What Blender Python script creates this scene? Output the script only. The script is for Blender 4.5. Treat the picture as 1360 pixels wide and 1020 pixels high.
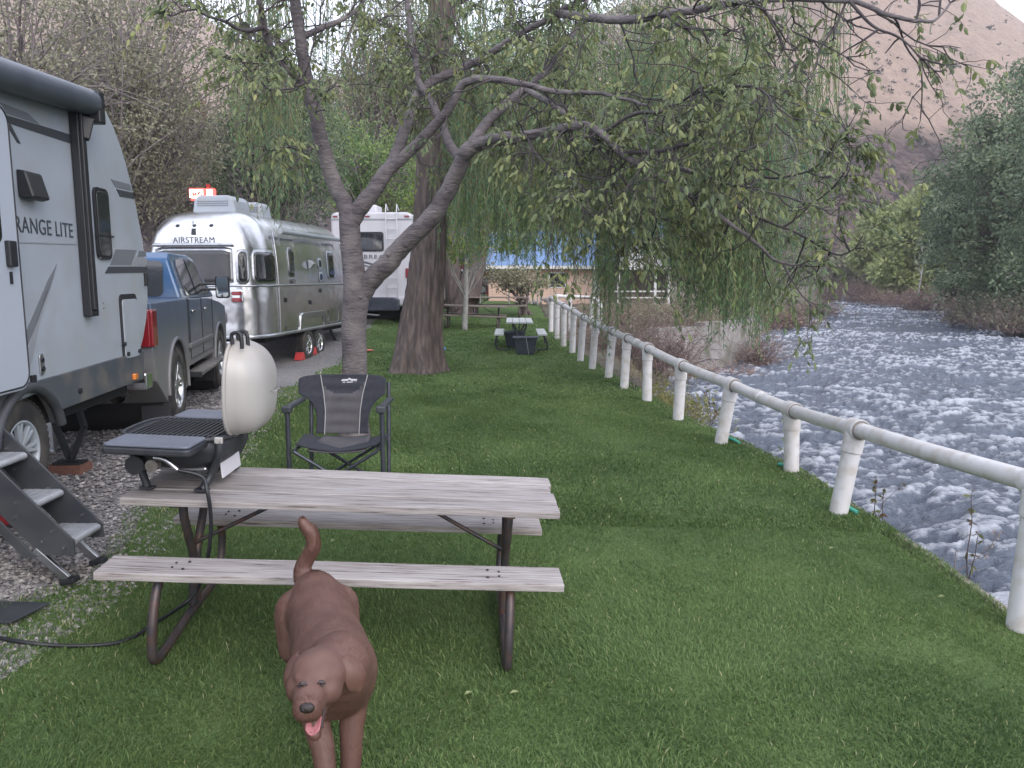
import bpy, math, random
import numpy as np
from mathutils import Vector, Matrix, Euler
R = math.radians
for o in list(bpy.data.objects): bpy.data.objects.remove(o, do_unlink=True)
S = bpy.context.scene
COL = S.collection
# ---------------------------------------------------------------- camera, sky, sun, exposure
EYE = 1.95
PITCH = 0.1377
F = 1025.0
cam = bpy.data.objects.new('camera', bpy.data.cameras.new('camera'))
COL.objects.link(cam); S.camera = cam
cam.location = (0, 0, EYE)
cam.rotation_euler = (math.pi/2 - PITCH, 0, 0)
cam.data.sensor_width = 36; cam.data.lens = F/1360*36
cam.data.clip_start = 0.05; cam.data.clip_end = 3000
S.view_settings.view_transform = 'Standard'
S.view_settings.look = 'None'
S.view_settings.gamma = 1
S.cycles.max_bounces = 6; S.cycles.diffuse_bounces = 3; S.cycles.glossy_bounces = 3; S.cycles.transmission_bounces = 3; S.cycles.volume_bounces = 0
S.view_settings.exposure = 1.33
w = bpy.data.worlds.new("World"); S.world = w; w.use_nodes = True
nt = w.node_tree; bg = nt.nodes['Background']
sky = nt.nodes.new('ShaderNodeTexSky'); sky.sky_type = 'NISHITA'; sky.sun_disc = False
SUN_EL, SUN_AZ = R(32), R(150)
sky.sun_elevation = SUN_EL; sky.sun_rotation = SUN_AZ
sky.air_density = 1.0; sky.dust_density = 4.0; sky.ozone_density = 1.4; sky.altitude = 600
cloud = nt.nodes.new('ShaderNodeMix'); cloud.data_type = 'RGBA'; cloud.inputs[0].default_value = .8      # thin overcast over the whole sky
cloud.inputs[7].default_value = (6.4, 6.7, 7.7, 1)
nt.links.new(sky.outputs[0], cloud.inputs[6]); nt.links.new(cloud.outputs[2], bg.inputs[0]); bg.inputs[1].default_value = 0.125
sl = bpy.data.lights.new('sun', 'SUN'); sl.energy = 0.75; sl.angle = R(40); sl.color = (1.0, .95, .9)
so = bpy.data.objects.new('sun', sl); COL.objects.link(so)
# direction to the sun (azimuth measured like the sky's sun_rotation, clockwise from +Y)
sd = Vector((math.sin(SUN_AZ)*math.cos(SUN_EL), math.cos(SUN_AZ)*math.cos(SUN_EL), math.sin(SUN_EL)))
so.rotation_euler = sd.to_track_quat('Z', 'Y').to_euler(); so.location = (20, -20, 30)

# ---------------------------------------------------------------- maths helpers
cP, sP = math.cos(PITCH), math.sin(PITCH)
def ray(px, py):
    u = (px-680)/F; v = (510-py)/F
    return Vector((u, cP+v*sP, -sP+v*cP))
def W(px, py, Y):
    d = ray(px, py); t = Y/d.y
    return Vector((d.x*t, Y, EYE+d.z*t))
def lerp(t, xs, ys): return float(np.interp(t, xs, ys))
def sstep(a, b, x):
    t = np.clip((np.asarray(x, float)-a)/(b-a), 0, 1); return t*t*(3-2*t)
def gz(x, y):
    x = np.asarray(x, float); y = np.asarray(y, float)
    k = 1-sstep(9.5, 16, y)
    side = np.interp(x, [-3.5, -2.3, -0.95, 3.2], [0, 0, 0, -0.09]) + np.interp(x, [-3.6, -2.2, -0.95], [.26, .07, 0])*k
    rise = .75*sstep(16, 42, y) + .45*sstep(17, 25, y)*sstep(-2.2, -4.5, x)*(1-sstep(34, 50, y))
    near = -.06*(1-sstep(4.2, 5.6, y))*sstep(-2.45, -2.1, x)
    return side+rise+near
def G(px, py):
    d = ray(px, py); Y = 10.0
    for _ in range(60):
        x = d.x*Y/d.y; z = float(gz(x, Y)); Yn = (z-EYE)*d.y/d.z
        Y = .5*Y+.5*Yn
    return Vector((d.x*Y/d.y, Y, float(gz(d.x*Y/d.y, Y))))
def h2(ix, iy, s):
    n = (ix.astype(np.int64)*374761393 + iy.astype(np.int64)*668265263 + s*2147483647) & 0xffffffff
    n = ((n ^ (n >> 13))*1274126177) & 0xffffffff
    return ((n ^ (n >> 16)) & 0xffff)/65535.0
def vnoise(x, y, s=0):
    x = np.asarray(x, float); y = np.asarray(y, float)
    ix = np.floor(x); iy = np.floor(y); fx = x-ix; fy = y-iy
    fx = fx*fx*(3-2*fx); fy = fy*fy*(3-2*fy)
    a = h2(ix, iy, s); b = h2(ix+1, iy, s); c = h2(ix, iy+1, s); d = h2(ix+1, iy+1, s)
    return (a*(1-fx)+b*fx)*(1-fy)+(c*(1-fx)+d*fx)*fy
def fbm(x, y, s=0, o=4, g=.5):
    t = 0; a = 1; n = 0
    for i in range(o):
        t = t+a*vnoise(x*2**i, y*2**i, s+i*17); n += a; a *= g
    return t/n

# ---------------------------------------------------------------- materials
def mat(name, col, rough=.6, metal=0, col2=None, scale=8, bump=0, bscale=None, stretch=None, spec=.5, detail=5,
        contrast=(.35, .65), emit=None, estr=0, coat=0, coord='Object', alpha=None, trans=0, col3=None, scale3=1.0):
    m = bpy.data.materials.new(name); m.use_nodes = True
    n = m.node_tree.nodes; l = m.node_tree.links; p = n['Principled BSDF']
    p.inputs['Base Color'].default_value = (*col, 1); p.inputs['Roughness'].default_value = rough
    p.inputs['Metallic'].default_value = metal; p.inputs['Specular IOR Level'].default_value = spec
    p.inputs['Coat Weight'].default_value = coat
    if emit: p.inputs['Emission Color'].default_value = (*emit, 1); p.inputs['Emission Strength'].default_value = estr
    if trans: p.inputs['Transmission Weight'].default_value = trans
    if col2 or bump:
        tc = n.new('ShaderNodeTexCoord'); mp = n.new('ShaderNodeMapping'); l.new(tc.outputs[coord], mp.inputs[0])
        if stretch: mp.inputs['Scale'].default_value = stretch
    if col2:
        nz = n.new('ShaderNodeTexNoise'); nz.inputs['Scale'].default_value = scale; nz.inputs['Detail'].default_value = detail
        l.new(mp.outputs[0], nz.inputs[0])
        cr = n.new('ShaderNodeValToRGB'); cr.color_ramp.elements[0].position = contrast[0]; cr.color_ramp.elements[1].position = contrast[1]
        cr.color_ramp.elements[0].color = (*col, 1); cr.color_ramp.elements[1].color = (*col2, 1)
        l.new(nz.outputs[0], cr.inputs[0]); last = cr.outputs[0]
        if col3:
            nz3 = n.new('ShaderNodeTexNoise'); nz3.inputs['Scale'].default_value = scale3; nz3.inputs['Detail'].default_value = 6
            l.new(tc.outputs[coord], nz3.inputs[0])
            mr = n.new('ShaderNodeMapRange'); mr.inputs[1].default_value = .48; mr.inputs[2].default_value = .68
            l.new(nz3.outputs[0], mr.inputs[0])
            mx = n.new('ShaderNodeMix'); mx.data_type = 'RGBA'; l.new(mr.outputs[0], mx.inputs[0]); l.new(last, mx.inputs[6]); mx.inputs[7].default_value = (*col3, 1)
            last = mx.outputs[2]
        l.new(last, p.inputs['Base Color'])
    if bump:
        nb = n.new('ShaderNodeTexNoise'); nb.inputs['Scale'].default_value = bscale or scale*2; nb.inputs['Detail'].default_value = 6
        l.new(mp.outputs[0], nb.inputs[0]); b = n.new('ShaderNodeBump'); b.inputs['Strength'].default_value = min(1, bump)
        b.inputs['Distance'].default_value = .01 if bump <= 1 else .01*bump
        l.new(nb.outputs[0], b.inputs['Height']); l.new(b.outputs[0], p.inputs['Normal'])
    return m
def leafmat(name, cols, transl=.35, rough=.5):
    """leaf material: the per-face attribute 'tint' picks the colour of each leaf"""
    m = bpy.data.materials.new(name); m.use_nodes = True
    n = m.node_tree.nodes; l = m.node_tree.links; p = n['Principled BSDF']; out = n['Material Output']
    at = n.new('ShaderNodeAttribute'); at.attribute_name = 'tint'
    cr = n.new('ShaderNodeValToRGB'); el = cr.color_ramp.elements
    while len(el) < len(cols): el.new(.5)
    for i, c in enumerate(cols): el[i].position = i/(len(cols)-1); el[i].color = (*c, 1)
    l.new(at.outputs['Fac'], cr.inputs[0]); l.new(cr.outputs[0], p.inputs['Base Color'])
    p.inputs['Roughness'].default_value = rough; p.inputs['Specular IOR Level'].default_value = .3
    if transl:
        t = n.new('ShaderNodeBsdfTranslucent'); l.new(cr.outputs[0], t.inputs[0])
        mx = n.new('ShaderNodeMixShader'); mx.inputs[0].default_value = transl
        l.new(p.outputs[0], mx.inputs[1]); l.new(t.outputs[0], mx.inputs[2]); l.new(mx.outputs[0], out.inputs[0])
    return m

# ---------------------------------------------------------------- mesh builder
class MB:
    def __init__(s): s.v = []; s.f = []; s.m = []; s.s = []
    def add(s, vs, fs, mi=0, sm=False):
        o = len(s.v); s.v += [tuple(v) for v in vs]
        for f in fs: s.f.append([i+o for i in f]); s.m.append(mi); s.s.append(sm)
        return s
    def box(s, c, d, rot=None, mi=0):
        c = Vector(c); hx, hy, hz = d[0]/2, d[1]/2, d[2]/2
        vs = [Vector((x*hx, y*hy, z*hz)) for z in (-1, 1) for x, y in ((-1, -1), (1, -1), (1, 1), (-1, 1))]
        if rot is not None:
            M = rot if isinstance(rot, Matrix) else Euler(rot).to_matrix(); vs = [M @ v for v in vs]
        return s.add([v+c for v in vs], [(3, 2, 1, 0), (4, 5, 6, 7), (0, 1, 5, 4), (1, 2, 6, 5), (2, 3, 7, 6), (3, 0, 4, 7)], mi)
    def beam(s, a, b, wd, ht, up=(0, 0, 1), mi=0):
        a = Vector(a); b = Vector(b); d = (b-a); L = d.length; d.normalize(); up = Vector(up)
        x = d.cross(up)
        if x.length < 1e-4: x = d.cross(Vector((1, 0, 0)))
        x.normalize(); z = x.cross(d)
        return s.box((a+b)/2, (wd, L, ht), Matrix((x, d, z)).transposed(), mi)
    def tube(s, path, rad, n=8, caps=True, mi=0, sm=True):
        P = [Vector(p) for p in path]; k = len(P)
        if not hasattr(rad, '__len__'): rad = [rad]*k
        vs = []; prev = None
        for i in range(k):
            t = (P[min(i+1, k-1)]-P[max(i-1, 0)]); t.normalize()
            if prev is None:
                a = Vector((0, 0, 1)) if abs(t.z) < .9 else Vector((1, 0, 0)); x = t.cross(a).normalized()
            else:
                x = (prev-t*prev.dot(t)); x = x.normalized() if x.length > 1e-6 else t.orthogonal().normalized()
            prev = x; y = t.cross(x)
            for j in range(n):
                a = 2*math.pi*j/n; vs.append(P[i]+(x*math.cos(a)+y*math.sin(a))*rad[i])
        fs = [(i*n+j, i*n+(j+1) % n, (i+1)*n+(j+1) % n, (i+1)*n+j) for i in range(k-1) for j in range(n)]
        s.add(vs, fs, mi, sm)
        if caps:
            s.add(vs[:n], [tuple(range(n))[::-1]], mi); s.add(vs[-n:], [tuple(range(n))], mi)
        return s
    def cyl(s, c, r, h, axis='z', n=24, mi=0, r2=None):
        c = Vector(c); a = {'x': Vector((1, 0, 0)), 'y': Vector((0, 1, 0)), 'z': Vector((0, 0, 1))}[axis]
        return s.tube([c-a*h/2, c+a*h/2], [r, r if r2 is None else r2], n, mi=mi)
    def prism(s, pts, o, u, v, nrm, th, mi=0):
        """polygon pts (a,b) -> o+u*a+v*b, given thickness th along nrm"""
        o = Vector(o); u = Vector(u); v = Vector(v); nn = Vector(nrm)*th; k = len(pts)
        A = [o+u*a+v*b for a, b in pts]; B = [p+nn for p in A]
        ar = sum(pts[i][0]*pts[(i+1) % k][1]-pts[(i+1) % k][0]*pts[i][1] for i in range(k))
        sg = ar*(u.cross(v)).dot(nn)
        t = tuple(range(k)); top = [k+i for i in t]
        if sg > 0: fs = [t[::-1], tuple(top)]+[(i, (i+1) % k, k+(i+1) % k, k+i) for i in range(k)]
        else: fs = [t, tuple(top[::-1])]+[((i+1) % k, i, k+i, k+(i+1) % k) for i in range(k)]
        return s.add(A+B, fs, mi)
    def ell(s, c, r, rot=None, nu=16, nv=10, mi=0, z0=-1.0, z1=1.0, pw=1.0):
        """(super)ellipsoid, optionally only the band z0..z1 of its height"""
        c = Vector(c); vs = []; M = Euler(rot).to_matrix() if rot is not None and not isinstance(rot, Matrix) else rot
        t0, t1 = math.asin(z0), math.asin(z1)
        f = lambda q: math.copysign(abs(q)**pw, q)
        for i in range(nv+1):
            t = t0+(t1-t0)*i/nv
            for j in range(nu):
                a = 2*math.pi*j/nu
                p = Vector((r[0]*f(math.cos(t))*f(math.cos(a)), r[1]*f(math.cos(t))*f(math.sin(a)), r[2]*f(math.sin(t))))
                if M is not None: p = M @ p
                vs.append(p+c)
        fs = [(i*nu+j, i*nu+(j+1) % nu, (i+1)*nu+(j+1) % nu, (i+1)*nu+j) for i in range(nv) for j in range(nu)]
        fs += [tuple(range(nu))[::-1], tuple(nv*nu+j for j in range(nu))]
        return s.add(vs, fs, mi, True)
    def lathe(s, prof, c, axis='z', n=24, mi=0, sm=True):
        c = Vector(c); ex = {'z': (Vector((1, 0, 0)), Vector((0, 1, 0)), Vector((0, 0, 1))), 'x': (Vector((0, 1, 0)), Vector((0, 0, 1)), Vector((1, 0, 0))), 'y': (Vector((0, 0, 1)), Vector((1, 0, 0)), Vector((0, 1, 0)))}[axis]
        vs = [c+(ex[0]*math.cos(2*math.pi*j/n)+ex[1]*math.sin(2*math.pi*j/n))*r+ex[2]*h for r, h in prof for j in range(n)]
        k = len(prof)
        return s.add(vs, [(i*n+j, i*n+(j+1) % n, (i+1)*n+(j+1) % n, (i+1)*n+j) for i in range(k-1) for j in range(n)], mi, sm)
    def grid(s, fn, nu, nv, mi=0, sm=True, closed=False):
        vs = [fn(i/nu, j/nv) for j in range(nv+1) for i in range(nu+1)]
        return s.add(vs, [(j*(nu+1)+i, j*(nu+1)+i+1, (j+1)*(nu+1)+i+1, (j+1)*(nu+1)+i) for j in range(nv) for i in range(nu)], mi, sm)
    def build(s, name, mats, parent=None, bevel=0, seg=2, solid=0, subsurf=0):
        me = bpy.data.meshes.new(name); me.from_pydata(s.v, [], s.f)
        if not isinstance(mats, (list, tuple)): mats = [mats]
        for m in mats: me.materials.append(m)
        me.polygons.foreach_set('material_index', s.m); me.polygons.foreach_set('use_smooth', s.s); me.update()
        o = bpy.data.objects.new(name, me); COL.objects.link(o)
        if parent: o.parent = parent
        if solid:
            q = o.modifiers.new('s', 'SOLIDIFY'); q.thickness = solid; q.offset = 0
        if subsurf:
            q = o.modifiers.new('ss', 'SUBSURF'); q.levels = q.render_levels = subsurf
        if bevel:
            q = o.modifiers.new('b', 'BEVEL'); q.width = bevel; q.segments = seg; q.limit_method = 'ANGLE'; q.angle_limit = R(35); q.harden_normals = False
        return o
def rrect(x0, y0, x1, y1, r, k=4):
    o = []
    for cx, cy, a0 in ((x1-r, y0+r, -90), (x1-r, y1-r, 0), (x0+r, y1-r, 90), (x0+r, y0+r, 180)):
        for i in range(k+1):
            a = R(a0+90*i/k); o.append((cx+r*math.cos(a), cy+r*math.sin(a)))
    return o
def npmesh(name, V, T, mats, tint=None, parent=None, smooth=False, mi=None):
    V = np.ascontiguousarray(V, np.float32); T = np.ascontiguousarray(T, np.int32); k = T.shape[1]
    me = bpy.data.meshes.new(name); me.vertices.add(len(V)); me.vertices.foreach_set('co', V.ravel())
    me.loops.add(T.size); me.loops.foreach_set('vertex_index', T.ravel()); me.polygons.add(len(T))
    me.polygons.foreach_set('loop_start', np.arange(0, T.size, k, dtype=np.int32))
    me.polygons.foreach_set('use_smooth', np.full(len(T), smooth))
    if not isinstance(mats, (list, tuple)): mats = [mats]
    for m in mats: me.materials.append(m)
    if mi is not None: me.polygons.foreach_set('material_index', np.asarray(mi, np.int32))
    if tint is not None:
        a = me.attributes.new('tint', 'FLOAT', 'FACE'); a.data.foreach_set('value', np.asarray(tint, np.float32))
    me.update(calc_edges=True); me.validate()
    o = bpy.data.objects.new(name, me); COL.objects.link(o)
    if parent: o.parent = parent
    return o
def nrmz(a): return a/np.maximum(np.linalg.norm(a, axis=1, keepdims=True), 1e-9)
def leaves(P, D, N, L, Wd, bend=.25):
    """diamond leaves, folded along the midrib: base P, direction D, normal N"""
    P = np.asarray(P, float); n = len(P); D = nrmz(np.asarray(D, float)); Sd = nrmz(np.cross(D, N)); N = np.cross(Sd, D)
    L = np.broadcast_to(L, n)[:, None]; Wd = np.broadcast_to(Wd, n)[:, None]
    mid = P+D*L*.45
    tip = P+D*L-N*L*bend
    V = np.stack([P, mid+Sd*Wd*.5-N*Wd*.15, tip, mid-Sd*Wd*.5-N*Wd*.15], 1).reshape(-1, 3)
    b = np.arange(n)[:, None]*4
    T = np.concatenate([b+np.array([[0, 1, 2]]), b+np.array([[0, 2, 3]])], 1).reshape(-1, 3)
    return V, T
def bigleaves(P, D, N, L, Wd, bend=.2):
    """pointed oval leaves of six points, folded and drooping"""
    P = np.asarray(P, float); n = len(P); D = nrmz(np.asarray(D, float)); Sd = nrmz(np.cross(D, N)); N = np.cross(Sd, D)
    L = np.broadcast_to(L, n)[:, None]; Wd = np.broadcast_to(Wd, n)[:, None]
    f = lambda a, s, h: P+D*L*a+Sd*Wd*s+N*L*h
    V = np.stack([P, f(.28, .42, -.05), f(.66, .38, -.13-bend*.4), f(1, 0, -bend), f(.66, -.38, -.13-bend*.4), f(.28, -.42, -.05), f(.30, 0, .0), f(.66, 0, -.04-bend*.4)], 1).reshape(-1, 3)
    b = np.arange(n)[:, None]*8
    T = np.concatenate([b+np.array([t]) for t in ((0, 1, 6), (1, 2, 6), (2, 7, 6), (2, 3, 7), (3, 4, 7), (4, 5, 6), (4, 6, 7), (5, 0, 6))], 1).reshape(-1, 3)
    return V, T
def empty(name, loc=(0, 0, 0), rz=0, rx=0, ry=0):
    o = bpy.data.objects.new(name, None); COL.objects.link(o); o.location = loc; o.rotation_euler = (rx, ry, rz); o.empty_display_size = .2
    return o
def tag(o, label=None, cat=None, group=None, kind=None):
    if label: o['label'] = label
    if cat: o['category'] = cat
    if group: o['group'] = group
    if kind: o['kind'] = kind
    return o
def copytree(o, parent=None):
    c = o.copy(); COL.objects.link(c)
    if parent is not None: c.parent = parent
    for ch in [q for q in list(bpy.data.objects) if q.parent == o]: copytree(ch, c)
    return c
def text(name, body, size, m, parent, loc, rot, ext=.002, off=0, sx=1.0, align='CENTER', spacing=1.0):
    cu = bpy.data.curves.new(name, 'FONT'); cu.body = body; cu.size = size; cu.extrude = ext; cu.offset = off; cu.align_x = align; cu.align_y = 'CENTER'; cu.space_character = spacing
    t = bpy.data.objects.new(name, cu); COL.objects.link(t); bpy.context.view_layer.update()
    me = bpy.data.meshes.new_from_object(t.evaluated_get(bpy.context.evaluated_depsgraph_get())); me.name = name
    bpy.data.objects.remove(t); bpy.data.curves.remove(cu)
    for v in me.vertices: v.co.x *= sx
    me.materials.clear(); me.materials.append(m)
    o = bpy.data.objects.new(name, me); COL.objects.link(o); o.parent = parent; o.location = loc; o.rotation_euler = rot
    return o
def smooth_path(pts, n=4):
    P = [Vector(p) for p in pts]; o = []
    for i in range(len(P)-1):
        a = P[max(i-1, 0)]; b = P[i]; c = P[i+1]; d = P[min(i+2, len(P)-1)]
        for k in range(n):
            t = k/n; o.append(.5*((2*b)+(c-a)*t+(2*a-5*b+4*c-d)*t*t+(3*b-a-3*c+d)*t**3))
    return o+[P[-1]]
# ================================================================ THE SETTING
rng = np.random.default_rng(7)
def gmat(name, build):
    m = bpy.data.materials.new(name); m.use_nodes = True
    build(m.node_tree.nodes, m.node_tree.links, m.node_tree.nodes['Principled BSDF']); return m
def nnoise(n, l, vec, scale, detail=5, rough=.55, typ='N'):
    z = n.new('ShaderNodeTexNoise'); z.inputs['Scale'].default_value = scale; z.inputs['Detail'].default_value = detail; z.inputs['Roughness'].default_value = rough
    l.new(vec, z.inputs[0]); return z.outputs[0]
def ramp(n, l, fac, stops):
    c = n.new('ShaderNodeValToRGB'); e = c.color_ramp.elements
    while len(e) < len(stops): e.new(.5)
    for i, (p, col) in enumerate(stops): e[i].position = p; e[i].color = (*col, 1)
    l.new(fac, c.inputs[0]); return c.outputs[0]
def mixc(n, l, fac, a, b):
    x = n.new('ShaderNodeMix'); x.data_type = 'RGBA'
    if isinstance(fac, float): x.inputs[0].default_value = fac
    else: l.new(fac, x.inputs[0])
    for i, q in ((6, a), (7, b)):
        if isinstance(q, tuple): x.inputs[i].default_value = (*q, 1)
        else: l.new(q, x.inputs[i])
    return x.outputs[2]
def bumpn(n, l, h, p, strength, dist):
    b = n.new('ShaderNodeBump'); b.inputs['Strength'].default_value = strength; b.inputs['Distance'].default_value = dist
    l.new(h, b.inputs['Height']); l.new(b.outputs[0], p.inputs['Normal'])

def xb(y): return np.interp(y, [-4, 3.2, 3.7, 4.6, 5.8, 6.9, 8, 11.4, 16, 27, 60], [-2.6, -2.7, -2.64, -2.58, -2.78, -2.95, -3.0, -3.5, -3.9, -4.4, -4.8])   # lawn / gravel boundary
def xe(y): return np.interp(y, [-4, 4.4, 6.5, 7.95, 9.3, 10.9, 12.5, 14, 16.9, 20, 25, 31, 60], [3.15, 3.02, 2.98, 2.98, 2.78, 2.5, 2.32, 2.22, 1.95, 1.75, 1.42, 1.3, 1.2])   # river edge of the lawn

def lawn_build(n, l, p):
    tc = n.new('ShaderNodeTexCoord').outputs['Object']
    c = ramp(n, l, nnoise(n, l, tc, 1.1, 6), [(.3, (.074, .12, .044)), (.5, (.108, .165, .058)), (.7, (.145, .198, .074))])
    fine = ramp(n, l, nnoise(n, l, tc, 60, 4), [(.35, (.035, .07, .026)), (.65, (.14, .2, .075))])
    c = mixc(n, l, .5, c, fine)
    l.new(c, p.inputs['Base Color']); p.inputs['Roughness'].default_value = .9; p.inputs['Specular IOR Level'].default_value = .1
    bumpn(n, l, nnoise(n, l, tc, 70, 5), p, 1, .03)
M_lawn = gmat('lawn', lawn_build)
def gravel_build(n, l, p):
    tc = n.new('ShaderNodeTexCoord').outputs['Object']
    v = n.new('ShaderNodeTexVoronoi'); v.inputs['Scale'].default_value = 38; l.new(tc, v.inputs[0])
    big = nnoise(n, l, tc, .9, 4)
    c = ramp(n, l, v.outputs['Color'], [(.1, (.09, .088, .092)), (.45, (.20, .192, .195)), (.9, (.38, .36, .355))])
    tanc = ramp(n, l, big, [(.4, (.18, .173, .175)), (.7, (.28, .245, .22))])
    c = mixc(n, l, .45, c, tanc)
    l.new(c, p.inputs['Base Color']); p.inputs['Roughness'].default_value = .9
    iv = n.new('ShaderNodeMath'); iv.operation = 'SUBTRACT'; iv.inputs[0].default_value = 1; l.new(v.outputs['Distance'], iv.inputs[1])
    bumpn(n, l, iv.outputs[0], p, 1, .03)
M_gravel = gmat('gravel', gravel_build)
def strip(name, ys, xf0, xf1, nx, m, dz=0.0, noise=.03):
    X = []; 
    for y in ys:
        x0, x1 = float(xf0(y)), float(xf1(y)); X.append(np.linspace(x0, x1, nx+1))
    X = np.array(X); Y = np.repeat(np.array(ys)[:, None], nx+1, 1)
    Z = gz(X, Y)+dz+(fbm(X*1.3, Y*1.3, 3)-.5)*noise
    V = np.stack([X, Y, Z], -1).reshape(-1, 3)
    i = np.arange(len(ys)-1)[:, None]*(nx+1)+np.arange(nx)[None]; i = i.reshape(-1)
    T = np.stack([i, i+1, i+nx+2, i+nx+1], 1)
    return npmesh(name, V, T, m, smooth=True)
ysg = np.concatenate([np.linspace(-4, 12, 80), np.linspace(12.3, 60, 110)])
def wob(y): return xb(y)+(fbm(np.asarray(y)*1.7, 0*np.asarray(y), 5)-.5)*.3
lawn = strip('lawn', ysg, wob, lambda y: xe(y)+.04*math.sin(y*3), 50, M_lawn, 0)
tag(lawn, kind='structure')
gravel = strip('gravel_drive', np.linspace(-4, 46, 160), lambda y: -26, lambda y: wob(y)+.35, 60, M_gravel, -.012, .02)
tag(gravel, kind='structure')

# river geometry
WZ = -1.2
def xl(y): return np.interp(y, [-30, 5, 9, 11, 13, 16, 21, 31, 40, 62, 90, 130, 180, 260], [3.4, 3.36, 3.2, 2.95, 3.0, 3.6, 4.6, 9.2, 13.5, 24, 37.5, 55, 70, 80])
def xr(y): return np.interp(y, [-30, 10, 25, 38, 52, 68, 86, 125, 180, 260], [19, 20, 22.5, 25.7, 33, 41, 49, 66, 90, 110])
def river_build(n, l, p):
    tcn = n.new('ShaderNodeTexCoord').outputs['Object']
    mp = n.new('ShaderNodeMapping'); l.new(tcn, mp.inputs[0]); mp.inputs['Rotation'].default_value = (0, 0, R(20)); mp.inputs['Scale'].default_value = (.8, 2.6, 1)
    v = mp.outputs[0]
    n1 = nnoise(n, l, v, 1.6, 9, .62); n2 = nnoise(n, l, v, 7, 8, .65)
    at = n.new('ShaderNodeAttribute'); at.attribute_name = 'foam_glint'
    f2 = n.new('ShaderNodeMath'); f2.operation = 'MULTIPLY'; l.new(n2, f2.inputs[0]); f2.inputs[1].default_value = .42
    f = n.new('ShaderNodeMath'); f.operation = 'ADD'; l.new(at.outputs['Fac'], f.inputs[0]); l.new(f2.outputs[0], f.inputs[1])
    n3 = nnoise(n, l, v, 22, 6, .7)
    f3 = n.new('ShaderNodeMath'); f3.operation = 'MULTIPLY'; l.new(n3, f3.inputs[0]); f3.inputs[1].default_value = .36
    f4 = n.new('ShaderNodeMath'); f4.operation = 'ADD'; l.new(f.outputs[0], f4.inputs[0]); l.new(f3.outputs[0], f4.inputs[1])
    mr = n.new('ShaderNodeMapRange'); l.new(f4.outputs[0], mr.inputs[0]); mr.inputs[1].default_value = .67; mr.inputs[2].default_value = .98
    c = mixc(n, l, mr.outputs[0], (.14, .165, .215), (.62, .645, .71))
    l.new(c, p.inputs['Base Color'])
    rr = n.new('ShaderNodeMapRange'); l.new(mr.outputs[0], rr.inputs[0]); rr.inputs[3].default_value = .12; rr.inputs[4].default_value = .6
    l.new(rr.outputs[0], p.inputs['Roughness']); p.inputs['IOR'].default_value = 1.33; p.inputs['Specular IOR Level'].default_value = .75
    ad = n.new('ShaderNodeMath'); ad.operation = 'ADD'; l.new(n1, ad.inputs[0])
    ml = n.new('ShaderNodeMath'); ml.operation = 'MULTIPLY'; l.new(n2, ml.inputs[0]); ml.inputs[1].default_value = .45; l.new(ml.outputs[0], ad.inputs[1])
    bumpn(n, l, ad.outputs[0], p, 1, .30)
M_river = gmat('river', river_build)
yr = np.concatenate([np.linspace(-8, 3, 20), 3*np.exp(np.linspace(0, math.log(260/3), 620))[1:]])
tx = np.linspace(0, 1, 330)**1.25
X = (xl(yr)-.9)[:, None]*(1-tx)[None]+(xr(yr)+.9)[:, None]*tx[None]; Y = np.repeat(yr[:, None], len(tx), 1)
def river_h(X, Y):
    a = R(20); u = X*math.cos(a)+Y*math.sin(a); v = -X*math.sin(a)+Y*math.cos(a)
    warp = fbm(u*.5, v*.5, 11, 3)*2.2
    r1 = 1-np.abs(2*fbm(u*.45+warp*.6, v*1.2, 21, 4)-1); r2 = 1-np.abs(2*fbm(u*1.3+warp*.8, v*3.9, 31, 4, .6)-1)
    r3 = 1-np.abs(2*fbm(u*.16+warp*.2, v*.26, 41, 3)-1)
    r4 = 1-np.abs(2*fbm(u*2.6+warp*1.2+7, v*8.5, 35, 3, .6)-1)
    return (r1-.75)*.34+(r2-.75)*.19+(r3-.8)*.30+(r4-.75)*.11, r1, r2*.6+r4*.4, r3
hh, r1, r2, r3 = river_h(X, Y)
foam_glint = np.clip((r3-.78)*.5+(r1-.84)*.6+(r2-.86)*1.9+.34, 0, 1)  # white water, plus highlights on the wave crests painted into the colour
V = np.stack([X, Y, WZ+hh*1.0], -1).reshape(-1, 3); nx = len(tx)
i = (np.arange(len(yr)-1)[:, None]*nx+np.arange(nx-1)[None]).reshape(-1)
river = npmesh('river', V, np.stack([i, i+1, i+nx+1, i+nx], 1), M_river, smooth=True)
a = river.data.attributes.new('foam_glint', 'FLOAT', 'POINT'); a.data.foreach_set('value', foam_glint.astype(np.float32).ravel())
tag(river, kind='structure')

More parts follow.
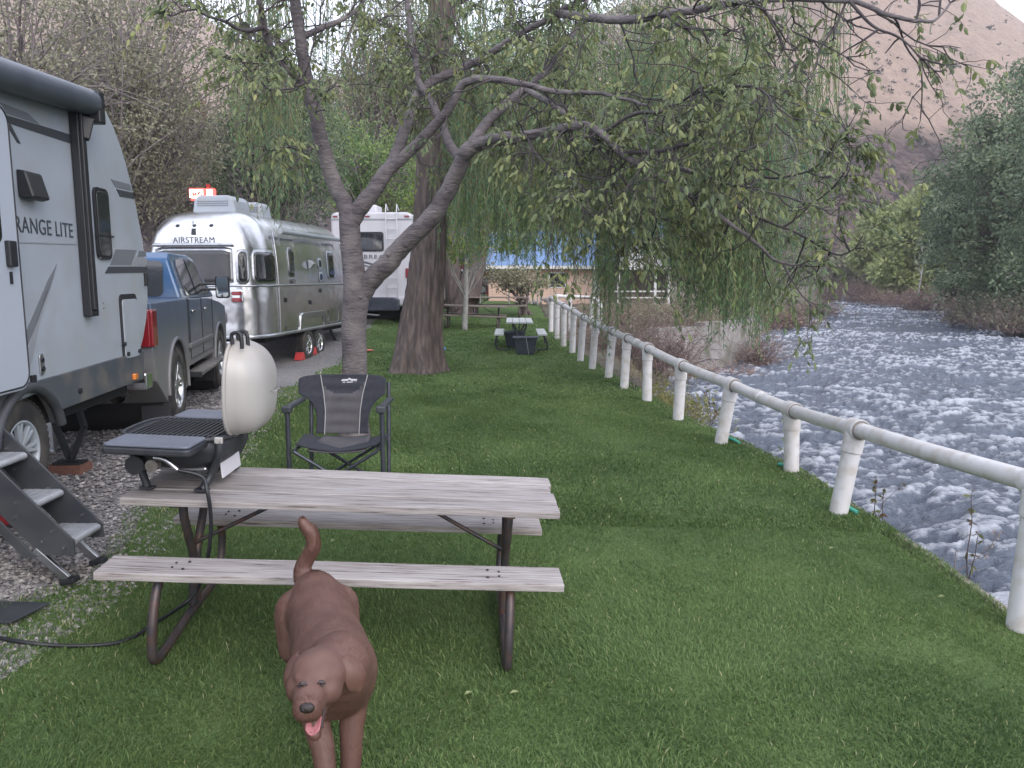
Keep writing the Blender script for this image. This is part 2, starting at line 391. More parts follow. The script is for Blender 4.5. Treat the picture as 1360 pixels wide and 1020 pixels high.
# base ground: one sheet that carries the banks, the river bed and the land out to the foot of the hills
def ground_build(n, l, p):
    tc = n.new('ShaderNodeTexCoord').outputs['Object']
    c = ramp(n, l, nnoise(n, l, tc, .5, 7), [(.3, (.11, .085, .06)), (.5, (.15, .125, .085)), (.65, (.085, .10, .045)), (.8, (.17, .14, .11))])
    c2 = ramp(n, l, nnoise(n, l, tc, 9, 5), [(.35, (.06, .05, .04)), (.65, (.2, .17, .14))])
    c = mixc(n, l, .45, c, c2); l.new(c, p.inputs['Base Color']); p.inputs['Roughness'].default_value = .95
    bumpn(n, l, nnoise(n, l, tc, 14, 6), p, 1, .12)
M_ground = gmat('ground', ground_build)
def ground_h(X, Y):
    L = xl(Y); Rr = xr(Y); E = xe(Y)
    bankw = np.interp(Y, [0, 12, 15, 20, 31, 60], [.20, .25, .8, 2.3, 2.5, 4])
    edge = np.minimum(L-bankw, np.where(Y < 30, E+.14+np.interp(Y, [0, 14, 20, 31], [0, .1, 1.0, 6]), L))
    t = sstep(L+np.interp(Y, [0, 12, 16], [.02, .05, .3]), edge, X)
    left = -1.9+(np.minimum(gz(np.minimum(X, 3), Y), .8)-.06+1.9)*t
    left = left-np.where(X < E+.1, .0, .0)
    tr = sstep(Rr-.4, Rr+3.5, X)
    rise = np.clip(X-Rr-3, 0, 60)*.12+np.clip(Y-100, 0, 400)*.02
    right = -1.9+tr*(1.9-.9)+rise*tr
    o = np.where(X < (L+Rr)/2, left, right)
    far = np.clip(-X-28, 0, 300)*.05
    return o+far*(X < 0)+(fbm(X*.8, Y*.8, 9)-.5)*np.where((X < E+.3) & (Y < 60), .03, .35)-np.where((X < E+.05) & (Y < 58) & (X > -26), .10, 0)
gx = np.unique(np.concatenate([np.linspace(-160, -26, 30), np.linspace(-26, 1, 40), np.linspace(1, 12, 110), np.linspace(12, 50, 120), np.linspace(50, 200, 70)]))
gy = np.unique(np.concatenate([np.linspace(-30, 0, 12), np.linspace(0, 35, 130), np.linspace(35, 110, 130), np.linspace(110, 220, 50)]))
X, Y = np.meshgrid(gx, gy); Z = ground_h(X, Y)
V = np.stack([X, Y, Z], -1).reshape(-1, 3); nx = len(gx)
i = (np.arange(len(gy)-1)[:, None]*nx+np.arange(nx-1)[None]).reshape(-1)
tag(npmesh('ground', V, np.stack([i, i+1, i+nx+1, i+nx], 1), M_ground, smooth=True), kind='structure')
def gh(x, y): return float(ground_h(np.array([[x]], float), np.array([[y]], float))[0, 0])

# hills
def hill_build(n, l, p):
    tc = n.new('ShaderNodeTexCoord').outputs['Object']
    sx = n.new('ShaderNodeSeparateXYZ'); l.new(tc, sx.inputs[0])
    big = nnoise(n, l, tc, .018, 6)
    h = n.new('ShaderNodeMath'); h.operation = 'MULTIPLY_ADD'; l.new(big, h.inputs[0]); h.inputs[1].default_value = 45; l.new(sx.outputs[2], h.inputs[2])
    mr = n.new('ShaderNodeMapRange'); l.new(h.outputs[0], mr.inputs[0]); mr.inputs[1].default_value = 56; mr.inputs[2].default_value = 64
    up = ramp(n, l, nnoise(n, l, tc, .25, 7), [(.35, (.30, .225, .182)), (.6, (.37, .275, .220))])
    lo = ramp(n, l, nnoise(n, l, tc, .22, 8, .65), [(.3, (.052, .043, .043)), (.5, (.122, .092, .083)), (.7, (.22, .163, .142))])
    dk = ramp(n, l, nnoise(n, l, tc, .55, 4, .7), [(.44, (.42, .42, .46)), (.56, (1, 1, 1))])
    ml = n.new('ShaderNodeMix'); ml.data_type = 'RGBA'; ml.blend_type = 'MULTIPLY'; ml.inputs[0].default_value = .8; l.new(lo, ml.inputs[6]); l.new(dk, ml.inputs[7]); lo = ml.outputs[2]
    c = mixc(n, l, mr.outputs[0], lo, up)
    sp = n.new('ShaderNodeTexNoise'); sp.inputs['Scale'].default_value = .9; sp.inputs['Detail'].default_value = 3; l.new(tc, sp.inputs[0])
    sm = n.new('ShaderNodeMapRange'); l.new(sp.outputs[0], sm.inputs[0]); sm.inputs[1].default_value = .60; sm.inputs[2].default_value = .68; sm.inputs[4].default_value = .6
    c = mixc(n, l, sm.outputs[0], c, (.12, .10, .10))
    l.new(c, p.inputs['Base Color']); p.inputs['Roughness'].default_value = 1; p.inputs['Specular IOR Level'].default_value = .05
    bumpn(n, l, nnoise(n, l, tc, .3, 8, .65), p, 1, 2.5)
M_hill = gmat('hill', hill_build)
us = np.linspace(-1.3, 1.5, 420); rs = np.linspace(0, 1, 160)
EL = [(-1.3, .42), (-.8, .44), (-.5, .40), (-.40, .335), (-.345, .300), (-.25, .25), (-.1, .25), (.02, .27), (.2, .38), (.42, .44), (.553, .368), (.66, .298), (.8, .27), (1.5, .25)]
def hill_pt(u, t):
    el = np.interp(u, [a for a, b in EL], [b for a, b in EL])
    r = 112+260*t
    H = el*372
    gull = fbm(u*9+t*1.5, t*2.2, 51, 5); ridge = 1-np.abs(2*fbm(u*5+t*2.4, t*1.1+3, 61, 4)-1)
    prof = t**.92
    z = -.5+H*prof*(1+(ridge-.75)*.35*np.sin(np.pi*np.clip(t, 0, 1)))+(gull-.5)*18*np.sin(np.pi*t)**.8+(fbm(u*60, t*40, 71, 4)-.5)*3.5*t
    z = z+(fbm(u*30, t*0+1, 77, 3)-.5)*3*t
    return r, z
U, T_ = np.meshgrid(us, rs); Rr_, Zh = hill_pt(U, T_)
V = np.stack([U*Rr_, Rr_+0*U, Zh+EYE*0], -1).reshape(-1, 3); nx = len(us)
i = (np.arange(len(rs)-1)[:, None]*nx+np.arange(nx-1)[None]).reshape(-1)
hill = npmesh('hillside', V, np.stack([i, i+1, i+nx+1, i+nx], 1), M_hill, smooth=True)
tag(hill, kind='structure')
# scrub on the hillside: uncountable, one object of small leafy clumps
M_scrub = leafmat('scrub', [(.035, .038, .032), (.06, .062, .05), (.10, .09, .08)], .1)
P = []; D = []; Ls = []
for k in range(4200):
    u = rng.uniform(-.6, .95); t = rng.uniform(.02, .95)**1.7
    if t > .33 and rng.random() < .8: continue
    r, z = hill_pt(np.array(u), np.array(t)); s = rng.uniform(.5, 1.4)*(1.35 if rng.random() < .08 else .55)
    for q in range(20):
        d = rng.normal(size=3); d /= np.linalg.norm(d); d[2] = abs(d[2])
        P.append([u*r, r, z]+d*s*rng.uniform(.2, .9)); D.append(d+rng.normal(size=3)*.4); Ls.append(s*.7)
P = np.array(P); V, T = leaves(P, np.array(D), rng.normal(size=P.shape), np.array(Ls), np.array(Ls)*.7)
tag(npmesh('hill_scrub', V, T, M_scrub, np.repeat(rng.random(len(P)), 2)), 'low dark sagebrush scattered over the pink hillside across the river', 'scrub', kind='stuff')

# grass blades (near lawn), denser close to the camera
M_grass = leafmat('grass', [(.052, .092, .034), (.096, .158, .054), (.145, .218, .074), (.205, .275, .10), (.44, .41, .23)], .3, .6)
def blades(n, y0, y1, hgt, wid, pw, seed):
    g = np.random.default_rng(seed)
    y = y0+(y1-y0)*g.random(n)**pw; a = wob(y)-.12; b = xe(y)+.13
    lim = np.maximum(a, -(.70*y+.4)); lim2 = np.minimum(b, .70*y+.4)
    x = lim+(lim2-lim)*g.random(n)
    edge = (x-a)/.5; keep = g.random(n) < np.clip(edge+.25, 0, 1)
    clump = fbm(x*2.2, y*2.2, 81, 4); keep &= g.random(n) < np.clip((clump-.10)*4.2, .45, 1)
    x, y, clump = x[keep], y[keep], clump[keep]; m = len(x)
    z = gz(x, y)+(fbm(x*1.3, y*1.3, 3)-.5)*.03-.005
    P = np.stack([x, y, z], 1)
    h = hgt*(.5+g.random(m)*.8)*(.6+clump*.9); lean = g.normal(size=(m, 2))*.42+np.stack([fbm(x*1.5, y*1.5, 91)-.5, fbm(x*1.5, y*1.5, 92)-.5], 1)*1.6
    up = np.stack([lean[:, 0], lean[:, 1], np.ones(m)], 1); up = nrmz(up)*h[:, None]
    an = g.random(m)*np.pi; sd = np.stack([np.cos(an), np.sin(an), 0*an], 1)*(wid*(.6+.8*g.random(m)))[:, None]/2
    bend = np.stack([lean[:, 0], lean[:, 1], -.3+0*x], 1)*h[:, None]*.35
    V = np.stack([P-sd, P+sd, P+up*.6+sd*.8, P+up*.6-sd*.8, P+up+bend], 1).reshape(-1, 3)
    b0 = np.arange(m)[:, None]*5
    T = np.concatenate([b0+np.array([[0, 1, 2]]), b0+np.array([[0, 2, 3]]), b0+np.array([[3, 2, 4]])], 1).reshape(-1, 3)
    patch = fbm(x*.9, y*.9, 101, 3)
    t = np.clip(.10+patch*.50+g.normal(size=m)*.14+.0, 0, .74); t = np.where(g.random(m) < .012+.05*(np.abs(x-xb(y)) < .4), .97, t)
    return V, T, np.repeat(t, 3)
vs, ts, tt = [], [], []; off = 0
for a in ((260000, 2.2, 6.5, .034, .0048, 1.2, 1), (170000, 6, 13, .034, .010, 1.2, 2), (70000, 12.5, 30, .04, .022, 1.1, 3)):
    v, t, q = blades(*a); vs.append(v); ts.append(t+off); tt.append(q); off += len(v)
tag(npmesh('grass', np.concatenate(vs), np.concatenate(ts), M_grass, np.concatenate(tt)), 'short green lawn grass between the gravel and the river', 'grass', kind='stuff')

# loose stones on the drive near the steps
M_stone = leafmat('stones', [(.07, .068, .073), (.15, .143, .147), (.23, .215, .21), (.35, .325, .31), (.48, .455, .44)], 0, .85)
n = 26000; g = np.random.default_rng(5)
y = 3.0+(13-3.0)*g.random(n)**1.5; x1 = xb(y)+.28; x0 = -(.70*y+.3); x = x1-(x1-x0)*g.random(n)**1.0
ok = x1 > x0; x, y = x[ok], y[ok]; n = len(x)
s = (.007+.012*g.random(n)**2)*(1+.06*y); ico = np.array([(1, 0, 0), (0, 1, 0), (-1, 0, 0), (0, -1, 0), (.1, 0, .8), (0, .1, -.6)], float)
an = g.random(n)*6.28; ca, sa = np.cos(an), np.sin(an)
L = ico[None]*(np.stack([s*g.uniform(.8, 1.6, n), s*g.uniform(.6, 1.1, n), s*g.uniform(.5, .9, n)], 1))[:, None]*g.uniform(.75, 1.25, (n, 6, 1))
Vx = L[..., 0]*ca[:, None]-L[..., 1]*sa[:, None]+x[:, None]; Vy = L[..., 0]*sa[:, None]+L[..., 1]*ca[:, None]+y[:, None]
Vz = L[..., 2]+(gz(x, y)-.010+(fbm(x*1.3, y*1.3, 3)-.5)*.02+.3*s)[:, None]
Fc = np.array([(0, 1, 4), (1, 2, 4), (2, 3, 4), (3, 0, 4), (1, 0, 5), (2, 1, 5), (3, 2, 5), (0, 3, 5)])
T = (np.arange(n)[:, None, None]*6+Fc[None]).reshape(-1, 3)
tag(npmesh('loose_stones', np.stack([Vx, Vy, Vz], -1).reshape(-1, 3), T, M_stone, np.repeat(np.clip(.42+g.normal(size=n)*.22, 0, 1), 8)), 'loose grey crushed stones covering the gravel drive', 'gravel', kind='stuff')
# ================================================================ PIPE RAILING ALONG THE RIVER
M_pipe = mat('painted_pipe', (.58, .57, .58), .4, col2=(.52, .505, .50), scale=5, bump=.12, bscale=9, col3=(.46, .43, .40), scale3=9, contrast=(.4, .8))
M_ring = mat('joint_grime', (.17, .155, .145), .8)
M_conc = mat('concrete', (.30, .28, .27), .9, col2=(.21, .19, .18), scale=3, bump=.6, bscale=22, col3=(.12, .12, .09), scale3=1.2)
M_wood = mat('weathered_board', (.27, .235, .20), .8, col2=(.17, .145, .125), scale=10, stretch=(1, 8, 8), bump=.5)
POSTS = [(1382, 643, 4.4, -3), (1137, 570, 6.5, -9), (1052, 545, 7.95, 2), (972, 511, 9.3, -9), (905, 485, 10.9, -2), (860, 462, 12.5, 1), (833, 449, 14, -3), (814, 440, 15.4, -6), (791, 430, 16.9, -5), (775, 421, 18.4, -5), (762, 413, 20, -2), (749, 406, 21.5, 0), (740, 400, 23.3, 0), (732, 396, 25.3, 0)]
rail_pts = [W(1610, 706, 3.3)]+[W(a, b, c) for a, b, c, d in POSTS]
fence = empty('pipe_railing', (3.0, 4.4, -.1))
tag(fence, 'long off-white pipe railing on thick posts along the river edge of the lawn', 'railing')
fi = Vector((-3.0, -4.4, .1))
posts = []
for i, (px, py, Y, tilt) in enumerate(POSTS):
    top = W(px, py, Y); r = .078
    bx = top.x+math.tan(R(tilt))*.8; gzv = float(gz(bx, Y))-.12
    m = MB(); d = rail_pts[i+2]-rail_pts[i] if i+2 < len(rail_pts) else rail_pts[i+1]-rail_pts[i]; d.normalize()
    foot = Vector((bx, Y, gzv)); up = (top-foot).normalized()
    m.tube([foot+fi, top-up*.05+fi], [r, r], 20)
    m.tube([top-up*.20+fi, top-up*.03+fi], [r*1.13, r*1.13], 20)
    m.tube([top-d*.085+fi, top+d*.085+fi], [r*1.16, r*1.16], 20)
    R3 = m; m.m = list(m.m)
    m.tube([top-d*.088+fi, top-d*.080+fi], [r*1.08]*2, 20, mi=1).tube([top+d*.080+fi, top+d*.088+fi], [r*1.08]*2, 20, mi=1).tube([top-up*.206+fi, top-up*.198+fi], [r*1.02]*2, 20, mi=1)
    m.build('post', [M_pipe, M_ring], fence, bevel=.003)
for i in range(len(rail_pts)-1):
    m = MB(); a, b = rail_pts[i], rail_pts[i+1]; q = smooth_path([a+fi, a.lerp(b, .5)+Vector((0, 0, -.008))+fi, b+fi], 3)
    m.tube(q, .066, 18); 
    if i % 3 == 0: m.tube([a.lerp(b, .47)+fi, a.lerp(b, .56)+fi], [.071, .071], 18)
    m.build('rail', M_pipe, fence)
# the railing turns a corner at its far end and runs a little way towards the river
f2 = empty('corner_railing', W(738, 396, 25.5)*1.0); f2.location.z = 0; fo = Vector(f2.location)
tag(f2, 'short white railing turning towards the river beyond the long one', 'railing')
cp = [(738, 393, 25.5, 425), (757, 394, 26, 428), (786, 395, 26.2, 432), (797, 402, 24.6, 440)]
pp = [W(a, b, Y) for a, b, Y, c in cp]
m = MB(); m.tube([p-fo for p in pp], .06, 12); m.build('rail', M_pipe, f2)
for (a, b, Y, c), p in zip(cp, pp):
    m = MB(); m.tube([Vector((p.x, p.y, gh(p.x, p.y)-.2))-fo, p-fo], .075, 12); m.build('post', M_pipe, f2)
# timber kerb that holds the lawn edge and the retaining wall below it
ysk = np.concatenate([np.arange(2.5, 17.1, .5)])
m = MB()
for a, b in zip(ysk[:-1], ysk[1:]):
    A = Vector((float(xe(a))+.14, a, float(gz(3, a))-.075)); B = Vector((float(xe(b))+.14, b, float(gz(3, b))-.075)); m.beam(A, B+(B-A).normalized()*-.003, .055, .10)
tag(m.build('edging_board', M_wood, None, bevel=.004), 'weathered timber board holding the lawn edge under the railing', 'edging board')
m = MB()
for a, b in zip(ysk[:-1], ysk[1:]):
    A = Vector((float(xe(a))+.235, a, -.95)); B = Vector((float(xe(b))+.235, b, -.95)); m.beam(A, B, .12, 1.45)
tag(m.build('retaining_wall', M_conc, None), 'rough concrete retaining wall dropping from the lawn to the water', 'wall')
# green scrap of hose-like pipe clamps at the post feet
M_teal = mat('teal_plastic', (.05, .30, .22), .5)
for i, lab in ((1, 'teal plastic strip lying at the foot of the second nearest railing post'), (2, 'teal plastic strip at the foot of the third nearest railing post'), (3, 'teal plastic strip at the foot of the fourth nearest railing post')):
    px, py, Y, t = POSTS[i]; tp = W(px, py, Y); bx = float(xe(Y))-.03
    m = MB(); m.tube(smooth_path([(bx-.07, Y+.18, float(gz(bx, Y))+.035), (bx-.03, Y+.08, float(gz(bx, Y))+.045), (bx+.03, Y-.05, float(gz(bx, Y))+.02)]), .02, 8)
    tag(m.build('plastic_strip', M_teal), lab, 'plastic strip', 'teal strips at the post feet')
# far concrete wall on the bank
cw = [W(868, 418, 23.5), W(930, 412, 26.5), W(1006, 405, 31)]
m = MB()
for a, b, za, zb in ((cw[0], cw[1], .35, .2), (cw[1], cw[2], .2, .0)):
    o = [(0, -2.0), (1, -2.0), (1, 0), (0, 0)]
    A = Vector((a.x, a.y, 0)); B = Vector((b.x, b.y, 0)); za = W(868, 436, 23.5).z; zb = W(985, 428, 29).z
    k = 12
    for q in range(k):
        P0 = A.lerp(B, q/k); P1 = A.lerp(B, (q+1)/k); z = za+(zb-za)*q/k
        m.beam((P0.x, P0.y, (z-1.9)/2), (P1.x, P1.y, (z-1.9)/2), .4, z+1.9)
tag(m.build('river_wall', M_conc), 'pale grey concrete wall at the water under the hanging willow', 'wall')
# ================================================================ VEHICLES
M_white = mat('rv_white', (.335, .37, .415), .35, col2=(.30, .332, .375), scale=1.5, coat=.3, col3=(.31, .325, .345), scale3=3)
M_door = mat('rv_door_white', (.38, .415, .475), .3, coat=.3)
M_char = mat('charcoal_plastic', (.030, .034, .042), .5, col2=(.05, .054, .06), scale=5, bump=.1)
M_black = mat('black_plastic', (.013, .014, .018), .45)
M_skirt = mat('skirt_charcoal', (.055, .065, .080), .45, col2=(.085, .09, .10), scale=2.5, col3=(.13, .12, .11), scale3=4)
M_glass = mat('dark_glass', (.010, .012, .015), .05, spec=.9, col2=(.03, .032, .034), scale=2)
M_decal_g = mat('grey_decal', (.15, .16, .18), .35)
M_decal_l = mat('pale_grey_decal', (.26, .27, .295), .35)
M_decal_d = mat('dark_decal', (.045, .05, .06), .35)
M_tyre = mat('tyre_rubber', (.018, .018, .019), .85, col2=(.07, .062, .055), scale=7, bump=.4, bscale=30)
M_alu = mat('aluminium', (.55, .56, .58), .32, metal=1, col2=(.42, .43, .45), scale=14)
M_chrome = mat('chrome', (.7, .7, .72), .12, metal=1)
M_red = mat('red_lens', (.22, .012, .02), .2, coat=.6)
M_orange = mat('orange_lens', (.65, .20, .04), .2, coat=1)
M_galv = mat('dirty_steel', (.22, .21, .2), .5, metal=.6, col2=(.12, .10, .085), scale=14)
M_void = mat('underbody', (.008, .008, .009), .9)

def wheel(parent, c, r, wdt, side=1, rimmat=None, spokes=6, rimr=.62, name='wheel'):
    """axle along local x; side=+1 shows its face towards +x"""
    c = Vector(c); m = MB()
    prof = [(r*rimr, -wdt/2), (r*.93, -wdt/2), (r*.985, -wdt*.42), (r, -wdt*.33), (r, wdt*.33), (r*.985, wdt*.42), (r*.93, wdt/2), (r*rimr*1.06, wdt/2), (r*rimr, wdt*.45)]
    m.lathe(prof, c, 'x', 40)
    nl = 46
    for k in range(nl):                                            # tread blocks
        a = 2*math.pi*k/nl
        for sx in (-1, 1):
            aa = a+(sx*.03); m.box(c+Vector((sx*wdt*.27, math.cos(aa)*r*1.003, math.sin(aa)*r*1.003)), (wdt*.36, r*.075, r*.03), (aa-math.pi/2, 0, 0))
    t = m.build(name, M_tyre, parent); t.name = name
    m = MB(); f = side*wdt*.42
    rr = r*rimr
    m.lathe([(rr*1.04, side*wdt*.48), (rr*.98, side*wdt*.5), (rr*.93, f), (rr*.90, f-side*.05), (rr*.88, -f*.5)], c, 'x', 40)
    m.cyl(c+Vector((-side*wdt*.1, 0, 0)), rr*.9, .02, 'x', 32, mi=1)
    m.cyl(c+Vector((f*.8, 0, 0)), rr*.24, .05, 'x', 20)
    for k in range(spokes):
        a = 2*math.pi*k/spokes
        for s2 in (-.13, .13):
            p0 = c+Vector((f*.82, math.cos(a)*rr*.18, math.sin(a)*rr*.18)); p1 = c+Vector((f*.92, math.cos(a+s2)*rr*.94, math.sin(a+s2)*rr*.94))
            m.beam(p0, p1, rr*.12, .03, up=(1, 0, 0))
    m.build('rim', [rimmat or M_chrome, M_black], t, bevel=.004)
    return t

# ---- near travel trailer: local x=0 is its camera-side wall, +y runs forward, z=0 the gravel
RVY = .088
rv = empty('travel_trailer', (-3.42, 7.20, .25), RVY); tag(rv, 'white travel trailer with charcoal awning and grey swoosh graphics, nearest at left', 'travel trailer')
bpy.context.view_layer.update(); RVI = rv.matrix_world.inverted()
def rvs(px, py, off=0.0):
    """pixel -> (y, z) on the trailer's camera-side wall"""
    o = RVI @ Vector((0, 0, EYE)); d = RVI.to_3x3() @ ray(px, py); t = (off-o.x)/d.x; p = o+d*t; return (p.y, p.z)
def rvpoly(name, pix, m, th=.004, off=.0, parent=rv, bevel=0):
    b = MB(); b.prism([rvs(x, y, off) for x, y in pix], (off, 0, 0), (0, 1, 0), (0, 0, 1), (1, 0, 0), th); return b.build(name, m, parent, bevel=bevel)
nose = [(-6.6, 2.74), (-1.0, 3.08), (-.72, 3.09)]+[rvs(*q) for q in ((142, 147), (151, 166), (160, 190), (168, 215), (175, 242), (182, 274), (188, 306), (193, 338), (196.5, 368), (197.5, 398), (195.5, 425), (191.5, 450), (187, 468))]
m = MB(); m.prism(nose+[(-6.6, .62)], (-2.44, 0, 0), (0, 1, 0), (0, 0, 1), (1, 0, 0), 2.44); m.build('body', M_white, rv, bevel=.03, seg=3)
# skirt: follows the white edge measured in the photograph
a0 = rvs(30, 511); a1 = rvs(187, 466); b0 = rvs(60, 551); b1 = rvs(186, 507)
sl_ = (a1[1]-a0[1])/(a1[0]-a0[0]); sk = lambda y: a1[1]+sl_*(y-a1[0]); sb = lambda y: b1[1]+(b1[1]-b0[1])/(b1[0]-b0[0])*(y-b1[0])
wc = rvs(37, 600); AR = .43
wy, wz = wc
arc = [(wy+AR*math.cos(R(t)), wz+AR*math.sin(R(t))) for t in range(15, 166, 10)]
m = MB(); m.prism([(-6.6, sk(-6.6)), (-.10, sk(-.1)), (-.16, sb(-.16)+.02)]+[(arc[0][0]+.02, sb(arc[0][0]))]+arc+[(arc[-1][0]-.02, sb(arc[-1][0])), (-6.6, sb(-6.6))], (-.05, 0, 0), (0, 1, 0), (0, 0, 1), (1, 0, 0), .068)
m.build('skirt', M_skirt, rv, bevel=.006)
m = MB(); m.box((-1.25, -3.4, .80), (2.3, 6.3, .30)); m.box((-1.2, .35, .72), (.12, 1.2, .12)); m.build('chassis', M_void, rv)
m = MB(); m.tube([Vector((.03, y, z)) for y, z in arc], .035, 8); m.build('fender_trim', M_char, rv)
wheel(rv, (-.13, wy, wz), .35, .22, 1, M_white, spokes=8, rimr=.58)
wheel(rv, (-.13, wy-.86, wz), .35, .22, 1, M_white, spokes=8, rimr=.58)
m = MB(); m.tube([(.12, -1.14, 3.01), (.12, -6.4, 2.62)], .095, 18); m.beam((.055, -1.2, 2.97), (.055, -6.3, 2.59), .09, .09); m.build('awning_roller', mat('awning_vinyl', (.045, .055, .075), .4, col2=(.07, .08, .10), scale=4), rv)
m = MB(); m.box((.10, -1.10, 2.98), (.2, .10, .24)); m.cyl((.12, -1.06, 3.01), .075, .05, 'y'); m.beam((.10, -1.14, 2.90), (.06, -1.16, 2.74), .10, .10); m.build('awning_bracket', M_black, rv, bevel=.01)
p0 = rvs(118, 160, .06); p1 = rvs(118, 421, .06)
m = MB(); yA = (p0[0]+p1[0])/2-.02; m.box((.035, yA, (p0[1]+p1[1])/2+.03), (.066, .13, p0[1]-p1[1]+.06)); m.box((.078, yA-.025, (p0[1]+p1[1])/2+.05), (.03, .06, p0[1]-p1[1])); m.build('awning_arm', M_black, rv, bevel=.008)
m = MB()
for z in (p1[1]+.06, p1[1]+.1, p1[1]+.45): m.cyl((.119, yA+.03, z), .007, .008, 'x', 8)
m.build('arm_screws', M_alu, bpy.data.objects['awning_arm'])
wq = [rvs(121, 247), rvs(147, 345)]
def rvrect(name, y0, y1, z0, z1, r, m_, th, x0=0.0, bevel=.002, parent=rv):
    b = MB(); b.prism(rrect(y0, z0, y1, z1, r), (x0, 0, 0), (0, 1, 0), (0, 0, 1), (1, 0, 0), th); return b.build(name, m_, parent, bevel=bevel)
wf = rvrect('window', wq[0][0], wq[1][0], wq[1][1], wq[0][1], .06, M_black, .02)
rvrect('pane', wq[0][0]+.03, wq[1][0]-.03, wq[1][1]+.03, wq[0][1]-.03, .045, M_glass, .004, .02, parent=wf)
m = MB(); m.box((.026, (wq[0][0]+wq[1][0])/2, wq[1][1]+.19), (.006, .33, .018)); m.build('sash', M_black, wf)
# porch light
l0 = rvs(21, 230); l1 = rvs(46, 262)
m = MB(); yc, zc = (l0[0]+l1[0])/2, (l0[1]+l1[1])/2
m.prism([(0, -.08), (.05, -.10), (.105, -.085), (.06, .085), (0, .095)], (0, l0[0], zc), (1, 0, 0), (0, 0, 1), (0, 1, 0), l1[0]-l0[0]); m.build('porch_light', M_black, rv, bevel=.012)
# compartment door
c0 = rvs(157, 391); c1 = rvs(185, 475)
m = MB(); m.prism(rrect(c0[0], c1[1], c1[0], c0[1], .05), (0, 0, 0), (0, 1, 0), (0, 0, 1), (1, 0, 0), .012); cd = m.build('compartment_door', M_black, rv, bevel=.002)
m = MB(); m.prism(rrect(c0[0]+.025, c1[1]+.025, c1[0]-.02, c0[1]-.045, .035), (.012, 0, 0), (0, 1, 0), (0, 0, 1), (1, 0, 0), .010); m.build('door_panel', M_white, cd, bevel=.003)
m = MB()
for px, py in ((161, 457), (166, 470), (181, 466)):
    y, z = rvs(px, py); m.cyl((.03, y, z), .018, .02, 'x', 12)
m.build('latch', M_black, cd)
# graphics
rvpoly('grey_stripe', [(-40, 121), (0, 136), (36, 150), (52, 165), (0, 148), (-40, 134)], M_decal_g)
rvpoly('dark_stripe', [(8, 153), (101, 181), (101, 193), (9, 163)], M_decal_d)
rvpoly('swoosh', [(12, 163), (15, 168), (27, 191), (23, 190), (12, 172)], M_decal_d)
rvpoly('nose_stripe', [(147, 238), (172, 245), (175, 253.5), (153, 248)], M_decal_g)
rvpoly('nose_stripe', [(154, 251), (176, 256), (178, 264), (159, 261)], M_decal_d)
rvpoly('nose_stripe', [(153, 331), (181, 332), (174, 352), (146, 352)], M_decal_g)
rvpoly('nose_stripe', [(184, 333), (193, 334), (194, 341), (182, 341)], M_decal_g)
rvpoly('nose_stripe', [(178, 343), (195, 343), (195, 352), (175, 352)], M_decal_l)
rvpoly('nose_stripe', [(144, 354), (195, 354), (195, 362), (139, 363)], M_decal_d)
rvpoly('blade_graphic', [(75, 350), (63, 372), (26, 460), (27, 482), (50, 425), (70, 370)], M_decal_g)
rvpoly('blade_graphic', [(69, 374), (60, 388), (29, 490), (30, 511), (42, 480), (52, 430)], M_decal_l)
rvpoly('triangle_graphic', [(24, 418), (33, 417), (25, 430)], M_decal_d)
rvpoly('trim_line', [(14, 320.5), (101, 323.4), (101, 325), (14, 322.3)], M_decal_l)
ty0, tz = rvs(18, 303); ty1, tz2 = rvs(97, 303); 
tx_ = text('lettering', 'RANGE LITE', .150, M_decal_d, rv, (.0, (ty0+ty1)/2, rvs(58, 303)[1]), (math.pi/2, 0, math.pi/2), ext=.004, sx=1.0, spacing=1.06)
wdt = tx_.dimensions.x*1.04; tx_.scale = ((ty1-ty0)/max(.01, wdt), 1.0, 1)
s0, s1 = rvs(78, 318), rvs(99, 316)
t2 = text('small_lettering', 'F-ROAD', .045, M_decal_g, rv, (0, (s0[0]+s1[0])/2, (s0[1]+s1[1])/2), (math.pi/2, 0, math.pi/2), ext=.003); bpy.data.objects.remove(t2)
# outlets and lights
y, z = rvs(54, 484); m = MB(); m.prism(rrect(y-.028, z-.075, y+.028, z+.075, .027), (0, 0, 0), (0, 1, 0), (0, 0, 1), (1, 0, 0), .012); hb = m.build('water_inlet', M_alu, rv, bevel=.003)
m = MB(); m.cyl((.016, y, z+.03), .016, .012, 'x', 12); m.cyl((.016, y, z-.03), .018, .014, 'x', 12); m.build('inlet_cap', M_black, hb)
y, z = rvs(42, 503); m = MB(); m.box((.012, y, z), (.025, .05, .05)); m.build('small_socket', M_black, rv, bevel=.006)
y, z = rvs(175, 500); m = MB(); m.box((.03, y, z), (.03, .07, .055)); m.build('marker_light', M_orange, rv, bevel=.008)
y, z = rvs(102, 519); m = MB(); m.cyl((.025, y, z), .02, .02, 'x', 12); m.build('drain_hole', M_black, rv)
y, z = rvs(193, 371); m = MB(); m.box((.01, y-.02, z), (.03, .035, .12)); m.build('door_catch', M_black, rv, bevel=.005)
m = MB(); m.tube(smooth_path([(-.1, -.95, 3.10), (-.02, -.86, 3.14), (.04, -.72, 3.08), (-.02, -.60, 3.02)]), .012, 6); m.build('roof_cable', M_black, rv)
m = MB(); m.box((-1.4, -3.2, 3.0), (.7, .9, .24)); m.build('roof_air_conditioner', M_white, rv, bevel=.06)
